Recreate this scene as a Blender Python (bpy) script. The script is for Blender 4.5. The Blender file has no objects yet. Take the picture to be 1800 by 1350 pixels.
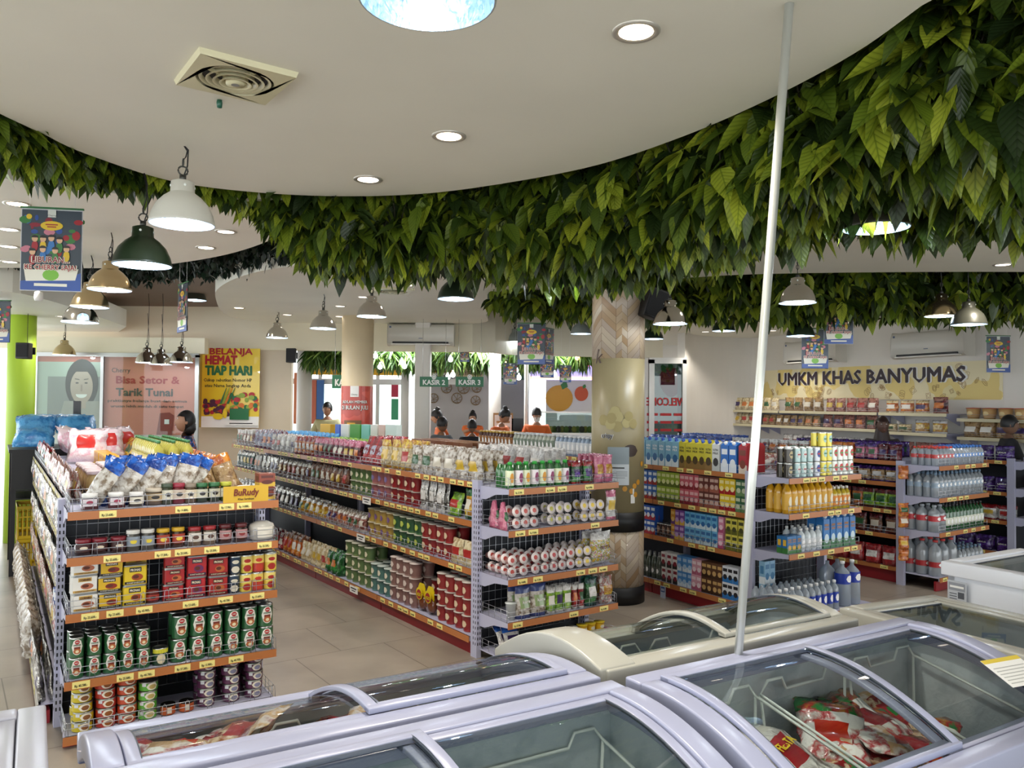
import bpy, bmesh, math, random
import numpy as np
from mathutils import Matrix, Vector, noise
random.seed(7); rng = np.random.default_rng(7)
PI = math.pi; R = math.radians
SC = bpy.context.scene; COL = SC.collection

# ------------------------------------------------------------- camera
CAMH = 1.65; FPX = 1400.0
_phi = math.atan(32/1400.0); _rho = R(0.5)
FW = Vector((0, math.cos(_phi), math.sin(_phi))); _u0 = Vector((0, -math.sin(_phi), math.cos(_phi)))
RT = Vector((1,0,0))*math.cos(_rho) + _u0*math.sin(_rho); UP = _u0*math.cos(_rho) - Vector((1,0,0))*math.sin(_rho)
cd = bpy.data.cameras.new('camera'); cam = bpy.data.objects.new('camera', cd); COL.objects.link(cam)
cd.sensor_width = 36; cd.lens = FPX/1800*36; cd.clip_start = .05; cd.clip_end = 200
cam.matrix_world = Matrix(((RT.x, UP.x, -FW.x, 0), (RT.y, UP.y, -FW.y, 0), (RT.z, UP.z, -FW.z, CAMH), (0,0,0,1)))
SC.camera = cam
SC.view_settings.view_transform = 'Standard'; SC.view_settings.look = 'None'; SC.view_settings.gamma = 1
SC.view_settings.exposure = 1.02
# ------------------------------------------------------------- world: pale daylight; the room is left open behind the camera as soft fill
W = bpy.data.worlds.new('daylight'); SC.world = W; W.use_nodes = True
wn = W.node_tree.nodes; wl = W.node_tree.links
bg = wn['Background']; bg.inputs[0].default_value = (0.93, 0.98, 1.0, 1); bg.inputs[1].default_value = 1.75
try:
    SC.cycles.max_bounces = 8; SC.cycles.transparent_max_bounces = 24; SC.cycles.glossy_bounces = 4; SC.cycles.diffuse_bounces = 4
    SC.cycles.caustics_reflective = False; SC.cycles.caustics_refractive = False; SC.cycles.sample_clamp_indirect = 4
except Exception: pass

# ------------------------------------------------------------- colour and materials
def lin(h):
    if isinstance(h, str):
        h = h.lstrip('#'); c = [int(h[i:i+2], 16)/255 for i in (0,2,4)]
    else: c = h
    return tuple(((x/12.92) if x <= .04045 else ((x+.055)/1.055)**2.4) for x in c) + (1,)
MATS = {}
def mat(name, col='#808080', rough=.5, metal=0, emit=0, ecol=None, trans=0, coat=0, spec=.5):
    if name in MATS: return MATS[name]
    m = bpy.data.materials.new(name); m.use_nodes = True
    b = m.node_tree.nodes['Principled BSDF']
    b.inputs['Base Color'].default_value = lin(col); b.inputs['Roughness'].default_value = rough
    b.inputs['Metallic'].default_value = metal; b.inputs['Specular IOR Level'].default_value = spec
    b.inputs['Coat Weight'].default_value = coat
    if emit: b.inputs['Emission Color'].default_value = lin(ecol or col); b.inputs['Emission Strength'].default_value = emit
    m.diffuse_color = lin(col); MATS[name] = m; return m
def nodes(m): return m.node_tree.nodes, m.node_tree.links, m.node_tree.nodes['Principled BSDF']
def ramp(n, stops, interp='LINEAR'):
    r = n.new('ShaderNodeValToRGB'); r.color_ramp.interpolation = interp; e = r.color_ramp.elements
    while len(e) > 1: e.remove(e[-1])
    e[0].position = stops[0][0]; e[0].color = lin(stops[0][1])
    for p, c in stops[1:]:
        x = e.new(p); x.color = lin(c)
    return r
def paint(name, col, rough=.55, var=.03, scale=3.0, bump=.0, bscale=60):
    """wall / body paint with faint procedural unevenness"""
    if name in MATS: return MATS[name]
    m = mat(name, col, rough); n, l, b = nodes(m)
    tc = n.new('ShaderNodeTexCoord'); nz = n.new('ShaderNodeTexNoise'); nz.inputs['Scale'].default_value = scale; nz.inputs['Detail'].default_value = 4
    l.new(tc.outputs['Object'], nz.inputs['Vector'])
    hs = n.new('ShaderNodeHueSaturation'); hs.inputs['Color'].default_value = lin(col)
    mr = n.new('ShaderNodeMapRange'); mr.inputs['From Min'].default_value = .3; mr.inputs['From Max'].default_value = .7
    mr.inputs['To Min'].default_value = 1-var; mr.inputs['To Max'].default_value = 1+var
    l.new(nz.outputs['Fac'], mr.inputs['Value']); l.new(mr.outputs[0], hs.inputs['Value']); l.new(hs.outputs[0], b.inputs['Base Color'])
    if bump:
        n2 = n.new('ShaderNodeTexNoise'); n2.inputs['Scale'].default_value = bscale; l.new(tc.outputs['Object'], n2.inputs['Vector'])
        bp = n.new('ShaderNodeBump'); bp.inputs['Strength'].default_value = bump; bp.inputs['Distance'].default_value = .01
        l.new(n2.outputs['Fac'], bp.inputs['Height']); l.new(bp.outputs[0], b.inputs['Normal'])
    return m
def printed(name, cols, scale=18, rough=.3, bump=0.0, metal=0, sat=1, stretch=(1,1,1), coat=.3, soft=False):
    """printed packaging film: patches of several inks, different on every packet"""
    if name in MATS: return MATS[name]
    m = mat(name, cols[0], rough, metal, coat=coat); n, l, b = nodes(m)
    tc = n.new('ShaderNodeTexCoord'); oi = n.new('ShaderNodeObjectInfo'); mp = n.new('ShaderNodeMapping'); mp.inputs['Scale'].default_value = stretch
    va = n.new('ShaderNodeVectorMath'); va.operation = 'MULTIPLY_ADD'; va.inputs[1].default_value = (.02,.02,.02)
    cx = n.new('ShaderNodeCombineXYZ'); 
    for i in range(3): l.new(oi.outputs['Random'], cx.inputs[i])
    l.new(cx.outputs[0], va.inputs[0]); l.new(tc.outputs['Object'], va.inputs[2]); l.new(va.outputs[0], mp.inputs['Vector'])
    nz = n.new('ShaderNodeTexNoise'); nz.inputs['Scale'].default_value = scale; nz.inputs['Detail'].default_value = 6 if soft else 2.5; l.new(mp.outputs[0], nz.inputs['Vector'])
    k = len(cols); st = [(0, cols[0])]
    for i in range(1, k): st.append((.40 + .24*(i-1)/max(1,k-1), cols[i]))
    rp = ramp(n, st, 'CONSTANT' if not soft else 'LINEAR'); l.new(nz.outputs['Fac'], rp.inputs[0]); l.new(rp.outputs[0], b.inputs['Base Color'])
    if bump:
        n2 = n.new('ShaderNodeTexNoise'); n2.inputs['Scale'].default_value = 24 if soft else 38; n2.inputs['Distortion'].default_value = 1.8; l.new(mp.outputs[0], n2.inputs['Vector'])
        bp = n.new('ShaderNodeBump'); bp.inputs['Strength'].default_value = bump; bp.inputs['Distance'].default_value = .012
        l.new(n2.outputs['Fac'], bp.inputs['Height']); l.new(bp.outputs[0], b.inputs['Normal'])
    return m
def clear(name, tint='#ffffff', gl=.06, rough=.02, opa=0.0, bump=0, fr=.55):
    """thin clear sheet (glass or film): see-through plus a fresnel reflection"""
    if name in MATS: return MATS[name]
    m = mat(name, tint); n = m.node_tree.nodes; l = m.node_tree.links
    for x in list(n):
        if x.type != 'OUTPUT_MATERIAL': n.remove(x)
    out = [x for x in n if x.type == 'OUTPUT_MATERIAL'][0]
    tr = n.new('ShaderNodeBsdfTransparent'); tr.inputs[0].default_value = lin(tint)
    g = n.new('ShaderNodeBsdfGlossy'); g.inputs['Roughness'].default_value = rough
    lw = n.new('ShaderNodeLayerWeight'); lw.inputs['Blend'].default_value = .35
    ma = n.new('ShaderNodeMath'); ma.operation = 'MULTIPLY_ADD'; ma.inputs[1].default_value = fr; ma.inputs[2].default_value = gl
    l.new(lw.outputs['Fresnel'], ma.inputs[0]); mx = n.new('ShaderNodeMixShader'); l.new(ma.outputs[0], mx.inputs[0]); l.new(tr.outputs[0], mx.inputs[1]); l.new(g.outputs[0], mx.inputs[2])
    last = mx
    if bump:
        tc = n.new('ShaderNodeTexCoord'); nz = n.new('ShaderNodeTexNoise'); nz.inputs['Scale'].default_value = 30; l.new(tc.outputs['Object'], nz.inputs['Vector'])
        bp = n.new('ShaderNodeBump'); bp.inputs['Strength'].default_value = bump; bp.inputs['Distance'].default_value = .01; l.new(nz.outputs['Fac'], bp.inputs['Height'])
        l.new(bp.outputs[0], g.inputs['Normal'])
    if opa:
        d = n.new('ShaderNodeBsdfDiffuse'); d.inputs[0].default_value = lin(tint); m2 = n.new('ShaderNodeMixShader'); m2.inputs[0].default_value = opa
        l.new(mx.outputs[0], m2.inputs[1]); l.new(d.outputs[0], m2.inputs[2]); last = m2
    l.new(last.outputs[0], out.inputs[0]); return m

# ------------------------------------------------------------- text cache
_TX = {}
def text_geo(s, bold=0.0):
    k = (s, bold)
    if k in _TX: return _TX[k]
    cu = bpy.data.curves.new('t', 'FONT'); cu.body = s; cu.size = 1; cu.offset = bold; cu.resolution_u = 2 if len(s) < 14 else 1; cu.align_x = 'CENTER'
    ob = bpy.data.objects.new('t', cu)
    me = ob.to_mesh(); vs = [v.co.copy() for v in me.vertices]; fs = [tuple(p.vertices) for p in me.polygons]
    ob.to_mesh_clear(); bpy.data.objects.remove(ob); bpy.data.curves.remove(cu)
    _TX[k] = (vs, fs); return _TX[k]

# ------------------------------------------------------------- mesh builder
class MB:
    def __init__(s): s.v = []; s.f = []; s.m = []; s.s = []; s.M = Matrix.Identity(4)
    def add(s, vs, fs, mi=0, smooth=False):
        b = len(s.v); M = s.M
        s.v += [tuple(M @ Vector(v)) for v in vs]
        s.f += [tuple(b+i for i in f) for f in fs]; s.m += [mi]*len(fs) if isinstance(mi, int) else list(mi); s.s += [smooth]*len(fs)
        return s
    def box(s, x0, y0, z0, x1, y1, z1, mi=0):
        return s.add([(x0,y0,z0),(x1,y0,z0),(x1,y1,z0),(x0,y1,z0),(x0,y0,z1),(x1,y0,z1),(x1,y1,z1),(x0,y1,z1)],
            [(0,3,2,1),(4,5,6,7),(0,1,5,4),(1,2,6,5),(2,3,7,6),(3,0,4,7)], mi)
    def rbox(s, x0, y0, z0, x1, y1, z1, r=.01, mi=0, seg=3):
        """box with its four upright edges rounded"""
        pts = []
        for cx, cy, a in ((x1-r,y1-r,0),(x0+r,y1-r,90),(x0+r,y0+r,180),(x1-r,y0+r,270)):
            for k in range(seg+1):
                t = R(a + 90*k/seg); pts.append((cx+r*math.cos(t), cy+r*math.sin(t)))
        return s.prism(pts, z0, z1, mi, smooth=False)
    def prism(s, pts, z0, z1, mi=0, smooth=False):
        n = len(pts); vs = [(x,y,z0) for x,y in pts] + [(x,y,z1) for x,y in pts]
        s.add(vs, [(i,(i+1)%n,n+(i+1)%n,n+i) for i in range(n)], mi, smooth)
        b = len(s.v) - 2*n; s.f += [tuple(b+i for i in reversed(range(n))), tuple(b+n+i for i in range(n))]; s.m += [mi, mi]; s.s += [False, False]
        return s
    def lathe(s, prof, seg=16, mi=0, cap=(True, True), smooth=True, sx=1, sy=1):
        """prof: list of (r, z[, mat])"""
        n = len(prof); vs = []; fs = []; ms = []
        for p in prof:
            for k in range(seg):
                t = 2*PI*k/seg; vs.append((p[0]*math.cos(t)*sx, p[0]*math.sin(t)*sy, p[1]))
        for i in range(n-1):
            mm = prof[i+1][2] if len(prof[i+1]) > 2 else mi
            for k in range(seg):
                k2 = (k+1) % seg; fs.append((i*seg+k, i*seg+k2, (i+1)*seg+k2, (i+1)*seg+k)); ms.append(mm)
        s.add(vs, fs, ms, smooth); b = len(s.v) - len(vs)
        if cap[0] and prof[0][0] > 1e-5: s.f.append(tuple(b+k for k in reversed(range(seg)))); s.m.append(prof[0][2] if len(prof[0])>2 else mi); s.s.append(False)
        if cap[1] and prof[-1][0] > 1e-5: s.f.append(tuple(b+(n-1)*seg+k for k in range(seg))); s.m.append(prof[-1][2] if len(prof[-1])>2 else mi); s.s.append(False)
        return s
    def tube(s, pts, r=.003, mi=0, seg=5, closed=False):
        pts = [Vector(p) for p in pts]; n = len(pts); vs = []
        for i, p in enumerate(pts):
            if closed: d = pts[(i+1)%n] - pts[i-1]
            else: d = pts[min(i+1,n-1)] - pts[max(i-1,0)]
            d.normalize(); a = Vector((0,0,1)) if abs(d.z) < .9 else Vector((1,0,0))
            x = d.cross(a).normalized(); y = d.cross(x)
            for k in range(seg):
                t = 2*PI*k/seg; vs.append(p + x*r*math.cos(t) + y*r*math.sin(t))
        fs = []
        for i in range(n if closed else n-1):
            j = (i+1) % n
            for k in range(seg): fs.append((i*seg+k, j*seg+k, j*seg+(k+1)%seg, i*seg+(k+1)%seg))
        if not closed: fs += [tuple(range(seg)), tuple((n-1)*seg+k for k in reversed(range(seg)))]
        return s.add(vs, fs, mi, True)
    def rect(s, x0, z0, x1, z1, y, mi=0): return s.add([(x0,y,z0),(x1,y,z0),(x1,y,z1),(x0,y,z1)], [(0,1,2,3)], mi)
    def poly(s, pts, y, mi=0): return s.add([(x,y,z) for x,z in pts], [tuple(range(len(pts)))], mi)
    def disc(s, cx, cz, rx, rz, y, mi=0, seg=18, a0=0, a1=360):
        full = abs(a1-a0) >= 360; n = seg if full else seg+1
        return s.poly([(cx+rx*math.cos(R(a0+(a1-a0)*k/seg)), cz+rz*math.sin(R(a0+(a1-a0)*k/seg))) for k in range(n)], y, mi)
    def ring(s, cx, cz, rx, rz, w, y, mi=0, seg=18):
        vs = []; 
        for k in range(seg):
            t = 2*PI*k/seg; vs += [(cx+rx*math.cos(t), y, cz+rz*math.sin(t)), (cx+(rx-w)*math.cos(t), y, cz+(rz-w)*math.sin(t))]
        return s.add(vs, [(2*k, 2*((k+1)%seg), 2*((k+1)%seg)+1, 2*k+1) for k in range(seg)], mi)
    def text(s, t, x, z, h, y, mi=0, bold=0.0, wid=None, align='C', skew=0, wrap=None):
        """upright lettering facing -y; h cap height; wid total width; wrap=radius bends it round a cylinder"""
        if bold > .012:
            q = bold*.8*h/.7; dirs = ((q,0),(-q,0),(0,q),(0,-q)) if bold < .03 else [(q*math.cos(R(a)), q*math.sin(R(a))) for a in range(0,360,45)]
            w1 = (wid-2*q) if wid else None
            for i, (dx, dz) in enumerate(dirs): s.text(t, x+dx, z+dz, h, y-.0003*i, mi, 0.0, w1, align, skew, wrap+.0003*i if wrap else None)
            return s
        vs, fs = text_geo(t, 0.0)
        if not vs: return s
        xs = [v.x for v in vs]; w0 = max(xs)-min(xs); xm = (max(xs)+min(xs))/2; k = h/.70; kx = (wid/w0) if wid else k
        off = x if align == 'C' else (x + w0*kx/2 if align == 'L' else x - w0*kx/2)
        out = []
        for v in vs:
            X = off + (v.x-xm)*kx + skew*v.y*k; Z = z + v.y*k
            if wrap: out.append((wrap*math.sin(X/wrap), -wrap*math.cos(X/wrap), Z))
            else: out.append((X, y, Z))
        return s.add(out, fs, mi)
    def wrapdisc(s, r, cx, cz, rx, rz, mi=0, nx=6, ring=14):
        """oval label patch wrapped on a cylinder of radius r, centred on -y"""
        vs = []; fs = []; rows = []
        for j in range(nx+1):
            f = -1 + 2*j/nx; X = cx + rx*f; hz = rz*math.sqrt(max(0, 1-f*f)); a = X/r
            vs += [(r*math.sin(a), -r*math.cos(a), cz-hz), (r*math.sin(a), -r*math.cos(a), cz+hz)]
        for j in range(nx): fs.append((2*j, 2*j+2, 2*j+3, 2*j+1))
        return s.add(vs, fs, mi, True)
    def wraprect(s, r, x0, z0, x1, z1, mi=0, nx=5):
        vs = []; fs = []
        for j in range(nx+1):
            a = (x0+(x1-x0)*j/nx)/r; vs += [(r*math.sin(a), -r*math.cos(a), z0), (r*math.sin(a), -r*math.cos(a), z1)]
        for j in range(nx): fs.append((2*j, 2*j+2, 2*j+3, 2*j+1))
        return s.add(vs, fs, mi, True)
    def mesh(s, name, mats):
        me = bpy.data.meshes.new(name); me.from_pydata(s.v, [], s.f); 
        for m in (mats if isinstance(mats, (list,tuple)) else [mats]): me.materials.append(m)
        me.polygons.foreach_set('material_index', s.m); me.polygons.foreach_set('use_smooth', s.s); me.update(); return me
    def build(s, name, mats, parent=None, M=None):
        o = bpy.data.objects.new(name, s.mesh(name, mats)); COL.objects.link(o)
        if parent: o.parent = parent
        if M is not None: o.matrix_world = M
        return o
def tag(o, label=None, cat=None, group=None, kind=None):
    if label: o['label'] = label
    if cat: o['category'] = cat
    if group: o['group'] = group
    if kind: o['kind'] = kind
    return o
def struct(o): o['kind'] = 'structure'; return o
def empty(name, M, label=None, cat=None, group=None):
    o = bpy.data.objects.new(name, None); COL.objects.link(o); o.empty_display_size = .1; o.matrix_world = M; return tag(o, label, cat, group)
def TR(x, y, z=0, rz=0, rx=0, ry=0): return Matrix.Translation((x,y,z)) @ Matrix.Rotation(R(rz), 4, 'Z') @ Matrix.Rotation(R(ry), 4, 'Y') @ Matrix.Rotation(R(rx), 4, 'X')
# photo pixel -> point of the place (used to read measurements off the photograph)
def ray(u, v): return FW + RT*((u-900)/FPX) + UP*((675-v)/FPX)
def onz(u, v, z): d = ray(u, v); t = (z-CAMH)/d.z; return Vector((d.x*t, d.y*t, z))
def atD(u, v, D): d = ray(u, v); t = D/d.y; return Vector((d.x*t, D, CAMH+d.z*t))

# ------------------------------------------------------------- shared materials
M_lav = paint('shelf_paint', '#b4b4ca', .42, .02)
M_metal = mat('chrome_wire', '#c9cacd', .25, 1)
M_wire = mat('wire', '#b9bbc0', .35, .8)
M_orange = paint('orange_rail', '#b3703f', .35, .04)
M_tag = mat('price_card', '#f2e48e', .5); M_ink = mat('ink', '#1c1a1a', .6)
M_red = paint('red_kick', '#8c1c26', .4, .05)
M_black = mat('black', '#101012', .5); M_blackg = mat('black_gloss', '#0c0c0e', .2)
M_white = mat('white', '#ecebe6', .45); M_whiteg = mat('white_gloss', '#f1f1ee', .2)
M_dark = mat('dark_back', '#1a1d24', .6)
M_slot = mat('slot', '#26262c', .8)
# ============================================================= the shell
ZC = 2.75
def cr(pts, k=6, closed=False):
    """smooth curve through points"""
    out = []; n = len(pts); P = [Vector((p[0], p[1], 0)) for p in pts]
    rngi = range(n if closed else n-1)
    for i in rngi:
        p0 = P[(i-1)%n] if closed or i > 0 else P[i]; p1 = P[i]; p2 = P[(i+1)%n]; p3 = P[(i+2)%n] if closed or i+2 < n else P[(i+1)%n]
        for j in range(k):
            t = j/k; q = .5*((2*p1) + (p2-p0)*t + (2*p0-5*p1+4*p2-p3)*t*t + (-p0+3*p1-3*p2+p3)*t**3); out.append((q.x, q.y))
    if not closed: out.append((P[-1].x, P[-1].y))
    return out
# floor tiles
mf = mat('floor_tile', '#a39684', .32); n_, l_, b_ = nodes(mf)
tc = n_.new('ShaderNodeTexCoord'); mp = n_.new('ShaderNodeMapping'); mp.inputs['Rotation'].default_value = (0,0,R(-35.5)); l_.new(tc.outputs['Object'], mp.inputs['Vector'])
bt = n_.new('ShaderNodeTexBrick'); bt.inputs['Scale'].default_value = 1; bt.inputs['Brick Width'].default_value = .62; bt.inputs['Row Height'].default_value = .62; bt.inputs['Mortar Size'].default_value = .0035
bt.offset = .5; bt.inputs['Color1'].default_value = lin('#a3988a'); bt.inputs['Color2'].default_value = lin('#9c9183'); bt.inputs['Mortar'].default_value = lin('#6f665a')
l_.new(mp.outputs[0], bt.inputs['Vector']); nz = n_.new('ShaderNodeTexNoise'); nz.inputs['Scale'].default_value = 2.2; nz.inputs['Detail'].default_value = 5; l_.new(tc.outputs['Object'], nz.inputs['Vector'])
rp = ramp(n_, [(.3,'#d8d8d8'),(.7,'#ffffff')]); l_.new(nz.outputs['Fac'], rp.inputs[0])
mx = n_.new('ShaderNodeMix'); mx.data_type = 'RGBA'; mx.blend_type = 'MULTIPLY'; mx.inputs[0].default_value = 1; l_.new(bt.outputs['Color'], mx.inputs[6]); l_.new(rp.outputs[0], mx.inputs[7]); l_.new(mx.outputs[2], b_.inputs['Base Color'])
struct(MB().box(-9, -4, -.1, 12, 22, 0).build('floor', mf))
M_ceil = paint('ceiling_white', '#eceadb', .5, .035, 1.3); M_void = paint('ceiling_void', '#1d1e1a', .8); M_brown = paint('ceiling_brown', '#7b6a5e', .7)
M_wall = paint('wall_cream', '#e2dac2', .6, .03, 1.5); M_wallw = paint('wall_white', '#e2ded6', .55, .03, 1.5)
struct(MB().box(-9, -4, 3.06, 12, 22, 3.16).build('ceiling', M_void))
q = [onz(u, v, 2.98) for u, v in ((120,516),(300,519),(480,519),(480,548),(200,556))]
struct(MB().prism([(-6.2,8.6),(-2.2,8.6),(-2.2,11.5),(-6.2,11.5)], 2.97, 3.05).build('ceiling', M_brown))
PANELS = []
def above(x, y):
    for P in PANELS:
        c = False; n = len(P)
        for i in range(n):
            (x0,y0),(x1,y1) = P[i], P[i-1]
            if (y0 > y) != (y1 > y) and x < (x1-x0)*(y-y0)/(y1-y0)+x0: c = not c
        if c: return ZC+.005
    return 3.065
def panel(px, extra=[], k=6, z=ZC, th=.15, closed=True):
    pts = [tuple(onz(u, v, z)[:2]) for u, v in px]
    if extra: poly = cr(pts, k) + extra
    else: poly = cr(pts, k, True)
    PANELS.append(poly); return struct(MB().prism(poly, z, z+th).build('ceiling', M_ceil))
E1 = [(-60,165),(0,200),(75,235),(150,270),(300,318),(450,338),(600,345),(750,340),(900,320),(1050,290),(1200,240),(1350,175),(1500,95),(1620,10)]
panel(E1, [(1.22,1.9),(1.3,1.2),(1.6,.3),(2.4,-3.5),(-6,-3.5),(-6,1.5),(-3.4,2.2)])
panel([(-120,470),(0,471),(100,471),(200,471),(300,464),(400,447),(480,420),(525,388),(536,366),(500,352),(400,348),(250,344),(100,330),(-120,322)])
panel([(379,524),(386,505),(430,484),(520,467),(700,454),(900,446),(1080,440),(1150,458),(1120,500),(1040,515),(960,525),(900,536),(856,551),(845,568),(700,571),(560,569),(440,563),(395,552)])
panel([(1090,492),(1300,483),(1500,479),(1800,478),(2100,482),(2250,420),(2100,325),(1900,318),(1700,330),(1500,350),(1350,385),(1200,430)])
panel([(1000,600),(1080,575),(1180,562),(1300,558),(1500,551),(1850,540),(2100,545),(2200,575),(1700,612),(1400,612),(1200,612)])
# lower cream soffit at the far left with its curved fascia
sf = [tuple(onz(u, v, 2.6)[:2]) for u, v in ((-200,505),(0,512),(70,524),(140,545),(222,574))]
struct(MB().prism(cr(sf, 5) + [(-5.6,11.3),(-9,11.3)], 2.6, 2.82).build('ceiling', M_ceil))
# bulkhead over the openings at the back
def wallpath(name, pts, z0, z1, m, th=.12):
    b = MB()
    for (x0,y0),(x1,y1) in zip(pts, pts[1:]):
        d = Vector((x1-x0, y1-y0)); L = d.length; b.M = TR(x0, y0, 0, math.degrees(math.atan2(y1-y0, x1-x0))); b.box(0, 0, z0, L, th, z1)
    return struct(b.build(name, m))
def xy(u, D): p = atD(u, 650, D); return (p.x, p.y)
BK = 11.3
wallpath('wall_back', [(-9,BK), xy(60,BK), xy(500,BK), xy(830,BK), xy(870,11.45), xy(900,11.8), xy(960,12.1), xy(1140,12.3), xy(1165,12.35)], 2.36, 3.1, M_wall)
# right-hand wall: curve beside the door, then the long wall under the banner
PL = Vector((4.13, 13.0)); PR = Vector((5.75, 9.3)); WD = (PR-PL).normalized(); WA = math.degrees(math.atan2(WD.y, WD.x))
WM = TR(PL.x, PL.y, 0, WA)
cv = cr([xy(1204,12.35), xy(1225,12.75), xy(1270,13.1), xy(1320,13.2), (PL.x, PL.y)], 5)
wallpath('wall_right', cv, 0, 3.1, M_wallw)
b = MB(); b.M = WM; b.box(0,0,0,4.04,.12,3.1); b.M = TR(PR.x, PR.y, 0, WA+6); b.box(0,0,0,3.2,.12,3.1); struct(b.build('wall_right', M_wallw))
# door opening beside the curve
b = MB(); D=12.35
x0, x1, x2 = xy(1132,D)[0], xy(1150,D)[0], xy(1204,D)[0]
b.box(x0-.35, D, 0, x1-.1, D+.12, 2.36); struct(b.build('wall_back', M_wallw))
dr = empty('door_1', TR((x1+x2)/2, D, 0)); dr['kind'] = 'structure'
M_gdark = clear('tinted_glass', '#aab8b8', .05)
w2 = (x2-x1)/2
b = MB(); b.box(-w2-.08,-.03,0,-w2,.09,2.33); b.box(w2-.04,-.03,0,w2+.02,.09,2.33); b.box(-w2-.08,-.03,2.27,w2+.02,.09,2.36); b.build('door_frame', M_white, dr, dr.matrix_world)
b = MB(); b.box(-w2,.02,.05,w2-.04,.03,2.27); b.build('pane', M_gdark, dr, dr.matrix_world)
b = MB(); b.box(w2-.12,-.05,.9,w2-.10,-.02,1.2); b.build('door_handle', M_metal, dr, dr.matrix_world)
M_sred = mat('sign_red', '#b81f22', .5)
b = MB()
# the words are on the inner side of the glass: read mirrored from here
def mirror(bb, t, x, z, h, wid=None, bold=.03):
    c = MB(); c.text(t, -x, z, h, 0, 0, bold, wid); bb.add([(-v[0], v[1], v[2]) for v in c.v], c.f, 0)
mirror(b, 'WELCOME', -.05, 1.62, .12, .62); 
for k in range(4):
    for j in range(3): b.rect(-.05-.3+.21*j, 1.46-k*.12, -.05-.3+.21*j+.17, 1.50-k*.12, 0)
b.build('door_lettering', M_sred, dr, dr.matrix_world @ TR(0,-.005,0))
# ---------------------------------------------------------- the room behind the tills
D2 = 14.6
def px_box(name, u0, u1, z0, z1, D, th, m, parent=None):
    xa, xb = atD(u0, 680, D).x, atD(u1, 680, D).x
    return MB().box(xa, D, z0, xb, D+th, z1).build(name, m, parent)
M_greyw = paint('wall_grey', '#b9b4b2', .6); M_beige = paint('wall_beige', '#cdbfa8', .6)
struct(px_box('wall_back', 345, 512, 0, 2.4, BK+.02, .1, M_beige))
struct(px_box('wall_back', 735, 868, 0, 3, D2, .1, M_greyw))
struct(px_box('wall_back', 868, 930, 0, 3, D2+.2, .1, paint('wall_grey_dark', '#8f8d8c', .6)))
struct(px_box('wall_back', 960, 1230, 0, 3, D2+.4, .1, M_wallw))
M_col = paint('column_cream', '#d8c6a4', .5, .04); M_colw = paint('column_white', '#dedad4', .5)
def column(u, v_, w, D, m, rect=False, top=3.05, label='', name='column', shaft='shaft'):
    p = atD(u, 680, D); o = empty(name, TR(p.x, p.y), label, 'column'); r = w*D/FPX/2
    b = MB()
    if rect: b.rbox(-r, 0, 0, r, 2*r, top, .02)
    else: b.lathe([(r,0),(r,top)], 32)
    b.build(shaft, m, o, o.matrix_world)
    return o, r
c1, r1 = column(628, 0, 55, 10.4, M_col, label='round cream column with a red member poster wrapped round it')
# red wrapped poster
M_pred = printed('poster_red', ['#c24a3a','#cc5342','#b94436'], 3, .4)
b = MB(); rr = r1+.004; z0, z1 = 1.25, 1.84
b.wraprect(rr, -rr*1.5, z0, rr*1.5, z1, 0, 18)
b.wraprect(rr+.002, -.05, z1-.14, .06, z1, 1, 4)
b.text('Cherry', .005, z1-.12, .022, 0, 2, .0, .08, wrap=rr+.004)
for t, z, h, w in (('JADILAH MEMBER', 1.62, .035, .36), ('DI BULAN JULI', 1.54, .05, .38)):
    b.text(t, 0.003, z-.003, h, 0, 3, .05, w, wrap=rr+.003); b.text(t, 0, z, h, 0, 1, .02, w, wrap=rr+.006)
b.wraprect(rr+.003, -.14, 1.3, .1, 1.4, 4); b.wraprect(rr+.004, -.09, 1.32, .02, 1.37, 5)
tag(b.build('column_poster', [M_pred, M_white, M_ink, mat('darkred','#5c1510'), mat('bread','#7d5b3b'), mat('mango','#dca136')], None, c1.matrix_world), 'red poster about becoming a member in July, wrapped round the cream column', 'poster')
column(742, 0, 27, 11.1, M_colw, True, label='slim square off-white column to the right of the air conditioner')
column(870, 0, 22, 12.9, M_colw, label='round white column right behind the third till sign')
column(535, 0, 26, 13.6, M_colw, label='round white column near the glass doors left of the security man')
column(925, 0, 7, 12.4, M_white, label='thin white pole between the tills and the juice stand')
gp, gr = column(37, 0, 44, 9.2, mat('lime_paint','#a8c83a',.5), label='lime green round column at the far left edge')
# glass front with daylight behind the tills
fr = empty('window_1', TR(atD(640,680,D2).x, D2)); fr['kind'] = 'structure'
xa, xb = atD(510,680,D2).x - fr.location.x, atD(712,680,D2).x - fr.location.x
b = MB()
for x in (xa, xa+.55, xa+1.2, 0, xb-.5, xb): b.box(x-.03, -.03, 0, x+.03, .03, 3.06)
b.box(xa, -.05, 1.95, xb, .05, 2.05); b.build('window_frame', M_white, fr, fr.matrix_world)
MB().box(xa, -.004, 0, xb, .004, 1.95).build('pane', clear('clear_glass', '#e8f4f0', .03), fr, fr.matrix_world)
def flat(name, u0, v0, u1, v1, D, m, label, cat, th=.01, group=None):
    a, c = atD(u0, v0, D), atD(u1, v1, D); w = c.x-a.x; h = a.z-c.z
    b = MB().box(0, 0, 0, w, th, h); o = b.build(name, m, None, TR(a.x, D, c.z)); return tag(o, label, cat, group)
flat('hanging_cloth_panel', 557, 668, 568, 745, 14.5, mat('cloth_blue','#4f78b8',.7), 'blue fabric panel hanging by the glass doors', 'curtain', .05)
flat('hanging_cloth_panel', 543, 668, 555, 745, 14.5, mat('cloth_orange','#d3745a',.7), 'orange fabric panel hanging by the glass doors', 'curtain', .05)
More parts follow.
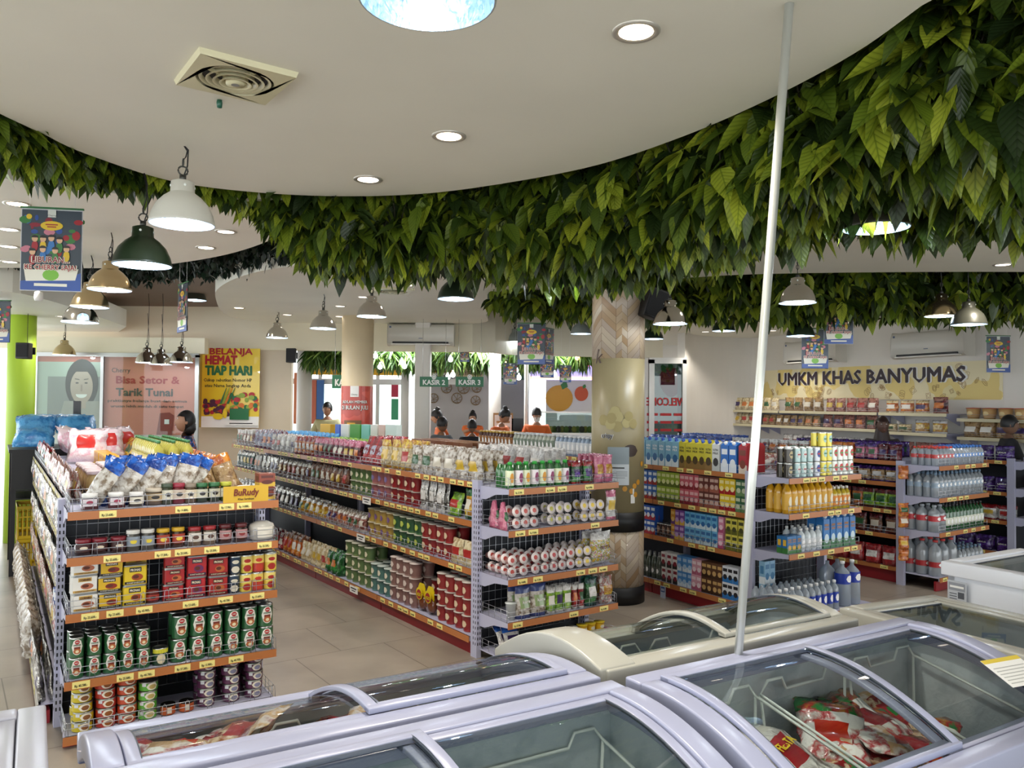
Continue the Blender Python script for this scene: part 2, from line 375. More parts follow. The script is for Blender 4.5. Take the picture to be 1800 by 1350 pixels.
flat('advertising_panel', 517, 655, 526, 745, 14.52, mat('ad_orange','#e58a63',.6), 'narrow orange advertising panel at the doorway left of the white column', 'sign', .02)
b = flat('poster', 688, 674, 700, 698, 14.585, mat('ad_pink','#d8425f',.6), 'small pink notice on the glass right of the cream column', 'poster')
b = flat('poster', 688, 701, 700, 738, 14.585, mat('ad_green','#54b98a',.6), 'tall green notice on the glass right of the cream column', 'poster')
column(712, 0, 14, 14.0, M_colw, label='thin white column wrapped with a small label at the glass doors')
# yellow banner above the glass (the printed bird figure is left out)
b = MB(); a, c = atD(545,630,14.53), atD(718,660,14.53); w = c.x-a.x; h=a.z-c.z
b.box(0,0,0,w,.03,h); b.box(w*.68,-.012,h*.4,w*.86,-.002,h*.75,1)
for cx in (w*.71, w*.9): b.disc(cx, h*.28, .05, .05, -.014, 2); b.disc(cx, h*.28, .025, .025, -.016, 3)
b.box(w*.84,-.012,h*.35,w*.97,-.002,h*.6,1)
b.text('nyaman', w*.60, h*.45, .07, -.014, 2, .02); b.text('dunia', w*.40, h*.4, .08, -.014, 2, .02)
tag(b.build('yellow_banner', [mat('ban_yellow','#dba51e',.6), mat('truck_blue','#3b4a66',.6), M_ink, M_white], None, TR(a.x, 14.53, c.z)), 'long yellow banner with a blue truck picture above the glass doors', 'banner')
# thank-you sign
b = MB(); a, c = atD(803,645,13.9), atD(848,672,13.9); w=c.x-a.x; h=a.z-c.z
b.box(0,0,0,w,.02,h); b.text('Terima Kasih', w/2, h*.45, .11, -.004, 1, .0, w*.9, skew=.2)
tag(b.build('wall_sign', [mat('sign_sand','#d9c3a2',.6), M_ink], None, TR(a.x,13.9,c.z)), 'sand coloured thank-you sign in brush script above the third till', 'sign')
b = MB(); a, c = atD(757,650,14), atD(802,676,14); w=c.x-a.x; h=a.z-c.z
b.box(0,0,0,w,.02,h); b.text('aman murah', w/2, h*.4, .09, -.004, 1, .02, w*.9); b.box(0,-.003,h*.8,w,-.001,h,2); b.text('Lebih Mudah Belanja', w/2, h*.82, .035, -.005, 3, .02)
tag(b.build('wall_sign', [M_white, mat('sign_navy','#23264d'), mat('ban_yellow2','#dba51e'), M_ink], None, TR(a.x,14,c.z)), 'white sign with navy lettering above the second till', 'sign')
b = MB(); a, c = atD(866,646,13.5), atD(922,668,13.5); w=c.x-a.x; h=a.z-c.z
b.box(0,0,0,w,.03,h); b.text('Pesanan', w*.4, h*.2, .07, -.004, 2)
tag(b.build('wall_sign', [mat('sign_dgreen','#24493f'), mat('neonp','#b9a4f0',emit=.6), M_white], None, TR(a.x,13.5,c.z)), 'dark green order sign with white lettering right of the third till', 'sign')
# lit fascia of the snack stand
b = MB(); a, c = atD(932,628,13.8), atD(1045,668,13.8); w=c.x-a.x; h=a.z-c.z
b.box(0,0,0,w,.3,h); b.text('Cheese', w*.82, h*.62, .14, -.01, 1, .01); b.box(0,-.02,0,w,-.002,.05,2)
tag(b.build('stand_fascia', [mat('fascia_glow','#b9b4ea',.6,emit=.55,ecol='#b8aef5'), mat('neon_pink','#ff5c8a',emit=2.2), mat('glow_warm','#ffc59a',emit=1.2)], None, TR(a.x,13.8,c.z)), 'glowing lilac fascia with pink neon script over the juice stand', 'sign')
# fruit murals (plain fruit: the cartoon faces and limbs are left out)
M_leafg = mat('mural_leaf','#3f7f3e'); 
def mural(u, v, w, h, D, mcol, label, strawberry=False):
    p = atD(u, v, D); b = MB(); X = w*D/FPX/2; Z = h*D/FPX/2
    if strawberry: b.poly([(X*math.sin(t)*(1-.25*math.cos(t)*(-1)), Z*math.cos(t)) for t in [2*PI*k/24 for k in range(24)]], 0, 0)
    else: b.disc(0, 0, X, Z, 0, 0, 24)
    for a in ((-30,-5,30) if strawberry else (20,)):
        c = MB(); c.M = TR(0,0,0) @ Matrix.Rotation(R(a), 4, 'Y'); c.poly([(0,Z*.7),(X*.3,Z*1.05),(X*.1,Z*1.35),(-X*.1,Z*1.3),(-X*.25,Z)], -.003, 1); b.v += c.v and []; off = len(b.v); b.v += c.v; b.f += [tuple(off+i for i in f) for f in c.f]; b.m += c.m; b.s += c.s
    b.add([(x, .01, z) for x, _, z in b.v[:24]], [tuple(reversed(range(24)))], 0)
    return tag(b.build('fruit_mural', [mcol, M_leafg], None, TR(p.x, D, p.z)), label, 'mural')
mural(983, 700, 48, 46, 14.985, mat('mural_mango','#d49a2c'), 'large mango painted on the white wall of the juice stand')
mural(1022, 692, 24, 26, 14.985, mat('mural_orange','#cf5a2c'), 'small red-orange fruit painted right of the mango')
mural(1180, 672, 42, 52, 14.985, mat('mural_berry','#a93a3c'), 'strawberry picture seen through the glass of the welcome door', True)
# glass food case and counter
p = atD(1000, 745, 13.2); o = empty('food_display_case', TR(p.x, 13.2), 'glass food display case on the juice stand counter', 'display case')
MB().box(-.5,0,0,.5,.5,1.15).build('base', M_white, o, o.matrix_world); MB().box(-.5,0,1.15,.5,.012,1.48).build('glass_front', clear('case_glass','#dfeeea'), o, o.matrix_world)
MB().box(-.5,0,1.48,.5,.5,1.5).build('top', M_white, o, o.matrix_world)
for k in range(14):
    b = MB(); b.lathe([(.0,0),(.03,.005),(.05,.05),(.03,.1),(0,.11)], 8)
    tag(b.build('fruit', [mat('caseg','#7f8a3a'), mat('caseb','#5e4634'), mat('casey','#c7ab4a')][k%3], None, TR(p.x-.42+.065*k, 13.38+.05*(k%2), 1.15)), 'piece of fruit in the glass food case', 'fruit', 'fruit inside the glass food case')
# round wicker baskets
for k, (u, v, r) in enumerate(((757,668,12),(785,682,9),(815,682,10),(803,700,9),(836,704,8),(838,682,8),(762,700,8))):
    p = atD(u, v, D2-.03); rr = r*D2/FPX; b = MB()
    b.tube([(rr*math.cos(t), 0, rr*math.sin(t)) for t in [2*PI*i/20 for i in range(20)]], .008, 0, 5, True)
    for a in (20, 75, 130): b.tube([(rr*.9*math.cos(R(a)), 0, rr*.9*math.sin(R(a))), (.0,-.015,-rr*.25), (-rr*.9*math.cos(R(a+25)), 0, -rr*.9*math.sin(R(a+25)))], .005)
    b.box(-rr*.7,-.06,-rr*.85,rr*.7,0,-rr*.78)
    tag(b.build('wicker_ring_shelf', mat('wicker','#8e734d',.7), None, TR(p.x, D2-.03, p.z)), 'round wicker ring decoration on the grey wall behind the tills', 'decoration', 'wicker rings behind the tills')
# member poster glass at left
b = MB(); D=10.6; a, c = atD(66,626,D), atD(342,765,D); w=c.x-a.x; h=a.z-c.z
M_pink = mat('poster_pink','#cf7f6e',.5); M_gry = mat('poster_grey','#8f918c',.5); M_skin0 = mat('poster_skin','#b9a596',.5); M_hair0 = mat('poster_hair','#4a4643',.5)
b.box(0,0,0,w,.01,h); b.box(.0,-.004,0,w*.42,-.002,h*.93,1); b.box(w*.07,-.006,0,w*.40,-.004,h*.74,2)
cx, cz = w*.285, h*.62
b.disc(cx, cz+.03, .22, .33, -.008, 3, 24); b.poly([(cx-.23,cz-.2),(cx+.23,cz-.2),(cx+.30,0),(cx-.34,0)], -.009, 8)
b.box(cx-.06,-.011,cz-.3,cx+.06,-.010,cz-.1,4); b.disc(cx, cz-.01, .15, .23, -.012, 4, 24)
b.disc(cx, cz+.19, .15, .08, -.0135, 3, 20, 0, 180); b.disc(cx, cz-.11, .075, .05, -.0135, 5, 14, 180, 360); b.rect(cx-.012, cz-.07, cx+.012, cz+.02, -.0135, 7)
for s in (-1, 1):
    b.disc(cx+s*.06, cz+.04, .022, .010, -.0135, 3, 10); b.poly([(cx+s*.03,cz+.08),(cx+s*.09,cz+.09),(cx+s*.09,cz+.1),(cx+s*.03,cz+.09)], -.0135, 3)
b.text('Cherry', w*.53, h*.80, .06, -.006, 3, .0); b.text('Bisa Setor &', w*.70, h*.66, .095, -.006, 6, .04, w*.40); b.text('Tarik Tunai', w*.68, h*.50, .1, -.006, 3, .04, w*.36)
b.text('praktisnya belanja buat dan semua', w*.70, h*.42, .035, -.006, 3, .02, w*.5); b.text('urusan lebih mudah di satu tempat', w*.70, h*.35, .035, -.006, 3, .02, w*.46)
b.poly([(w*.76,0),(w*.86,0),(w*.87,h*.25),(w*.84,h*.29),(w*.78,h*.28)], -.006, 9); b.box(w*.81,-.009,h*.14,w*.84,-.007,h*.2,5)
tag(b.build('glass_wall_poster', [M_pink, mat('poster_mint','#b7c3b5',.4), M_gry, M_hair0, M_skin0, M_white, mat('poster_letters','#a5262b'), mat('nose','#a08d80'), mat('blouse','#a7a39a'), mat('atm_red','#8e4037')], None, TR(a.x, D, c.z)), 'large pink poster with a smiling woman, about deposits and withdrawals', 'poster')
fr = empty('window_2', TR(a.x, D-.05, 0)); fr['kind'] = 'structure'
b = MB(); b.box(-.06,0,0,-.01,.04,c.z+h+.03); b.box(w+.01,0,0,w+.06,.04,c.z+h+.03); b.box(-.06,0,c.z+h,w+.06,.04,c.z+h+.05); b.box(w*.42-.02,0,0,w*.42+.02,.03,c.z+h); b.build('window_frame', mat('alu','#a8a9a8',.35,.7), fr, fr.matrix_world)
MB().box(-.02,.012,0,w+.02,.018,c.z+h).build('pane', clear('front_glass','#f4f8f6',.01, fr=.25), fr, fr.matrix_world)
struct(MB().box(a.x-.1, D+.05, 0, a.x+w, D+.12, c.z+.05).build('wall_left', M_white)); struct(MB().box(a.x-.1, D-.02, c.z+h+.05, a.x+w+.12, D+.12, 2.47).build('wall_left', M_wall))
# hemat tiap hari poster
b = MB(); D=11.2; a, c = atD(356,612,D), atD(455,752,D); w=c.x-a.x; h=a.z-c.z
b.box(0,0,0,w,.012,h); b.box(-.12,0,0,0,.01,h,7)
b.text('BELANJA', w*.5, h*.925, .085, -.004, 1, .05, w*.75); b.text('HEMAT', w*.33, h*.80, .12, -.004, 1, .06, w*.56); b.text('TIAP HARI', w*.46, h*.665, .125, -.004, 2, .06, w*.82)
b.text('Cukup sebutkan Nomor HP', w*.45, h*.58, .045, -.004, 3, .02, w*.84); b.text('atau Nama lengkap Anda', w*.45, h*.51, .045, -.004, 3, .02, w*.8)
b.rect(0, 0, w, h*.14, -.003, 4)
for k in range(46):
    x = w*(.05+.42*random.random()); z = h*(.16+.25*random.random()*(1-(x/w)))
    b.disc(x, z, .03, .03, -.004-.0004*k, 5 if k % 3 else 1, 10)
for k in range(34):
    x = w*(.5+.46*random.random()); z = h*(.2+.22*random.random()); b.disc(x, z, .028+.02*random.random(), .035, -.005-.0004*k, [2,6,1,8][k%4], 9)
for k in range(4): b.poly([(w*(.32+.04*k),h*.3),(w*(.36+.04*k),h*.3),(w*(.44+.05*k),h*.5),(w*(.43+.05*k),h*.5)], -.021, [2,8,6,2][k])
b.box(w*.5,-.024,h*.1,w*.83,-.02,h*.24,2); b.disc(w*.3, h*.14, .07, .045, -.024, 0); b.disc(w*.42, h*.18, .03, .07, -.024, 0)
b.box(w*.42,-.026,h*.03,w,-.024,h*.08,4); b.rect(w*.5, h*.048, w*.9, h*.06, -.028, 3)
tag(b.build('wall_poster', [mat('poster_yellow','#e5c521',.35,coat=.5), mat('pr','#b01f2c'), mat('pg','#1d6a3c'), M_ink, M_white, mat('grape','#481a35'), mat('carrot','#d9772b'), mat('poster_side','#a88d2b'), mat('eggpl','#8ba53a')], None, TR(a.x, D, c.z)), 'yellow poster with fruit and vegetables and the words HEMAT TIAP HARI', 'poster')
# wall banner with snack drawings and the big letters
M_ban = printed('banner_cream', ['#e9dca6','#ead48a','#efe4bd'], 1.6, .6, coat=0)
def wallx(u, v=665):
    """distance along the right wall hit by photo column u"""
    d = ray(u, v); a = Vector((d.x, d.y)); den = a.x*WD.y - a.y*WD.x; t = (PL.x*WD.y - PL.y*WD.x)/den; h = a*t - PL; return h.dot(WD), CAMH + d.z*t
xa, xb = wallx(1338)[0], wallx(1763)[0]; zb = 1.73; zt = 2.20
o = empty('wall_banner', WM @ TR(0,-.012,0), 'long cream banner with line drawings of snacks and the words UMKM KHAS BANYUMAS', 'banner')
MB().box(xa,0,zb,xb,.01,zt).build('backing', M_ban, o, o.matrix_world)
M_dr = mat('drawing_line','#a8885c',.7); b = MB(); random.seed(3)
for k in range(70):
    x = random.uniform(xa+.08, xb-.08); z = random.uniform(zb+.04, zt-.05); s = random.uniform(.025,.075); a = random.uniform(0,3)
    if z > zb+.18 and x < xb-.62: continue
    c = MB(); t = k % 4; c.M = TR(x,0,z) @ Matrix.Rotation(a,4,'Y')
    if t == 0: c.ring(0,0,s,s*.7,.006,-.003); c.ring(0,0,s*.6,s*.4,.005,-.003)
    elif t == 1:
        for q_ in range(3): c.ring((q_-1)*s*.5,0,s*.45,s*.7,.005,-.003-.0003*q_)
    elif t == 2: c.ring(0,0,s,s*.45,.006,-.003,seg=6); c.rect(-s*.6,-.002,s*.6,.003,-.003)
    else: c.ring(0,0,s*.9,s*.9,.006,-.003,seg=4); c.ring(0,0,s*.5,s*.5,.005,-.003,seg=5)
    n0 = len(b.v); b.v += c.v; b.f += [tuple(n0+i for i in f) for f in c.f]; b.m += c.m; b.s += c.s
b.build('drawings', M_dr, o, o.matrix_world)
wt = wallx(1370)[0]; we = wallx(1700)[0]; xm = (wt+we)/2; tw = we-wt
def words(bb, nm, m):
    iv = sorted((min(bb.v[i][0] for i in f), max(bb.v[i][0] for i in f)) for f in bb.f); mg = []
    for a_, c_ in iv:
        if mg and a_ <= mg[-1][1]+.052: mg[-1][1] = max(mg[-1][1], c_)
        else: mg.append([a_, c_])
    for a_, c_ in mg:
        w_ = MB(); fs_ = [f for f in bb.f if a_-1e-6 <= bb.v[f[0]][0] <= c_+1e-6]; w_.v = bb.v; w_.f = fs_; w_.m = [0]*len(fs_); w_.s = [False]*len(fs_)
        me = w_.mesh(nm, m); bm_ = bmesh.new(); bm_.from_mesh(me); bmesh.ops.delete(bm_, geom=[v for v in bm_.verts if not v.link_faces], context='VERTS'); bm_.to_mesh(me); bm_.free()
        x_ = bpy.data.objects.new(nm, me); COL.objects.link(x_); x_.parent = o; x_.matrix_world = o.matrix_world
b = MB(); b.text('UMKM KHAS BANYUMAS', xm, zb+.23, .185, -.006, 0, .07, tw+.05); words(b, 'word_outline', M_whiteg)
b = MB(); b.text('UMKM KHAS BANYUMAS', xm, zb+.23, .185, -.012, 0, .042, tw); words(b, 'word', mat('letter_dark','#33252f'))
# ============================================================= shelving
class Gon:
    """a run of shelving: x = along the end face, y = along the aisle away from us"""
    def __init__(s, O, th, W): s.O = Vector((O[0], O[1], 0)); s.th = th; s.W = W; s.M = TR(O[0], O[1], 0, th); s.MS = s.M @ TR(0,0,0,-90)
    def p_of(s, u, q):
        """place along the end face seen at photo column u, at depth q"""
        d = ray(u, 900); o = s.M @ Vector((0,q,0)); a = (s.M.to_3x3() @ Vector((1,0,0))); den = a.x*d.y - a.y*d.x; return (o.y*d.x - o.x*d.y)/den
    def q_of(s, u, p):
        d = ray(u, 850); o = s.M @ Vector((p,0,0)); a = (s.M.to_3x3() @ Vector((0,1,0))); den = a.x*d.y - a.y*d.x; return (o.y*d.x - o.x*d.y)/den
_tagm = {}
def tag_mesh(w=.075, h=.032):
    k = random.randrange(8)
    if (k,w) not in _tagm:
        b = MB().box(-w/2,-.0015,0,w/2,0,h); s = 'Rp %d.%d00,-' % (random.randint(7,45), random.randint(1,9)); b.text(s, 0, .007, .0115, -.0022, 1, .015, w*.72)
        _tagm[(k,w)] = b.mesh('price_tag', [M_tag, M_ink])
    return _tagm[(k,w)]
_guard = {}
def guard_mesh(L, near):
    k = (round(L,3), near)
    if k not in _guard:
        b = MB(); sg = 5 if near else 4; r = .0016 if near else .0022
        for z in ((.006,.035,.062) if near else (.03,.06)): b.tube([(0.01,0,z),(L-.01,0,z)], r, 0, sg)
        n = max(2, int(L/.11))
        for i in range(n+1):
            x = .012 + (L-.024)*i/n; 
            if near: b.tube([(x-.012,0,0),(x-.009,0,.06),(x,0,.07),(x+.009,0,.06),(x+.012,0,0)], r, 0, 4)
            else: b.tube([(x,0,0),(x,0,.062)], r, 0, 4)
        _guard[k] = b.mesh('wire_guard', M_wire)
    return _guard[k]
def shelf_unit(M, L, depth, levels, label, group=None, name='shelf_unit', near=False, double=0, tags=.6, base=.0, rail=None, guards=True, back=True, top_up=.03, uprights=(True,True), red=True, wire_back=False, kick=None):
    """one bay: x along its width, shelves reach out to -y from the back panel"""
    o = empty(name, M, label, 'shelf', group); rail = rail or M_orange; H = max(levels)+top_up
    for i, x in enumerate((0, L)):
        if not uprights[i]: continue
        b = MB(); b.box(x-.018, -.035, 0, x+.018, .035, H); 
        if near:
            z = .08
            while z < H-.05: b.box(x-.012,-.0358,z,x-.005,-.0352,z+.018,1); b.box(x+.005,-.0358,z,x+.012,-.0352,z+.018,1); b.box(x-.0186,-.024,z,x-.0181,-.017,z+.018,1); b.box(x-.0186,.0,z,x-.0181,.007,z+.018,1); z += .034
        b.build('upright', [M_lav, M_slot], o, M)
    if back:
        b = MB()
        if wire_back:
            for k in range(int(L/.05)+1): b.tube([(.02+k*.05,.03,.1),(.02+k*.05,.03,H-.02)], .0022, 0, 4)
            for k in range(int(H/.06)): b.tube([(.02,.03,.1+k*.06),(L-.02,.03,.1+k*.06)], .0022, 0, 4)
            b.box(.02,.036,.02,L-.02,.045,H-.05,1)
        else: b.box(.018,.02,.02,L-.018,.035,H-.04,1)
        b.build('back_panel', [M_wire, M_dark], o, M)
    for z in levels:
        isb = z == min(levels); dp = depth + (base if isb else 0)
        b = MB(); b.box(.005,-dp,z-.006,L-.005,-.02,z); b.box(.005,-dp,z-.03,L-.005,-dp+.01,z); 
        if not isb:
            for x in (.004, L-.010):
                b.add([(x,-.03,z-.085),(x+.006,-.03,z-.085),(x+.006,-.03,z),(x,-.03,z),(x,-dp,z-.03),(x+.006,-dp,z-.03),(x+.006,-dp,z),(x,-dp,z),(x,-.09,z-.085),(x+.006,-.09,z-.085),(x,-.2,z-.045),(x+.006,-.2,z-.045)],
                    [(0,3,7,4,10,8),(1,9,11,5,6,2),(3,2,6,7),(0,8,9,1),(8,10,11,9),(10,4,5,11),(0,1,2,3),(4,7,6,5)])
        if double: b.box(.005,.02,z-.006,L-.005,double,z) if (z == max(levels)) else None
        sh = b.build('base_deck' if isb and red else 'shelf', M_lav, o, M)
        MR = M @ TR(0,-dp-.004,z-.036)
        b = MB(); b.box(.002,-.003,0,L-.002,.003,.038); b.box(.002,-.006,-.001,L-.002,.003,.003,0); b.build('price_rail', rail, sh, MR)
        if tags:
            n = int(L/.15*tags*1.4); xs = sorted(random.uniform(.05,L-.05) for _ in range(n)); last = -1
            for x in xs:
                if x-last < .085: continue
                last = x; t = bpy.data.objects.new('price_tag', tag_mesh()); COL.objects.link(t); t.parent = sh; t.matrix_world = MR @ TR(x,-.0035,.003)
        if guards and not (isb and not near):
            g = bpy.data.objects.new('wire_guard', guard_mesh(L, near)); COL.objects.link(g); g.parent = sh; g.matrix_world = M @ TR(0,-dp+.008,z)
            if near:
                b = MB()
                for zz in (.02,.045,.07): b.tube([(0,-dp+.01,zz),(0,-.04,zz)], .0015, 0, 4)
                for k in range(5): b.tube([(0,-dp+.02+k*(dp-.08)/4,0),(0,-dp+.02+k*(dp-.08)/4,.07)], .0015, 0, 4)
                b.build('side_fence', M_wire, sh, M @ TR(.012,0,z)); b.build('side_fence', M_wire, sh, M @ TR(L-.012,0,z))
    if red:
        zb = min(levels)-.034; MB().box(.004,-depth-base+.03,0,L-.004,-depth-base+.05,zb).build('kick_plate', kick or M_red, o, M)
    return o
GL = Gon((-2.284,4.064), 33, 1.0); GM = Gon((-.22,5.2), 35.75, .92); GR = Gon((1.82,6.08), 33, .87); G4 = Gon((3.6,7.38), 35, .92); G5 = Gon((5.2,8.3), 35, .38)
LVL_L = [.055,.312,.628,.893,1.11]; LVL_M = [.06,.291,.554,.853,1.11]; LVL_R = [.13,.56,.85,1.11]; LVL_4 = [.12,.517,.826,1.11]
M_steel_rail = mat('steel_rail','#b9b2a6',.3,.6)
shelf_unit(GL.M, GL.W, .35, LVL_L, 'grey end shelf nearest the camera, full of tins and jars, orange price rails', near=True, tags=1.1, wire_back=True)
shelf_unit(GM.M, GM.W, .35, LVL_M, 'end shelf in the middle with fruit jelly cups and green-capped bottles', near=True, tags=.9, wire_back=True)
shelf_unit(GR.M, GR.W, .35, LVL_R, 'end shelf right of the leaning pole with juice and water bottles', base=.12, tags=1.0, wire_back=True)
shelf_unit(G4.M, G4.W, .35, LVL_4, 'end shelf with red-labelled water bottles behind the white chest freezer', tags=1.0)
shelf_unit(G5.M, G5.W, .3, [.12,.5,.8,1.08], 'lilac end shelf partly cut by the right edge of the photo', tags=1.0)
def side(G, q0, q1, n, levels, gname, where, rail=None, base=0, tags=.6, second=True):
    L = (q1-q0)/n
    for i in range(n):
        qa = q0+L*(i+1)
        M = G.M @ TR(G.W/2, qa, 0, -90)
        ordn = 'bay nearest the end shelf' if i == 0 else ('farthest bay' if i == n-1 else ['','second','third','fourth','fifth'][i]+' bay from the end shelf')
        shelf_unit(M, L-.004, G.W/2-.02, levels, '%s %s' % (where, ordn), gname, double=G.W/2-.03, rail=rail, base=base, tags=tags, uprights=(True, False) )
side(GL, .04, 3.95, 4, [.10,.33,.62,.90,1.11], 'bays of the left aisle shelving', 'left shelving beside the yellow crates,', M_steel_rail, .10, .9)
side(GM, .04, 5.4, 4, [.12,.545,.86,1.12], 'bays of the middle aisle shelving', 'middle shelving full of packets and noodle cups,', None, .04, 1.3)
side(GR, .04, 4.2, 4, [.127,.5,.81,1.11], 'bays of the drinks shelving', 'drinks shelving with milk cartons,', None, .04, 1.0)
side(G4, .04, 3.4, 3, [.15,.445,.675,.93,1.13], 'bays of the biscuit shelving', 'biscuit shelving left of the red-labelled water bottles,', None, .0, 1.2)
side(G5, .04, .85, 1, [.12,.45,.75,1.08], 'bays of the snack shelving at the right edge', 'snack shelving with purple packets at the right edge,', None, 0, 1.0)
# wall shelves below the banner
def wall_shelf(u0, u1, z, label, i):
    DP = .36 if i < 6 else .22
    a, c = wallx(u0)[0], wallx(u1)[0]; o = empty('wall_shelf', WM @ TR(a,0,z), label, 'shelf', None)
    MW = o.matrix_world; L = c-a
    MB().box(0,-DP,-.012,L,-.01,0).build('shelf_board', M_lav, o, MW); MB().box(0,-DP-.008,-.035,L,-DP,.004).build('price_rail', mat('cream_rail','#cfc6a4',.4), o, MW)
    b = MB(); b.tube([(0,-DP+.005,.05),(L,-DP+.005,.05)], .002); b.tube([(0,-DP+.005,.025),(L,-DP+.005,.025)], .002); b.build('wire_guard', M_wire, o, MW)
    for x in (.1, L-.1):
        b = MB(); b.add([(x,-.01,-.15),(x+.01,-.01,-.15),(x,-.01,-.012),(x+.01,-.01,-.012),(x,-DP+.06,-.03),(x+.01,-DP+.06,-.03),(x,-DP+.06,-.012),(x+.01,-DP+.06,-.012)], [(0,4,6,2),(1,3,7,5),(0,1,5,4),(0,2,3,1),(2,6,7,3),(4,5,7,6)]); b.build('bracket', M_lav, o, MW)
    return o
# ============================================================= goods
class Proto:
    """root mesh plus child meshes; size (w, d, h)"""
    def __init__(s, name, cat, size, root, kids=()): s.name = name; s.cat = cat; s.size = size; s.root = root; s.kids = list(kids)
_ids = {}
def spawn(P, M, label, group, kids=True):
    o = bpy.data.objects.new(P.name, P.root); COL.objects.link(o); o.matrix_world = M; o['label'] = label; o['category'] = P.cat
    if group: o['group'] = group
    if kids:
        for nm, me in P.kids:
            c = bpy.data.objects.new(nm, me); COL.objects.link(c); c.parent = o; c.matrix_world = M
    return o
NITEM = 0
def grid(MF, P, x0, x1, y, z, label, group=None, deep=1, stack=1, dy=None, pitch=None, jit=.004, rot=4, rz=0, kids=False, lean=0, drop=0.0, upto=None, dstack=None):
    """rows of one article: MF frame with x along the shelf, front toward -y; y = front line"""
    global NITEM
    P = P if isinstance(P, (list, tuple)) else [P]
    w, d, h = P[0].size; pitch = pitch or w*1.04; dy = dy or d*1.06; n = max(1, int((x1-x0)/pitch+.35)); pitch = max((x1-x0)/n if (x1-x0)/n < pitch*1.3 else pitch, w*1.0); off = (x1-x0 - n*pitch)/2
    for j in range(deep):
        for i in range(n):
            for k in range(dstack[j] if dstack else stack):
                if drop and k == stack-1 and random.random() < drop: continue
                x = x0+off+pitch*(i+.5)+random.uniform(-jit,jit); yy = y + d/2 + dy*j + random.uniform(-jit,jit)*.5
                p = P[(i//(2 if len(P) > 2 else 1)) % len(P)]
                M = MF @ TR(x, yy, z+k*h+.001, rz+random.uniform(-rot,rot)) @ Matrix.Rotation(R(lean), 4, 'X')
                spawn(p, M, label, group or label, kids and j == 0); NITEM += 1
# ---- article meshes
def can_p(name, r, h, ms, fn=None, cat='tin', seg=20, rim=True):
    b = MB(); b.lathe([(r*.93,0,1),(r,.003,1),(r,.007,0),(r,h-.008,0),(r,h-.004,1),(r*.97,h,1),(r*.93,h,1),(r*.92,h-.003,1)], seg, 0, (True, True))
    b.lathe([(0,h-.0032,1),(r*.92,h-.003,1)], seg, 1, (False, False))
    if fn: fn(b, r, h)
    return Proto(name, cat, (2*r, 2*r, h), b.mesh(name, ms))
M_tinrim = mat('tin_rim','#b8b9b4',.28,1)
def sard(b, r, h):
    b.wrapdisc(r+.0006, 0, h*.54, r*.78, h*.38, 2); b.wrapdisc(r+.0012, 0, h*.78, r*.36, h*.10, 3); b.text('ABC', 0, h*.755, h*.06, 0, 2, .02, wrap=r+.0018)
    b.text('SARDINES', 0, h*.60, h*.075, 0, 0, .02, r*1.05, wrap=r+.0014); b.wraprect(r+.0014, -r*.42, h*.42, r*.42, h*.55, 4, 4); b.wrapdisc(r+.0018, 0, h*.34, r*.55, h*.13, 5); b.wrapdisc(r+.0022, 0, h*.33, r*.25, h*.07, 6)
M_fish = mat('fish_pic','#b4683c',.4); M_cream = mat('cream_pic','#e8d8b4',.4)
MSARD = [mat('sard_green','#2c5f38',.3,coat=.5), M_tinrim, mat('lab_white','#eceae0',.4), mat('abc_red','#b8242a',.35), mat('sard_brown','#7a3326',.4), M_fish, M_cream]
P_sard = can_p('sardine_tin', .040, .118, MSARD, sard); P_sards = can_p('sardine_tin', .032, .098, MSARD, sard)
def tuna(col, lab, blob):
    def fn(b, r, h): b.wrapdisc(r+.0006, r*.2, h*.5, r*.62, h*.38, 2); b.wrapdisc(r+.001, r*.25, h*.48, r*.42, h*.24, 3); b.wraprect(r+.0005, -r*.9, h*.55, -r*.45, h*.85, 4, 3)
    return can_p('tuna_tin', .045, .046, [mat(lab+'_ink', col, .3, coat=.4), mat(lab+'_rim', '#9c9d96', .3, .9), mat(lab+'_p1','#eee7d6',.4), mat(lab+'_p2', blob, .4), mat(lab+'_p3','#d7d9df',.4)], fn)
P_tu = {'yellow': tuna('#c9b41f','ty','#8c5a34'), 'red': tuna('#b0352b','tr','#9a5a2c'), 'orange': tuna('#c34a2c','to','#a5542a'), 'green': tuna('#5fae3d','tg','#c7b06a'), 'purple': tuna('#5b2f4e','tp','#8f8fae')}
P_tuO = can_p('paste_tin', .036, .05, [mat('po','#bd5a2a',.35), mat('po_rim','#2b2825',.25,.8), mat('po_l','#e1d7c5')], lambda b, r, h: b.wraprect(r+.0006,-r*.3,h*.2,r*.3,h*.8,2,3))
P_small = can_p('small_tin', .038, .085, [mat('sg2','#22402b',.3), M_tinrim, M_cream, mat('yb','#d8cf3a')], lambda b, r, h: (b.wrapdisc(r+.0006,0,h*.4,r*.6,h*.3,2), b.wraprect(r+.0005,-r*1.2,h*.72,r*1.2,h*.95,3,7)))
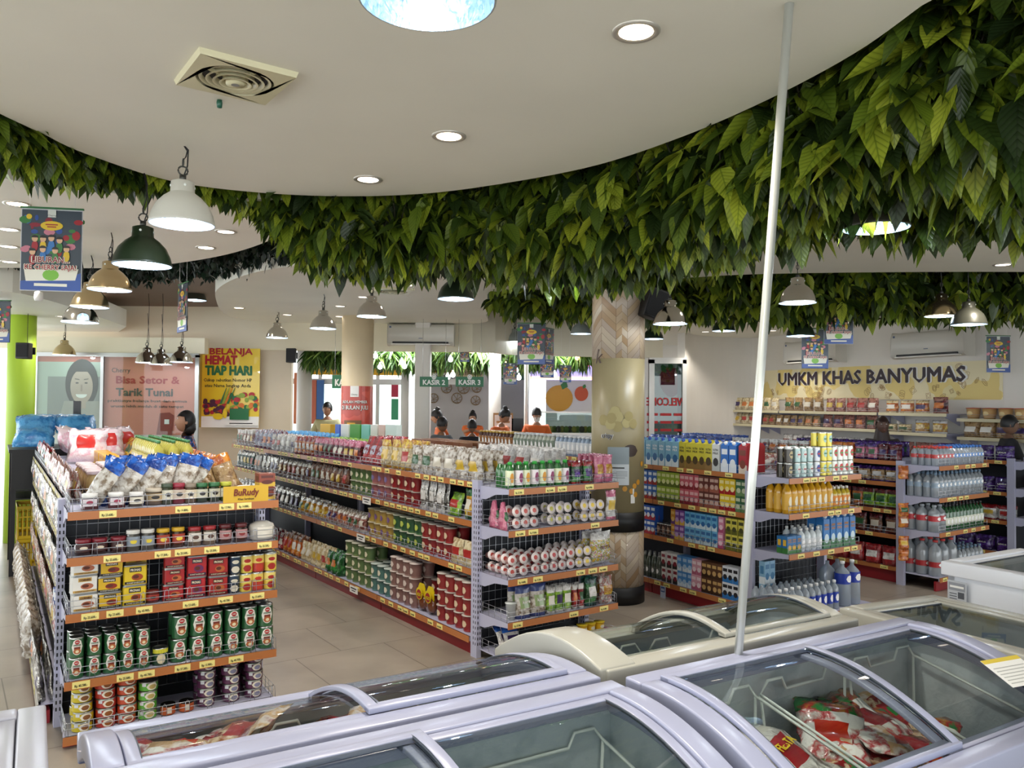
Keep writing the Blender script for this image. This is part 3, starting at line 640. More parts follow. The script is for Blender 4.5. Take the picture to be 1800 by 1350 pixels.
def tin_p(name, w, d, h, c0, c1, c2, txt, tcol, dark='#1d1a18'):
    b = MB(); b.rbox(-w/2,-d/2,0,w/2,d/2,h-.004,.014,0); b.rbox(-w/2-.0015,-d/2-.0015,h-.006,w/2+.0015,d/2+.0015,h,.015,1); b.rbox(-w/2-.001,-d/2-.001,0,w/2+.001,d/2+.001,.004,.015,1)
    y = -d/2-.0008
    b.rect(-w*.44,h*.08,w*.44,h*.9,y,2); b.rect(-w*.25,h*.66,w*.25,h*.88,y-.0006,4); b.text(txt,0,h*.71,h*.11,y-.0012,5,.03,w*.42)
    b.disc(w*.08,h*.40,w*.24,h*.17,y-.0006,3); b.disc(w*.02,h*.42,w*.13,h*.09,y-.001,6); b.rect(-w*.44,h*.08,w*.44,h*.2,y-.0006,4); b.text('KORNET DAGING SAPI',0,h*.11,h*.055,y-.0012,5,.02,w*.7)
    return Proto('corned_beef_tin','tin',(w+.003,d,h), b.mesh('corned_beef_tin',[mat(name+'0',c0,.3,coat=.4), M_tinrim, mat(name+'1',c1,.35,coat=.4), mat(name+'2',c2,.4), mat(name+'3',dark,.4), mat(name+'4',tcol,.4), mat(name+'5','#5e2d1c',.4)]))
P_tw = tin_p('tinw',.115,.075,.086,'#dcdad2','#e8e6df','#b26a4c','CORNED','#5a2a1a','#c9a45a'); P_ty = tin_p('tiny',.108,.07,.078,'#2a1c16','#d8b023','#8b2d1a','PRONAS','#f0e9d5')
P_ty2 = tin_p('tiny2',.108,.07,.100,'#d8b820','#e0c22a','#a54a22','PRONAS','#f0e9d5'); P_tr = tin_p('tinr',.098,.07,.082,'#a31f22','#a82527','#c06a3a','PRONAS','#efe0c0','#3a1310'); P_trb = tin_p('tinb',.098,.07,.108,'#a01e22','#b02428','#6a2a5a','PRONAS','#efe0c0','#24203c')
def lab_can(nm, c, c2, c3, r=.033, h=.098): return can_p(nm, r, h, [mat(nm+c[1:],c,.3,coat=.4), M_tinrim, mat(nm+c2[1:],c2,.4), mat(nm+c3[1:],c3,.4)], lambda b, r, h: (b.wraprect(r+.0005,-r*1.3,h*.5,r*1.3,h*.92,2,7), b.wrapdisc(r+.001,0,h*.68,r*.6,h*.1,3), b.wrapdisc(r+.001,0,h*.28,r*.7,h*.18,3)))
P_beany = lab_can('baked_bean_tin','#d9c14a','#ecd77a','#a5281f'); P_beanr = lab_can('baked_bean_tin','#aa2e26','#e3c763','#c23b25'); P_mush = lab_can('mushroom_tin','#1b2c3c','#22364a','#d9d2bd')
def jar_p(name, r, h, content, lidc, lab, cat='jar', lidh=.018, square=False, liftlab=(.25,.7), txt=None, tc='#2a2522'):
    b = MB(); hb = h-lidh
    if square: b.rbox(-r,-r,0,r,r,hb*.9,.016,0); b.lathe([(r*.86,hb*.9),(r*.86,hb)], 16, 0)
    else: b.lathe([(r*.85,0),(r,.006),(r,hb*.78),(r*.8,hb*.95),(r*.8,hb)], 20, 0)
    L = MB(); L.lathe([(r*.9,hb-.001),(r*.92,hb+.001),(r*.92,h-.003),(r*.88,h),(0,h)], 20, 0, (True, False))
    T = MB()
    if square: T.rect(-r*.8,h*liftlab[0],r*.8,h*liftlab[1],-r-.0006,0); T.disc(0,h*(liftlab[0]+liftlab[1])/2,r*.4,h*.12,-r-.001,1)
    else: T.wraprect(r+.0007,-r*1.1,h*liftlab[0],r*1.1,h*liftlab[1],0,7); T.wrapdisc(r+.0012,0,h*(liftlab[0]+liftlab[1])/2,r*.5,h*.1,1)
    if txt: T.text(txt,0,h*(liftlab[0]+.6*(liftlab[1]-liftlab[0])),h*.07,(-r-.0015),2,.02,r*1.2, wrap=None if square else r+.0016)
    return Proto(name, cat, (2*r,2*r,h), b.mesh('jar_body', mat('ct'+content[1:], content, .12, coat=.8)), [('lid', L.mesh('lid', mat('ld'+lidc[1:], lidc, .3))), ('jar_label', T.mesh('jar_label', [mat('lb'+lab[1:], lab, .4), mat('lc'+tc[1:], tc, .4), mat('li'+tc[1:], '#f2efe6', .4)]))])
P_jam = jar_p('jam_jar',.038,.078,'#4a1a20','#e9e7e2','#d8cfd4',square=True, tc='#a33550'); P_spice = jar_p('spice_jar',.031,.105,'#3a3f2c','#3b4a35','#d9d4c0')
P_redj = jar_p('sauce_jar',.035,.105,'#6a1a24','#97263a','#c9b9a8'); P_brj = jar_p('spread_jar',.033,.1,'#5a4a38','#8d7f6e','#ddd2ba'); P_gj = jar_p('pickle_jar',.032,.1,'#24301d','#2f6a3f','#cfcdb8')
P_ygj = jar_p('pickle_jar',.032,.1,'#3a4a1d','#b7b93a','#cfcdb8'); P_whl = jar_p('cream_jar',.036,.075,'#4a4038','#e8e6e2','#e3dbc9')
P_bei = jar_p('wide_jar',.045,.085,'#5e4c3a','#c9bca8','#b8a078'); P_dkj = jar_p('honey_jar',.038,.078,'#2c1512','#7b1a26','#3c1a18',tc='#e8d9c2')
P_wj = jar_p('spread_jar',.034,.105,'#4c4a44','#d9d7cf','#8f9aa6',tc='#e0c93a'); P_yl = jar_p('noodle_sauce_jar',.034,.102,'#43281c','#d3a92a','#a83a22',tc='#e8c84a'); P_rl = jar_p('peanut_butter_jar',.035,.098,'#6b5a4a','#a12a2e','#e2dcd2',tc='#5a4034')
P_mel = jar_p('honey_jar',.034,.1,'#3a211c','#5a1c1e','#b98a8a',txt='Melina',tc='#8a2a2a'); P_gold = jar_p('oil_jar',.034,.14,'#b08a1c','#b9a3b4','#d8c22a',liftlab=(.2,.65)); P_nut = jar_p('nut_jar',.05,.15,'#b9a06a','#cdb8bd','#d8cdb0',liftlab=(.1,.3))
def bottle_p(name, r, h, body, cap, lab, labz=(.25,.6), neck=.3, cat='bottle', capr=.4, lc='#ffffff', txt=None, glassy=False, waist=False):
    b = MB(); capz = h-.018
    m0 = clear('cb'+body[1:], body, .10, .06, .34) if glassy else mat('bb'+body[1:], body, .15, coat=.6)
    pr = [(r*.9,0),(r,.006),(r,h*.42)] + ([(r*.9,h*.47),(r,h*.52)] if waist else []) + [(r,h*.66),(r*.85,h*.76),(r*capr*.85,h*.87),(r*capr*.8,capz)]
    b.lathe(pr, 14, 0, (True, True))
    C = MB(); C.lathe([(r*capr,capz-.001),(r*capr,h-.002),(r*capr*.9,h),(0,h)], 12, 0, (True, False))
    T = MB(); T.lathe([(r+.0008,h*labz[0]),(r+.0008,h*labz[1])], 14, 0, (False, False)); T.wrapdisc(r+.0014,0,h*(labz[0]+labz[1])/2,r*.55,h*(labz[1]-labz[0])*.33,1)
    if txt: T.text(txt,0,h*(labz[0]+labz[1])/2-.006,.014,0,1,.02,r*1.4,wrap=r+.002)
    parts = [('bottle_cap', C.mesh('bottle_cap', mat('cp'+cap[1:], cap, .35))), ('bottle_label', T.mesh('bottle_label', [mat('bl'+lab[1:], lab, .35, coat=.3), mat('bc'+lc[1:], lc, .4)]))]
    return Proto(name, cat, (2*r,2*r,h), b.mesh('bottle_body', m0), parts)
def merge(P):
    """far articles: everything in one mesh"""
    b = MB(); ms = []
    for me in [P.root]+[k for _, k in P.kids]:
        off = len(ms); ms += list(me.materials); b.add([v.co for v in me.vertices], [tuple(p.vertices) for p in me.polygons], 0)
        n = len(me.polygons); b.m[-n:] = [off+p.material_index for p in me.polygons]; b.s[-n:] = [p.use_smooth for p in me.polygons]
    return Proto(P.name, P.cat, P.size, b.mesh(P.name, ms))
def carton_p(name, w, d, h, cols, cap=None, cat='carton', txt=None, blob=None, pic=None, tcol='#ffffff', scale=0):
    b = MB(); b.box(-w/2,-d/2,0,w/2,d/2,h*(.9 if cap else 1),0)
    if cap: b.add([(-w/2,-d/2,h*.9),(w/2,-d/2,h*.9),(w/2,d/2,h*.9),(-w/2,d/2,h*.9),(-w/2,d*.1,h),(w/2,d*.1,h),(w/2,d*.2,h),(-w/2,d*.2,h)], [(0,1,5,4),(2,3,7,6),(1,2,6,5),(3,0,4,7),(4,5,6,7)], 0); b.M = TR(0,-d*.22,h*.95) @ Matrix.Rotation(R(35),4,'X'); b.lathe([(w*.2,0),(w*.2,.016),(0,.017)], 10, 3, (False, False)); b.M = Matrix.Identity(4)
    y = -d/2-.0006; H = h*(.9 if cap else 1)
    b.rect(-w/2,H*.0,w/2,H*.32,y,1); b.disc(0,H*.34,w*.36,H*.16,y-.0005,2); b.rect(-w*.38,H*.66,w*.38,H*.86,y-.0005,2 if not txt else 0)
    x = -w/2-.0006; b.add([(x,-d/2,0),(x,d/2,0),(x,d/2,H*.32),(x,-d/2,H*.32)], [(0,3,2,1)], 1)
    x -= .0004; b.add([(x,-d*.3,H*.45),(x,d*.3,H*.45),(x,d*.3,H*.8),(x,-d*.3,H*.8)], [(0,3,2,1)], 2)
    if txt:
        for i, t in enumerate(txt.split('|')): b.text(t,0,H*(.76-.12*i),H*.08,y-.001,4,.02,w*.7)
    c = list(cols) + ['#cccccc']*(4-len(cols))
    return Proto(name, cat, (w,d,h), b.mesh(name, [mat('k'+x[1:], x, .35, coat=.2) for x in c[:4]] + [mat('k'+tcol[1:], tcol, .4)]))
def pouch_p(name, w, h, t, m0, m1=None, m2=None, cat='packet', nx=6, nz=9, seed=0, label=True, gusset=True, hole=False, rag=.004, win=None, txt=None, m3=None):
    """pillow or stand-up packet with sealed, slightly crumpled edges"""
    rr = random.Random(seed); b = MB(); vs = []; F = []; ms = []
    def th(u, v): e = max(0, 1-abs(2*u-1)**3); zz = (1 - max(0,(v-.25)/.75)**1.8) if gusset else max(0, 1-abs(2*v-1)**2.5); return t/2*(e**.55)*max(0, zz)**.8 + .0008
    for sgn in (-1, 1):
        for j in range(nz+1):
            v = j/nz; seal = v > .9 or (v < .06 and not gusset)
            for i in range(nx+1):
                u = i/nx; ww = w*(1-.05*math.sin(PI*v)); y = th(u, v if not seal else 1)*sgn
                if not seal and 0 < i < nx: y *= 1+rr.uniform(-.28,.2)
                vs.append((ww*(u-.5)+rr.uniform(-rag,rag)*.5, y + rag*math.sin(9*v+seed), h*v + (rr.uniform(-rag,rag) if j in (0,nz) else 0)*(0 if j == 0 else 1)))
    N = (nx+1)*(nz+1)
    for s_ in range(2):
        for j in range(nz):
            v = (j+.5)/nz; mi = 1 if (v > .8 or v < .1) else 0
            for i in range(nx):
                a = s_*N + j*(nx+1)+i; f = (a,a+1,a+nx+2,a+nx+1); F.append(f if s_ == 0 else tuple(reversed(f)))
                u = (i+.5)/nx; ms.append(2 if (label and s_ == 0 and .22 < u < .78 and .38 < v < .72) else mi)
    for j in range(nz):
        for i_ in (0, nx): a = j*(nx+1)+i_; F.append((a,a+nx+1,N+a+nx+1,N+a) if i_ == 0 else (a,N+a,N+a+nx+1,a+nx+1)); ms.append(0)
    for i in range(nx): F.append((i,N+i,N+i+1,i+1)); ms.append(1); a = nz*(nx+1)+i; F.append((a,a+1,N+a+1,N+a)); ms.append(1)
    b.add(vs, F, ms, True)
    if txt: b.text(txt, 0, h*.5, h*.10, -t/2*1.25-.001, 3, .03, w*.5)
    return Proto(name, cat, (w, t, h), b.mesh(name, [m0, m1 or m0, m2 or m0, m3 or M_white]))
def cup_p(name, r, h, cols, lidc, cat='cup'):
    b = MB(); b.lathe([(r*.75,0,0),(r*.8,h*.1,1),(r*.9,h*.62,0),(r*.96,h*.93,0),(r*1.04,h*.94,2),(r*1.04,h*.98,2),(0,h,2)], 14, 0, (True, False))
    b.wrapdisc(r*.92+.001, 0, h*.48, r*.5, h*.2, 3)
    return Proto(name, cat, (2.08*r,2.08*r,h), b.mesh(name, [mat('u'+cols[0][1:],cols[0],.35,coat=.3), mat('u'+cols[1][1:],cols[1],.35,coat=.3), mat('u'+lidc[1:],lidc,.4), mat('u'+cols[2][1:],cols[2],.4)]))
def film(nm, cols, sc=22, bump=.35, rough=.2, metal=0, soft=True): return printed(nm, cols, sc*1.7, rough, bump, metal, soft=soft)
F = {}
for nm, cols, sc, bm, ro, me in (('silver',['#aaa7a3','#7c7873','#cfccc7'],12,.9,.2,.75),('brown',['#5f3a2c','#4a2a20','#7a523c'],14,.8,.2,0),('red',['#94202a','#a82a2c','#7a161c'],12,.8,.2,0),('maroon',['#5d1a24','#74242e','#45121a'],12,.8,.2,0),
 ('yellow',['#c9a52c','#d9bc46','#a8741f'],12,.7,.2,0),('orange',['#c9741f','#d98f34','#a5501c'],12,.7,.2,0),('green',['#2a6a36','#3f8a42','#1c4a26'],12,.7,.2,0),('teal',['#1d4f48','#2a665c','#123a34'],12,.7,.2,0),
 ('blue',['#2457b4','#2f6cc8','#1b3f8c'],10,.7,.2,0),('sky',['#3f92d0','#2f7cbe','#5aa8de'],7,.7,.2,0),('pink',['#c9748c','#d68fa2','#b25a76'],12,.7,.2,0),('purple',['#43246c','#54308a','#2f174e'],12,.7,.2,0),
 ('white',['#c6c3bf','#aaa6a2','#dcdad6'],14,.9,.18,0),('clearb',['#9c8f7e','#7c6b58','#b8afa2','#d0cbc2'],17,.8,.16,0),('cream',['#c2ae82','#a89066','#d6c8a2'],16,.8,.2,0),('tan',['#8f6c46','#74532f','#a98a5e'],20,.7,.22,0),('rose',['#7f4a42','#6a3832','#a06f62'],20,.7,.22,0),
 ('black',['#1e1b19','#12100e','#34302c'],12,.8,.2,0),('multi',['#b9b2aa','#a09890','#8f3a34','#c9c4bc'],16,.8,.2,0),('multi2',['#a9b0c2','#9098ae','#c2c8d6','#7a3a4a'],16,.8,.2,0),('lime',['#86b02c','#9cc63c','#5f8a22'],12,.7,.2,0)):
    F[nm] = film('film_'+nm, cols, sc, bm, ro, me)
LABC = [mat('plabel%d' % i, c, .3, coat=.4) for i, c in enumerate(['#d9d2c2','#c9a83a','#a8302c','#e6e2d8','#3a2a5c','#c9763a','#2f5a34'])]
_lc = 0
_pp = {}
KIND = dict(clearb='cracker_bag', cream='cracker_bag', tan='nut_bag', rose='peanut_bag', silver='foil_bag', white='nougat_bag', brown='chocolate_bag', maroon='candy_bag', red='candy_packet', orange='cookie_packet', yellow='snack_bag', green='crisp_bag', lime='crisp_bag', teal='coffee_bag', black='coffee_bag', blue='biscuit_packet', sky='sweets_bag', purple='biscuit_packet', pink='sweets_bag', multi='candy_packet', multi2='sweets_bag')
def pk(col, w=.13, h=.17, t=.05, n=3, top='', name='packet', **kw):
    k = (col,w,h,t,n,top,name) + tuple(sorted(kw.items()))
    if k not in _pp: _pp[k] = [pouch_p(name, w, h, t, F[col], F[top] if top else F[col], None if kw.get('nolabel') else F[kw['lab']] if 'lab' in kw else LABC[(i//1+len(_pp)*2)%7], seed=i+len(_pp)*5, label=not kw.get('nolabel'), gusset=kw.get('gusset', True)) for i in range(n)]
    return _pp[k]
_r = ['#c0392b','#d9d4c6','#7a2a22']
P_cupR = cup_p('noodle_cup',.05,.11,['#8f2426','#a93230','#d8c2a2'],'#b9b0a6'); P_cupG = cup_p('noodle_cup',.05,.11,['#5f7a4a','#8fa06a','#d8d2b2'],'#c9c6b2'); P_cupY = cup_p('noodle_cup',.05,.11,['#b5964a','#cdb36a','#7a5a86'],'#d0c6a6')
P_cupP = cup_p('noodle_cup',.05,.11,['#a5686a','#c08a80','#7a6a9a'],'#cbbab2'); P_cupT = cup_p('noodle_cup',.05,.11,['#4f7a74','#7aa096','#e0d9c2'],'#bcc6be'); P_cupW = cup_p('noodle_cup',.05,.11,['#8a6660','#a88880','#d9c9bf'],'#cdbfb6')
P_cupB = cup_p('noodle_cup',.05,.11,['#2f5a3a','#4f7a4a','#b8c65a'],'#c0c4ac')
# ============================================================= left end shelf: tins and jars, placed by their place in the row
FR = -.335
def at_u(G, u0, u1, y=FR): return G.p_of(u0, y), G.p_of(u1, y)
def gl(P, u0, u1, lv, label, deep=1, stack=1, y=FR, **kw):
    a, c = at_u(GL, u0, u1, y); grid(GL.M, P, a, c, y+.012, LVL_L[lv], label, deep=deep, stack=stack, kids=kw.pop('kids', True), **kw)
# top shelf
gl(P_jam, 134, 228, 4, 'square jam jar with white lid and dark red filling on the top end shelf', pitch=.118)
gl(P_whl, 227, 256, 4, 'low dark jar with pale lid right of the square jam jars')
gl(P_bei, 257, 288, 4, 'wide beige-lidded jar in the front row of the top end shelf', y=FR+.05)
gl(P_spice, 290, 303, 4, 'jar with black lid between the beige and the crimson lids', y=FR+.05)
gl(P_redj, 304, 327, 4, 'jar with crimson lid in the front row of the top end shelf', y=FR+.05)
gl(P_brj, 328, 347, 4, 'jar with brown-grey lid right of the crimson lid', y=FR+.05)
gl(P_gj, 348, 388, 4, 'pickle jar with dark green lid on the top end shelf', y=FR+.05)
gl(P_ygj, 389, 410, 4, 'pickle jar with yellow-green lid on the top end shelf', y=FR+.05)
gl(P_whl, 412, 452, 4, 'low jar with white lid behind the yellow brand card', y=FR+.06)
b = MB(); a, c = at_u(GL, 391, 470, FR-.01); b.box(0,0,0,c-a,.004,.085); b.text('BuRudy', (c-a)/2, .035, .035, -.002, 1, .03, (c-a)*.55, skew=.1); b.text('Khas Surabaya', (c-a)/2, .012, .01, -.002, 2, .02)
tag(b.build('brand_card', [mat('card_yellow','#d6ab2a',.4), mat('card_brown','#7c2a1c'), M_ink], None, GL.M @ TR(a, FR-.022, LVL_L[4]+.002)), 'yellow brand card with brown lettering hung on the top rail of the end shelf', 'sign')
P_sam = carton_p('sauce_box',.088,.07,.07,['#8a3f2a','#d6b13a','#5c2418','#222222'],None,'box')
gl(P_sam, 456, 484, 4, 'small brown and yellow box stacked at the right end of the top end shelf', stack=2, y=FR+.03, kids=False)
# fan of blue-headed and orange-headed pouches
def headed(nm, head, body, seed):
    P = pouch_p(nm, .11, .25, .035, F[body], F[head], None, seed=seed, label=False, rag=.006); me = P.root
    return P
P_blueh = [headed('dried_fish_pouch','blue','clearb',i) for i in range(3)]; P_orh = [headed('chip_pouch','orange','tan',i+5) for i in range(3)]
for k in range(15):
    p = .10+.034*k; M = GL.M @ TR(p, -.2+.045*(k%3), LVL_L[4]+.012, -25+random.uniform(-18,18)) @ Matrix.Rotation(R(-14-6*(k%3)),4,'X') @ Matrix.Rotation(R(10+random.uniform(-10,25)),4,'Y')
    spawn(P_blueh[k%3], M, 'blue-headed clear pouch of dried fish leaning in a fan on the top end shelf', 'blue-headed pouches on the top end shelf')
for k in range(8):
    p = .60+.036*k; M = GL.M @ TR(p, -.15+.04*(k%3), LVL_L[4]+.012, -10+random.uniform(-12,12)) @ Matrix.Rotation(R(-20),4,'X') @ Matrix.Rotation(R(-28+random.uniform(-10,8)),4,'Y')
    spawn(P_orh[k%3], M, 'orange-headed pouch leaning right of the blue ones on the top end shelf', 'orange-headed pouches on the top end shelf')
# second shelf
gl(P_dkj, 133, 224, 3, 'squat honey jar with dark red lid, left of the second end shelf', pitch=.083)
gl(P_wj, 224, 277, 3, 'jar with white lid and yellow spot label on the second end shelf', pitch=.076)
gl(P_yl, 277, 331, 3, 'jar with yellow lid and red label on the second end shelf', pitch=.076)
gl(P_rl, 331, 386, 3, 'peanut jar with red lid and white label on the second end shelf', pitch=.078)
gl(P_mel, 386, 441, 3, 'dark jar with maroon lid reading Melina on the second end shelf', pitch=.076)
b = MB(); b.lathe([(.045,0),(.062,.01),(.066,.07),(.06,.085),(.03,.1),(0,.102)], 20, 0, (True, False), sx=1.05, sy=.8); b.wraprect(.0675,-.04,.02,.05,.075,1,6)
P_tub = Proto('sambal_tub','tub',(.135,.1,.1), b.mesh('sambal_tub',[mat('tubw','#cbc6ba',.25,coat=.5), mat('tubl','#e6e0d2')])); gl(P_tub, 443, 490, 3, 'white oval tub at the right end of the second end shelf', kids=False)
gl(P_dkj, 150, 440, 3, 'dark jar in the back row of the second end shelf', y=-.16, deep=1, kids=False)
# third shelf
gl(P_tw, 128, 175, 2, 'white square corned beef tin in the left stack of the third end shelf', stack=3, kids=False, pitch=.118)
gl(P_ty, 175, 219, 2, 'yellow and black corned beef tin in the second stack of the third end shelf', stack=3, kids=False, pitch=.111)
gl(P_ty2, 219, 262, 2, 'taller yellow corned beef tin in the third stack of the third end shelf', stack=2, kids=False, pitch=.111)
gl(P_ty, 180, 262, 2, 'yellow corned beef tin in the back row of the third end shelf', stack=3, kids=False, y=-.24)
gl(jar_p('sauce_jar',.033,.062,'#5a1a1a','#6a2a26','#a33a30'), 262, 283, 2, 'lone small red-brown jar between the yellow and the red tins', y=FR)
gl(P_tr, 289, 330, 2, 'red corned beef tin in a stack of three on the third end shelf', stack=3, kids=False, pitch=.1)
gl(P_trb, 330, 369, 2, 'tall red and blue corned beef tin stacked two high on the third end shelf', stack=2, kids=False, pitch=.1)
gl(tin_p('tinrd',.1,.07,.1,'#8f1c1c','#a82420','#b5602e','PRONAS','#efe0c0','#4a120e'), 369, 406, 2, 'deep red corned beef tin stacked two high left of the navy tins', stack=2, kids=False, pitch=.103)
gl(P_mush, 406, 427, 2, 'navy mushroom tin stacked on the third end shelf', stack=2, kids=False)
gl(P_beany, 427, 449, 2, 'yellow bean tin right beside the navy tins', stack=2, kids=False, deep=2)
gl([P_beanr,P_beany], 449, 489, 2, 'red and yellow bean tin at the right end of the third end shelf', stack=2, kids=False, deep=2, pitch=.069)
# fourth shelf
gl(P_sards, 126, 272, 1, 'small green sardine tin stacked two high, left half of the fourth end shelf', stack=2, deep=3, kids=False, pitch=.0675)
gl(P_small, 272, 304, 1, 'single small tin with a yellow band between the two blocks of sardine tins', kids=False)
gl(P_sard, 306, 488, 1, 'large green sardine tin stacked two high, right half of the fourth end shelf', stack=2, deep=2, kids=False, pitch=.0835)
# bottom shelf
for nm, u0, u1, n in (('yellow',133,175,5),('red',175,213,5),('orange',213,251,5),('green',251,288,4)):
    gl(P_tu[nm], u0, u1, 0, '%s tuna tin in the %s stack on the bottom end shelf' % (nm, nm), stack=n, kids=False, pitch=.094, deep=2)
gl(P_tuO, 288, 353, 0, 'low orange tin with black top standing alone on the bottom end shelf', kids=False, pitch=.082)
gl(P_tu['purple'], 350, 476, 0, 'purple tuna tin in the tall stacks at the right of the bottom end shelf', stack=5, kids=False, pitch=.105, deep=2, y=FR+.02)
# ---- top of the left shelving, and its face along the aisle
S = GL.MS
def sd(G, P, qa, qb, z, label, p=.03, **kw): grid(G.MS, P, -qb, -qa, p, z, label, **kw)
P_gold_ = merge(P_gold); P_nut_ = merge(P_nut)
zt = 1.111
sd(GL, P_nut_, .12, .9, zt, 'glass jar of nuts with a pale lid on top of the left shelving', p=.12, deep=3, dy=.105)
sd(GL, P_gold_, .15, 1.2, zt, 'gold jar with mauve lid on top of the left shelving', p=.50, deep=4, dy=.078)
P_sach = pk('multi',.075,.15,.02,4,name='seasoning_packet')
sd(GL, P_sach, .05, 2.3, zt, 'red-topped seasoning packet along the left edge on top of the left shelving', p=.03, deep=2, dy=.035)
sd(GL, pk('green',.09,.15,.03,3,top='red',name='seasoning_packet'), 2.35, 3.9, zt, 'green and red seasoning packet far along the top of the left shelving', p=.04, deep=2)
P_oil = merge(bottle_p('oil_bottle',.038,.24,'#a5a04a','#3f7a4a','#d9cf8a',(.2,.5)))
sd(GL, P_oil, 1.5, 2.6, zt, 'olive oil bottle with green cap on top of the left shelving', p=.66, deep=3, dy=.1)
P_ybox = carton_p('yellow_box',.16,.1,.11,['#dfae2a','#e9c04a','#c88a1c','#dfae2a'],None,'box')
sd(GL, P_ybox, 1.7, 2.9, zt, 'plain yellow box of margarine on top of the left shelving', p=.40, deep=1, stack=1)
P_rice = pouch_p('rice_bag',.34,.46,.15,F['sky'],F['sky'],None,'bag',8,10,3,False,False,rag=.02)
P_sug = pouch_p('sugar_bag',.30,.30,.13,film('film_sugar',['#ecc0cd','#f5e2e7','#e9b4c4','#f7eef0'],6,.4),film('film_sugar2',['#e39db2','#f3dde3'],8,.4),mat('sugar_red','#cf3430',.3,coat=.4),'bag',8,8,4,True,False,rag=.015)
P_yp = pk('yellow',.15,.2,.07,3,name='fried_snack_packet')
for k in range(4): spawn(P_sug, GL.M @ TR(.34+.2*(k%3), 2.8+.28*k, zt+.01, -20+30*k) @ Matrix.Rotation(R(-25),4,'X'), 'pink and white sugar bag with a red band piled on top of the left shelving', 'sugar bags on the left shelving')
sd(GL, P_yp, 2.9, 3.8, zt, 'bright yellow snack packet behind the oil bottles', p=.66, deep=2, lean=-18)
sd(GL, pk('white',.16,.16,.07,3,name='crisp_bag'), .95, 1.45, zt, 'white film bag behind the orange-headed pouches', p=.8, deep=1, lean=-20)
sd(GL, pk('blue',.16,.19,.05,3,top='orange',name='snack_pouch'), 1.0, 1.9, zt, 'blue and orange snack pouch lying behind the fan of pouches', p=.86, deep=1, lean=-35)
zs = [.10,.33,.62,.90]
cs = ['silver','multi','silver','silver']
for z, c_, nm in zip(zs, cs, ('lowest','second','third','fourth')):
    sd(GL, pk(c_,.085,.19,.03,5,name='seasoning_sachet'), .08, 3.9, z, 'silvery seasoning sachet hanging over the %s shelf of the left shelving' % nm, p=.01 if z>.2 else -.08, deep=2, dy=.05, lean=6)
sd(GL, pk('clearb',.2,.26,.12,3,name='snack_bag',nolabel=True), .9, 3.9, .10, 'clear bulging snack bag bursting out over the bottom deck of the left shelving', p=-.12, deep=1, lean=8)
P_wjar = can_p('milk_powder_tin', .04, .13, [mat('mp_white','#dcdde0',.3), mat('mp_blue','#2a4a8c',.35), mat('mp_b2','#22407c')], lambda b, r, h: b.wraprect(r+.0006,-r*1.2,h*.3,r*1.2,h*.6,2,7))
sd(GL, P_wjar, .10, .55, .33, 'white and blue tin near the front upright of the left shelving', p=.0, stack=2)
# black table with rice bags, yellow crates with fruit, beside the left shelving
TM = TR(-4.55, 8.0, 0, 33)
o = empty('display_table', TM, 'tall black display table with blue rice bags, behind the left shelving', 'table')
MB().box(-.42,-.5,1.14,.42,.5,1.17).build('tabletop', M_black, o, TM); MB().box(-.40,-.5,.80,.40,-.48,1.14).build('front_panel', M_black, o, TM)
for x in (-.38,.38):
    for y in (-.46,.46): MB().box(x-.02,y-.02,0,x+.02,y+.02,1.14).build('leg', M_black, o, TM)
for z in (.70,.78): MB().box(-.38,-.46,z,.38,.46,z+.012).build('lower_shelf', M_black, o, TM)
for k, (x, y, a) in enumerate(((-.22,-.28,-10),(.20,-.28,12),(-.22,.22,-25),(.20,.22,20))):
    spawn(P_rice, TM @ TR(x,y,1.185,a*.6) @ Matrix.Rotation(R(-52),4,'X') , 'sky blue rice bag slumped on the black table', 'rice bags on the black table')
def crate(M, label, n):
    o = empty('plastic_crate', M, label, 'crate'); b = MB(); w, d, h = .66, .44, .31
    for s_ in (0, 1):
        for ax in (0, 1):
            Lx = w if ax == 0 else d; N = int(Lx/.035)
            b.M = TR(0, (-d/2 if s_ == 0 else d/2), 0) if ax == 0 else TR((-w/2 if s_ == 0 else w/2), 0, 0, 90)
            for zz in (0,.10,.20,.28): b.box(-Lx/2,-.006,zz,Lx/2,.006,zz+(.03 if zz in (0,.28) else .012))
            for i in range(N+1): x = -Lx/2+Lx*i/N; b.box(x-.006,-.005,0,x+.006,.005,h-.01)
    b.M = Matrix.Identity(4); b.box(-w/2,-d/2,0,w/2,d/2,.01); b.box(-w/2-.012,-d/2-.012,h-.03,w/2+.012,-d/2,h); b.box(-w/2-.012,d/2,h-.03,w/2+.012,d/2+.012,h); b.box(-w/2-.012,-d/2,h-.03,-w/2,d/2,h); b.box(w/2,-d/2,h-.03,w/2+.012,d/2,h)
    b.build('crate_shell', mat('crate_yellow','#d9b61c',.4), o, M); return o
for k in range(2): crate(TM @ TR(0,-.1,.002+.312*k), 'yellow slatted crate under the black table, %s one' % ['lower','upper'][k], k)
for k in range(3): crate(TR(-5.45,7.7,.002+.312*k,20), 'yellow slatted crate at the far left edge, %s of three' % ['bottom','middle','topmost'][k], k)
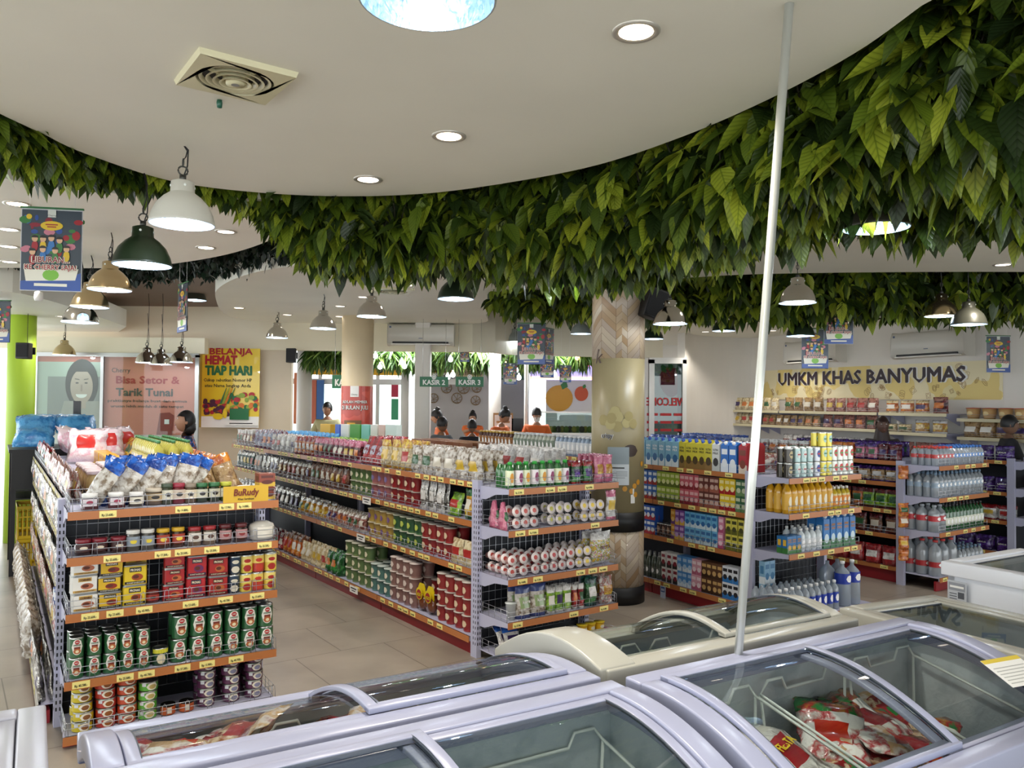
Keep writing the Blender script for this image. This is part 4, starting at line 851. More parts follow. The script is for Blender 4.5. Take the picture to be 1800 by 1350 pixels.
for k in range(33):
    col = random.choice(['#8c9a3a','#b08a3c','#c46a3a','#7f8c32'])
    if ('frt',col) not in _ids:
        b = MB(); b.lathe([(0,-.05),(.03,-.045),(.052,-.01),(.05,.02),(.03,.045),(0,.052)], 12, 0, (False,False), sx=1.2); _ids[('frt',col)] = b.mesh('mango', paint('fruit'+col, col, .4, .15, 20))
    o = bpy.data.objects.new('mango', _ids[('frt',col)]); COL.objects.link(o); i = k % 11; j = k//11
    o.matrix_world = TR(-5.45,7.7,.95,20) @ TR(-.27+.054*i, -.13+.13*j, .02+.02*((i*7)%4), k*40, 20); tag(o, 'mango heaped in the topmost yellow crate at the left edge', 'fruit', 'mangoes heaped in the yellow crate')
# ============================================================= middle end shelf
def gm(P, u0, u1, lv, label, deep=1, stack=1, y=FR, **kw):
    a, c = at_u(GM, u0, u1, y); grid(GM.M, P, max(a,.02), min(c,GM.W-.01), y+.012, LVL_M[lv], label, deep=deep, stack=stack, kids=kw.pop('kids', False), **kw)
P_gcap = bottle_p('juice_bottle',.028,.165,'#2f6a34','#2fa03a','#dfe6c2',(.12,.68),lc='#d8962a',capr=.55); P_gcap2 = bottle_p('juice_bottle',.028,.165,'#355a3a','#2fa03a','#e9dfe4',(.12,.68),lc='#8a2a5c',capr=.55)
gm([P_gcap,P_gcap2], 868, 1005, 4, 'small juice bottle with green cap in rows on the top middle end shelf', deep=3, kids=True, pitch=.06, y=FR)
gm(pk('green',.085,.15,.04,3,top='red',name='jelly_pouch',lab='purple'), 1006, 1050, 4, 'green and red jelly pouch between the juice bottles and the pink pouches', deep=3)
gm(pk('pink',.085,.185,.05,3,top='pink',name='drink_pouch',lab='yellow'), 1050, 1104, 4, 'tall pink drink pouch at the right end of the top middle end shelf', deep=4)
def tray_p(nm, film_, fruit, n=3, w=.07, lay=2):
    b = MB()
    for i in range(n):
        for k in range(lay):
            b.M = TR((i-(n-1)/2)*w, 0, .0+k*.072) @ Matrix.Rotation(R(78),4,'X') @ TR(0,w*.47,-.0)
            b.lathe([(w*.30,-.025,0),(w*.42,.022,0),(w*.47,.025,1),(w*.47,.030,1),(0,.031,1)], 14, 0, (True,False)); b.lathe([(w*.22,.0315,2),(0,.033,2)], 10, 2, (False,False))
    b.M = Matrix.Identity(4)
    return Proto('jelly_cup_pack','pack of cups',(w*n,.07,.072*lay), b.mesh(nm, [mat('tc'+film_[1:],film_,.2,coat=.6), mat('tl'+film_[1:], '#e9dfdc', .2, coat=.6), mat('tf'+fruit[1:],fruit,.35)]))
P_tp = tray_p('jt1','#dda9a6','#c2564c'); P_tw2 = tray_p('jt2','#e3ddd6','#b8b04a'); P_tyw = tray_p('jt3','#dcb95a','#e9c84a')
gm(pk('pink',.03,.17,.10,3,name='straw_packet'), 852, 895, 3, 'thin hot pink packet standing at the left of the second middle end shelf', deep=2, pitch=.022)
gm(P_tp, 893, 958, 3, 'pack of pink jelly cups on the second middle end shelf', deep=2, stack=1); gm(P_tw2, 958, 1018, 3, 'pack of white jelly cups with green fruit on the second middle end shelf', deep=2); gm(P_tyw, 1018, 1072, 3, 'pack of yellow jelly cups on the second middle end shelf', deep=2)
gm(pk('white',.09,.2,.04,2,top='pink',name='jelly_pouch'), 1075, 1102, 3, 'white and pink pouch at the right end of the second middle end shelf')
P_1p = tray_p('js1','#dc9f98','#b2463e',1,.068); P_1w = tray_p('js2','#e6e2dc','#b23a3a',1,.068); P_1y = tray_p('js3','#d8b04a','#f0d050',1,.068)
gm(P_1p, 866, 955, 2, 'pink pudding cups two high in close rows on the third middle end shelf', deep=4, pitch=.075)
gm([P_1w,P_1p,P_1y], 955, 1045, 2, 'pudding cups two high in mixed white pink and yellow on the third middle end shelf', deep=3, pitch=.074)
b = pouch_p('fruit_jelly_bag',.2,.22,.08,film('film_fruta',['#d9d0c8','#a56a6a','#e9e2da','#6a8a4a','#c9a23a'],30,.5),F['white'],None,'bag',8,9,9,False,False,txt='FRUTA',m3=mat('fruta_ink','#5a1c22')); gm(b, 1045, 1100, 2, 'clear bag of assorted fruit jellies reading FRUTA, right end of the third middle end shelf', deep=2, pitch=.19, rot=8)
gm(P_tw2, 960, 1090, 2, 'pack of pale jelly cups in the back row of the third middle end shelf', y=-.12)
b = MB(); b.lathe([(.026,0),(.034,.10),(.037,.102),(.037,.107),(0,.108)], 16, 0, (True,False)); P_clr = Proto('plastic_cup','cup',(.075,.075,.11), b.mesh('plastic_cup', mat('frost','#c3c9c6',.2,coat=.5)))
gm(P_clr, 893, 920, 1, 'lone frosted plastic cup at the front left of the fourth middle end shelf')
kara = pouch_p('coconut_jelly_bag',.12,.2,.07,F['clearb'],mat('kara_head','#3a4a86',.3,coat=.5),mat('kara_gr','#8aa06a',.3,coat=.5),'bag',6,9,2,txt='kara'); gm([kara], 915, 965, 1, 'clear coconut jelly bag with a blue head on the fourth middle end shelf', deep=2)
gm(pk('lime',.07,.17,.04,2,top='white',name='jelly_drink_pouch'), 966, 1010, 1, 'white and lime jelly drink pouch on the fourth middle end shelf', deep=2)
gm(pk('red',.05,.16,.04,2,top='white',name='jelly_drink_pouch'), 1010, 1032, 1, 'red and white jelly drink pouch left of the green pouch', deep=2)
gm(pk('green',.1,.19,.05,2,top='teal',name='jelly_pouch',lab='white'), 1032, 1062, 1, 'dark green jelly pouch on the fourth middle end shelf', deep=2); gm(pk('multi',.12,.18,.06,3,name='candy_bag',lab='yellow'), 1062, 1102, 1, 'white candy bag with red and yellow dots, right end of the fourth middle end shelf', deep=2)
gm(pk('white',.12,.19,.06,3,top='blue',name='pudding_pouch'), 850, 935, 0, 'white and blue pouch leaning on the bottom middle end shelf', deep=2, lean=-30, rot=20)
gm([pouch_p('coconut_milk_pouch',.16,.13,.06,F['teal'],F['teal'],M_black,seed=i,txt='kara') for i in (3,4)], 935, 985, 0, 'teal coconut milk pouch on the bottom middle end shelf', lean=-35)
b = MB(); b.lathe([(.08,0),(.11,.02),(.115,.03),(.1,.036),(0,.04)], 24, 0, (True,False)); gm(Proto('serving_plate','plate',(.23,.2,.04), b.mesh('serving_plate', mat('lid_green','#66c81f',.25,coat=.5))), 975, 1015, 0, 'bright green round plate on the bottom middle end shelf')
P_tubw = cup_p('dessert_tub',.037,.055,['#cfc8c2','#e3ded8','#a5a0a0'],'#dcdcd8','tub'); P_tuby = cup_p('dessert_tub',.037,.055,['#d9ae2a','#e9dcc0','#c9c2b0'],'#e6c62a','tub'); P_tubm = cup_p('dessert_tub',.037,.05,['#8a1c4a','#b03a6a','#5c1030'],'#b05a8a','tub')
gm(P_tubw, 1005, 1026, 0, 'white dessert tub right of the green plate', stack=2); gm(P_tuby, 1026, 1070, 0, 'dessert tub with yellow lid stacked on the bottom middle end shelf', stack=2); gm(P_tubm, 1070, 1108, 0, 'magenta dessert tub at the right end of the bottom middle end shelf', deep=2)
# ---- middle shelving, aisle face: (q from, q to, goods, wording)
def run(G, z, segs, nm, p=.04, deep=2, seedless=True, **kw):
    for s_ in segs:
        qa, qb, P, word = s_[:4]; o_ = dict(kw); o_.update(s_[4] if len(s_) > 4 else {}); sd(G, P, qa, qb, z, '%s, %s' % (word, nm), p=o_.pop('p', p), deep=o_.pop('deep', deep), **o_)
mt = 'on top of the middle shelving'
bagc = lambda c, w=.13, h=.19, t=.07, **k: pk(c, w, h, t, 4, name=k.pop('name',KIND.get(c,'snack_bag')), **k)
run(GM, 1.12, [(.05,1.0,bagc('clearb',.15,.2,.08),'clear bag of brown crackers nearest the end shelf'),(1.0,1.5,bagc('cream',.15,.22,.08,top='yellow'),'yellow-headed cracker bag'),(1.5,1.9,bagc('red',.13,.24,.07,lab='multi2'),'red packet leaning by the cracker bags',{'lean':-15}),
  (1.9,2.9,bagc('maroon',.11,.17,.06,top='pink'),'dark red pink-topped candy bag'),(2.9,3.4,bagc('orange',.1,.17,.06,top='red',lab='white'),'orange and red candy bag'),(3.4,4.1,bagc('white',.12,.17,.07),'white nougat bag'),(4.1,4.7,bagc('multi2',.13,.2,.08),'white bag with red and blue print'),(4.7,5.3,bagc('multi',.11,.18,.05,top='white'),'white-headed bag with red print at the far end')], mt, deep=3, lean=4, dy=.085)
run(GM, 1.12, [(.05,.9,bagc('white',.16,.2,.09),'white see-through bag'),(1.0,1.9,[carton_p('cereal_box',.1,.06,.2,['#7a4a2a','#d39a3a','#e6dccb','#3a1d12'],None,'box')],'brown and gold drink box'),(1.9,2.6,[lab_can('coffee_tin','#2b3a42','#8a3a3a','#d9d2c2',.04,.13)],'dark coffee tin'),(2.7,4.0,bagc('green',.12,.13,.06,top='lime'),'green candy bag'),(4.0,5.2,bagc('sky',.12,.16,.06),'pale blue bag')], 'on the far side '+mt, p=.55, deep=3, dy=.1)
l3 = 'on the upper middle-shelving shelf'
run(GM, .86, [(.12,.26,bagc('yellow',.09,.2,.05,top='green'),'yellow and green pouch nearest the end shelf',{'deep':1}),(.28,.5,bagc('lime',.16,.16,.06),'bright lime bag',{'deep':1,'lean':-12}),(.5,.85,bagc('silver',.11,.21,.04,top='white',lab='white',nolabel=False),'grey-white stand-up pouch'),(.9,1.35,P_cupR,'red noodle cup',{'stack':2}),(1.35,1.7,P_cupP,'pink-brown noodle cup',{'stack':2}),(1.7,2.1,P_cupG,'green noodle cup',{'stack':2}),
  (2.15,3.0,bagc('brown',.12,.2,.07),'brown chocolate bag'),(3.0,3.9,bagc('brown',.12,.18,.07,top='silver'),'brown bag with silver head'),(3.9,4.4,bagc('silver',.11,.19,.05),'silver bag'),(4.4,4.7,bagc('white',.11,.18,.05),'white pouch'),(4.7,5.3,bagc('teal',.11,.19,.05,top='silver'),'dark teal coffee bag at the far end')], l3)
l2 = 'on the lower middle-shelving shelf'
run(GM, .545, [(.12,.42,bagc('cream',.14,.16,.08),'plastic-wrapped oval cake',{'deep':1}),(.42,.85,P_cupR,'dark red noodle cup',{'stack':2}),(.85,1.3,P_cupB,'dark green noodle cup',{'stack':2}),(1.3,1.75,P_cupY,'yellow noodle cup',{'stack':2}),
  (1.8,2.6,bagc('rose',.11,.14,.08,top='clearb'),'rosy nut bag'),(2.6,3.3,bagc('yellow',.12,.16,.08,top='silver'),'yellow snack bag with silver head'),(3.3,4.3,bagc('black',.12,.19,.06,top='silver'),'black and silver coffee bag'),(4.3,5.3,bagc('silver',.12,.17,.07),'silver bag at the far end')], l2)
l1 = 'on the bottom deck of the middle shelving'
run(GM, .12, [(.10,.55,P_cupR,'tomato red noodle cup',{'stack':3,'deep':2}),(.85,1.25,P_cupW,'pinkish brown noodle cup',{'stack':3}),(1.25,1.6,P_cupT,'teal noodle cup',{'stack':2}),(1.6,2.1,P_cupG,'pale green noodle cup',{'stack':3}),
  (2.15,2.5,bagc('green',.12,.18,.08),'dark green bag'),(2.5,3.1,bagc('cream',.12,.18,.08),'straw-coloured bag'),(3.1,3.6,bagc('orange',.12,.2,.07,top='brown'),'orange and brown bag'),(3.6,4.6,bagc('red',.13,.17,.08,top='maroon'),'red snack bag'),(4.6,5.2,bagc('blue',.13,.2,.08),'blue bag at the far end')], l1, p=.0)
# pair of packs with a yellow head and red round label
b = MB(); b.add([(-.045,0,.09),(.045,0,.09),(.05,0,.17),(.03,0,.2),(-.03,0,.2),(-.05,0,.17)], [tuple(range(6))], 1); b.M = TR(0,.01,.065)@Matrix.Rotation(R(90),4,'X'); b.lathe([(0,-.03),(.045,-.025),(.062,0),(.045,.025),(0,.03)], 18, 0, (False,False)); b.M = Matrix.Identity(4)
b.disc(0,.13,.045,.045,-.022,1); b.disc(0,.125,.034,.034,-.0235,2); b.text('UGO',0,.113,.022,-.026,1,.04)
b.add([(v[0], v[1]+.004, v[2]) for v in b.v[:6]], [tuple(reversed(range(6)))], 1)
P_ugo = Proto('snack_pack','packet',(.12,.07,.2), b.mesh('snack_pack',[mat('ugo_brown','#6a3a22',.2,coat=.7), mat('ugo_yellow','#e0c81f',.3), mat('ugo_red','#9c1f2a',.3)]))
sd(GM, P_ugo, .58, .85, .12, 'round brown snack pack with yellow head on the bottom deck of the middle shelving', p=.0)
sd(GM, P_cupR, .58, .85, .12, 'red noodle cup behind the yellow-headed snack packs', p=.12, stack=2)
# white shelf cards
for q, z, w in ((1.62,.86,'upper'),(1.72,.545,'lower'),(1.75,.12,'bottom')):
    b = MB().box(-.075,-.002,0,.075,.002,.055); b.rect(-.055,.032,.055,.042,-.003,1); b.rect(-.035,.014,.035,.021,-.003,1)
    tag(b.build('shelf_card', [M_white, M_ink], None, GM.MS @ TR(-q, (-.012 if z>.2 else -.055), z-.05)), 'small white card clipped to the %s shelf of the middle shelving' % w, 'sign')
# ============================================================= drinks shelving
def gr(P, u0, u1, lv, label, deep=1, stack=1, y=FR, **kw):
    a, c = at_u(GR, u0, u1, y); grid(GR.M, P, max(a,.02), min(c,GR.W-.01), y+.012, LVL_R[lv], label, deep=deep, stack=stack, kids=kw.pop('kids', False), **kw)
cc = lambda n, c, c2, c3: merge(can_p(n,.031,.11,[mat('q'+c[1:],c,.25,.3,coat=.4), M_tinrim, mat('q'+c2[1:],c2,.35), mat('q'+c3[1:],c3,.35)], lambda b, r, h: (b.wrapdisc(r+.0006,0,h*.55,r*.7,h*.25,2), b.wraprect(r+.001,-r*.5,h*.5,r*.5,h*.6,3,3)), 'can', 14))
gr(cc('coffee_can','#3a352c','#b9a97c','#1c1916'), 1332, 1402, 3, 'dark patterned coffee can two high at the left of the top drinks end shelf', deep=2, stack=2)
gr(cc('milk_can','#9fb7b4','#dfe6e2','#b03a3a'), 1402, 1436, 3, 'pale blue drink can two high on the top drinks end shelf', deep=3, stack=2); gr(cc('soda_can','#c6c9cf','#3a4a9a','#c22a2a'), 1436, 1450, 3, 'silver drink can with red print two high on the top drinks end shelf', deep=2, stack=2)
gr(cc('lemon_can','#d6c64a','#b8dcd2','#4a8a5a'), 1450, 1468, 3, 'yellow and mint drink can three high on the top drinks end shelf', deep=2, stack=3); gr(cc('isotonic_can','#d9dcd2','#c83a3a','#4aa04a'), 1468, 1506, 3, 'white drink can with red and green print, right of the yellow cans', deep=3, stack=2)
P_oj = merge(bottle_p('orange_juice_bottle',.034,.235,'#c9951c','#e9e7df','#d9a83a',(.12,.62),lc='#e8e0c8',capr=.45)); P_oj2 = merge(bottle_p('fruit_drink_bottle',.026,.17,'#b7a02a','#ece9e2','#d98a2a',(.15,.6),lc='#e8e0c8',capr=.45))
gr(P_oj, 1326, 1470, 2, 'orange juice bottle with white cap in close rows on the second drinks end shelf', deep=3); gr(P_oj2, 1470, 1500, 2, 'small yellow-green drink bottle at the right of the second drinks end shelf', deep=2)
P_hc = carton_p('coconut_water_carton',.055,.045,.125,['#2f6fa8','#3f7a3c','#e0b23a','#2f6fa8'],None,'carton','HYDRO|COCO',tcol='#e8a42a'); P_hcl = carton_p('coconut_water_carton',.07,.07,.245,['#2d74b8','#4a7f56','#cfe2ea','#e9e7e2'],True,'carton','HYDRO|COCO',tcol='#e8a42a')
gr(P_hc, 1346, 1412, 1, 'small blue coconut water carton at the left of the third drinks end shelf', deep=2); gr(merge(bottle_p('milk_bottle',.03,.17,'#c9d2d6','#e9e9e6','#dfe3e6',(.2,.55))), 1412, 1450, 1, 'white milk drink bottle between the small and tall blue cartons', deep=3)
gr(P_hcl, 1450, 1506, 1, 'tall blue coconut water carton at the right of the third drinks end shelf', deep=2)
P_wat = bottle_p('water_bottle',.033,.21,'#dbe5ee','#eef0f2','#1d3fae',(.22,.6),lc='#ffffff',glassy=True,txt=None); P_watL = bottle_p('water_bottle',.06,.33,'#d8e3ee','#eef0f2','#1c3aa6',(.5,.74),lc='#ffffff',glassy=True,capr=.3)
a, c = at_u(GR, 1372, 1478, -.43); grid(GR.M, P_wat, a, c, -.43, .131, 'small water bottle with blue label and white cap on the bottom drinks end shelf', deep=4, kids=True, pitch=.07)
a, c = at_u(GR, 1478, 1524, -.43); grid(GR.M, P_watL, a, min(c,.86), -.43, .131, 'large water bottle with blue label at the right of the bottom drinks end shelf', deep=2, kids=True, pitch=.125)
grid(GR.M, carton_p('milk_carton',.06,.05,.17,['#8ab4cf','#dfe6ea','#4a7fa8','#5a8ab0']), .02, .14, -.12, .131, 'pale blue carton behind the wire on the bottom drinks end shelf', stack=2, deep=1)
U = lambda u: GR.q_of(u, 0)
P_m1 = carton_p('milk_carton',.075,.07,.235,['#7fb0c9','#dce6ea','#3a6a9a','#2a4fae'],True,'carton','ULTRA|MILK'); P_m2 = carton_p('milk_carton',.075,.07,.235,['#cbbf3c','#8a6a3a','#4a3a22','#2a4fae'],True,'carton','ULTRA|MILK',tcol='#2a2a22'); P_m3 = carton_p('milk_carton',.075,.07,.235,['#d9dbd8','#c2c6c2','#3a3a3a','#2a4fae'],True,'carton','ULTRA|MILK',tcol='#2a2a2a')
P_m4 = carton_p('milk_carton',.075,.07,.235,['#2f6fc0','#dfe8f0','#e9eef2','#f0f0f0'],True); P_m5 = carton_p('milk_carton',.075,.07,.235,['#a3202c','#d8c9b8','#7a3a2a','#f0f0f0'],True)
run(GR, 1.111, [(U(1310),U(1292),P_m5,'red milk carton next to the leaning pole'),(U(1292),U(1262),P_m4,'blue and white milk carton'),(U(1262),U(1248),P_m3,'white milk carton with black print'),(U(1248),U(1190),P_m2,'yellow milk carton with a plant picture'),(U(1190),U(1120),P_m1,'light blue milk carton with a cow pattern')], 'on top of the drinks shelving', deep=3, p=.02)
P_shm = merge(bottle_p('shampoo_bottle',.035,.2,'#c3c8ba','#eceef0','#8a9a8a',(.1,.7),capr=.7)); P_shm2 = merge(bottle_p('shampoo_bottle',.035,.2,'#9fb2c8','#eceef0','#e2e6ea',(.1,.7),capr=.7)); P_shb = merge(bottle_p('shampoo_bottle',.035,.2,'#5a3a34','#d9b04a','#a5703a',(.1,.7),capr=.7))
run(GR, 1.111, [(1.75,2.6,P_shm2,'pale blue soap bottle with white cap'),(2.62,3.4,P_shm,'pale green soap bottle with white cap'),(3.42,4.15,P_shb,'brown and gold bottle at the far end')], 'on top of the drinks shelving', deep=3)
run(GR, 1.111, [(.1,.8,bagc('multi',.1,.12,.06),'mixed red and white packet'),(.8,1.5,bagc('yellow',.18,.1,.08),'bright yellow multipack'),(1.5,2.3,bagc('purple',.13,.13,.07,top='blue'),'blue-violet biscuit packet'),(2.3,3.0,bagc('white',.13,.14,.07,top='green'),'white packet with green head'),(3.1,4.1,bagc('maroon',.1,.15,.06),'dark red packet')], 'on the far side of the top of the drinks shelving', p=.5, deep=3, dy=.1)
sc = lambda n, a, b2, c2: carton_p(n,.055,.045,.125,[a,b2,c2,a])
run(GR, .81, [(U(1308),U(1288),sc('juice_carton','#3f6a4a','#6a8a5a','#c2c8a8'),'green juice carton'),(U(1288),U(1260),sc('juice_carton','#e0c02a','#a3242a','#f0e2a0'),'yellow and red juice carton'),(U(1260),U(1224),sc('chocolate_carton','#6a3a34','#9a5a4a','#c9a89a'),'brown chocolate milk carton'),(U(1224),U(1190),sc('strawberry_carton','#c8606c','#8a2a34','#e6b4b4'),'pink strawberry milk carton'),(U(1190),U(1150),sc('tea_carton','#9ab03a','#5a6a22','#d9dc9a'),'olive green tea carton'),(U(1150),U(1118),sc('milk_carton','#3f6ab0','#a3362c','#dfe6ea'),'blue and red milk carton')], 'on the upper drinks shelf', stack=2, deep=2, p=.03)
run(GR, .5, [(U(1304),U(1270),sc('banana_carton','#d9cf5a','#6a6a2a','#4a4a2a'),'yellow cartons with dark print'),(U(1270),U(1256),sc('strawberry_carton','#d88aa8','#b04a74','#f0d0dc'),'rose pink carton'),(U(1256),U(1199),sc('milk_carton','#6fb4dc','#cfe2ec','#2f6aa8'),'sky blue milk carton'),(U(1199),U(1182),sc('taro_carton','#7a4a9a','#d9b04a','#c2a0d4'),'purple taro milk carton'),(U(1182),U(1176),sc('taro_carton','#c98a2a','#6a3a7a','#e6c06a'),'amber milk carton'),(U(1174),U(1148),cc('coffee_can','#3c2420','#8a6a5a','#c9b09a'),'dark brown coffee can',{'stack':1}),(U(1147),U(1118),sc('milk_carton','#2f5ab0','#b03a44','#e6ecf2'),'deep blue and red milk carton')], 'on the lower drinks shelf', stack=2, deep=2, p=.03)
P_gb = merge(bottle_p('glass_bottle',.028,.2,'#4a5248','#9c9f9c','#5a5f58',(.2,.5),capr=.45))
run(GR, .127, [(U(1298),U(1270),sc('milk_carton','#dfe4ea','#2f7ac0','#26262c'),'white and blue milk carton with a cow face'),(U(1270),U(1234),sc('chocolate_carton','#5a3a28','#3a2418','#c9a46a'),'dark brown chocolate carton'),(U(1234),U(1216),sc('strawberry_carton','#e0a8b8','#c06a84','#f6e2e8'),'pale pink carton'),(U(1216),U(1192),sc('milk_carton','#4f8fd0','#dce8f2','#a9c9e6'),'mid blue milk carton'),(U(1192),U(1162),sc('milk_carton','#e6e4e2','#2a2a2c','#8a2a3a'),'white carton with black spots'),(U(1160),U(1118),P_gb,'dark glass bottle',{'stack':1,'deep':3})], 'on the bottom drinks deck', stack=2, deep=2, p=.0)
b = MB().box(-.03,-.002,0,.03,.002,.1); b.rect(-.024,.05,.024,.094,-.003,1); b.disc(-.008,.07,.008,.012,-.004,0); b.disc(.01,.07,.008,.012,-.004,0)
tag(b.build('floor_notice', [mat('notice','#c9d2e6'), mat('notice2','#3a5a9a')], None, GR.MS @ TR(-U(1173), -.045, .0)), 'small blue and white notice on the red kick plate of the drinks shelving', 'sign')
# ============================================================= biscuit shelving and its end shelf
def g4(P, u0, u1, lv, label, deep=1, stack=1, y=FR, **kw):
    a, c = at_u(G4, u0, u1, y); grid(G4.M, P, max(a,.02), min(c,G4.W-.01), y+.012, LVL_4[lv], label, deep=deep, stack=stack, **kw)
wb = lambda n, r, h, lab, cap, lz=(.4,.6): merge(bottle_p(n, r, h, '#d9e0e6', cap, lab, lz, glassy=True))
P_w1 = wb('water_bottle',.03,.17,'#c23a3a','#d8463c'); P_w2 = wb('water_bottle',.03,.17,'#4a7fc0','#3f78c8'); P_w3 = wb('water_bottle',.035,.22,'#8fa2b4','#6f8aa4'); P_w4 = wb('water_bottle',.05,.24,'#b8343c','#a9b0b8'); P_w5 = merge(bottle_p('soda_bottle',.03,.23,'#2a5a34','#3a3a3a','#dfe2d2',(.2,.5))); P_w6 = wb('large_water_bottle',.055,.32,'#a5282e','#c23a3a',(.25,.4))
g4(P_w1, 1590, 1684, 3, 'small water bottle with red label and cap on the top shelf behind the white freezer', deep=4); g4(P_w2, 1684, 1744, 3, 'small blue-labelled water bottle at the right of the shelf behind the white freezer', deep=4)
g4(P_w3, 1590, 1744, 2, 'clear grey-blue water bottle on the second shelf behind the white freezer', deep=4); g4(P_w4, 1590, 1668, 1, 'water bottle with red band on the third shelf behind the white freezer', deep=3); g4(P_w5, 1668, 1744, 1, 'green soda bottle on the third shelf behind the white freezer', deep=3)
g4(P_w6, 1590, 1690, 0, 'large water bottle with red label on the bottom shelf behind the white freezer', deep=3); g4(P_w3, 1690, 1744, 0, 'clear water bottle at the right of the bottom shelf behind the white freezer', deep=3)
U4 = lambda u: G4.q_of(u, 0)
run(G4, 1.131, [(.04,.25,bagc('maroon',.1,.15,.05),'dark maroon packet next to the white post'),(.25,.5,bagc('pink',.1,.15,.05,top='purple'),'violet-pink packet'),(.5,1.0,bagc('orange',.12,.15,.06),'orange cookie packet'),(1.0,2.0,bagc('multi',.12,.14,.06,top='white'),'white and pink cake packet'),(2.0,3.3,bagc('purple',.12,.13,.06,top='blue'),'indigo biscuit packet')], 'on top of the biscuit shelving', p=.03, deep=2)
run(G4, .93, [(.04,.9,bagc('tan',.14,.14,.06,top='purple',lab='white'),'tan cookie bag with violet head'),(.9,3.2,bagc('maroon',.13,.14,.06),'dark red cookie bag')], 'on the fourth biscuit shelf', p=.03, deep=1)
run(G4, .675, [(.04,.4,bagc('lime',.13,.18,.05,top='maroon',lab='green'),'green and maroon wafer bag'),(.4,.65,bagc('orange',.12,.18,.05,top='maroon'),'orange and maroon wafer bag'),(.65,.95,bagc('sky',.12,.18,.05,top='maroon',lab='white'),'blue and maroon wafer bag'),(.95,3.2,bagc('green',.12,.18,.05),'leafy green wafer bag')], 'on the third biscuit shelf', p=.03, deep=1)
run(G4, .445, [(.04,1.0,bagc('brown',.14,.17,.06,top='maroon'),'brown and maroon snack bag'),(1.0,3.2,bagc('black',.14,.17,.06,lab='tan'),'black and tan snack bag')], 'on the second biscuit shelf', p=.03, deep=1)
run(G4, .15, [(.04,1.4,bagc('red',.17,.18,.09,lab='white'),'red bag with a white round print'),(1.5,3.2,bagc('maroon',.17,.18,.09),'maroon bag')], 'on the bottom biscuit deck', p=.0, deep=1)
run(G4, 1.131, [(.3,1.5,bagc('purple',.12,.15,.06),'purple packet'),(1.6,2.3,bagc('lime',.14,.1,.06),'lime green packet'),(2.3,3.2,bagc('black',.12,.14,.06,top='blue'),'navy packet')], 'on the far side of the biscuit shelving', p=.5, deep=3, dy=.1)
# hanging strip of orange packets on the post
o = None
for k, z in enumerate((1.04,.70,.60,.40,.30)): spawn(bagc('orange',.1,.12,.04)[k%4], G4.M @ TR(-.06,-.06,z-.06,-30), 'orange snack packet hanging on the white post left of the water bottles', 'orange packets hanging on the post')
lex = [pouch_p('biscuit_packet',.17,.15,.06,F['purple'],F['purple'],F['purple'],seed=i,txt='LEXUS') for i in range(3)]
run(G5, 1.081, [(.0,.8,lex,'purple sandwich biscuit packet')], 'on top of the shelving at the right edge', p=.03, deep=2); run(G5, .75, [(.0,.8,lex,'purple sandwich biscuit packet')], 'on the upper shelf at the right edge', p=.03); run(G5, .45, [(.0,.8,bagc('white',.15,.15,.07,top='red'),'white and red packet')], 'on the middle shelf at the right edge', p=.03); run(G5, .12, [(.0,.8,lex,'purple sandwich biscuit packet')], 'on the bottom deck at the right edge', p=.03)
grid(G5.M, [lab_can('yellow_tin','#d8c02a','#e6d65a','#7a5a1c',.04,.12)], .03,.36,-.27,.801,'yellow tin on the upper end shelf at the right edge',deep=2); grid(G5.M, merge(bottle_p('oil_bottle',.035,.2,'#3a5a2a','#d0b030','#c8b83a')), .03,.36,-.27,.501,'dark green bottle on the middle end shelf at the right edge',deep=2); grid(G5.M, bagc('blue'), .03,.36,-.27,1.081,'blue and white packet on top of the end shelf at the right edge')
# ============================================================= wall shelves with bags of traditional snacks
for i, (u0, u1, z, lab) in enumerate(((1300,1400,1.555,'upper wall shelf under the left end of the banner'),(1402,1576,1.555,'upper wall shelf under the middle of the banner'),(1579,1700,1.555,'upper wall shelf right of the middle one, with golden snack bags'),(1272,1360,1.33,'lower wall shelf at its left end behind the leaning pole'),(1364,1574,1.33,'lower wall shelf with a white tag, below the middle of the banner'),(1577,1700,1.31,'lower wall shelf with yellow puffed snacks'),(1704,1830,1.50,'wall shelf with red-lidded tubs at the right edge'),(1704,1830,1.28,'lowest wall shelf at the right edge'))):
    wall_shelf(u0, u1, z, lab, i)
def ws(P, u0, u1, z, label, **kw): a, c = wallx(u0)[0], wallx(u1)[0]; grid(WM, P, a+.01, c-.01, (-.33 if u0 < 1700 or z < 1.1 else -.20), z, label, deep=kw.pop('deep',1), **kw)
ws(bagc('cream',.17,.2,.09), 1304, 1396, 1.556, 'pale cracker bag on the upper wall shelf at the left'); ws(bagc('tan',.17,.2,.09), 1404, 1476, 1.556, 'tan cracker bag on the upper wall shelf'); ws(bagc('rose',.17,.19,.09), 1478, 1574, 1.556, 'rosy peanut bag on the upper wall shelf'); ws(bagc('orange',.2,.16,.1,top='cream'), 1582, 1664, 1.556, 'golden snack bag on the upper wall shelf'); ws(bagc('maroon',.2,.2,.12,top='rose'), 1664, 1698, 1.556, 'dark red snack bag at the right of the upper wall shelf')
ws(bagc('cream',.18,.18,.1), 1276, 1356, 1.331, 'cream cracker bag on the lower wall shelf at the left'); ws(bagc('tan',.14,.16,.08), 1366, 1470, 1.331, 'small tan bag on the lower wall shelf'); ws(bagc('rose',.17,.18,.09), 1472, 1572, 1.331, 'rosy nut bag on the lower wall shelf')
ws(bagc('cream',.2,.1,.1,gusset=False), 1580, 1632, 1.311, 'flat pack of pale sweets on the lower wall shelf'); ws(bagc('yellow',.2,.16,.12,top='white',lab='cream'), 1632, 1696, 1.311, 'bag of yellow and white puffs on the lower wall shelf')
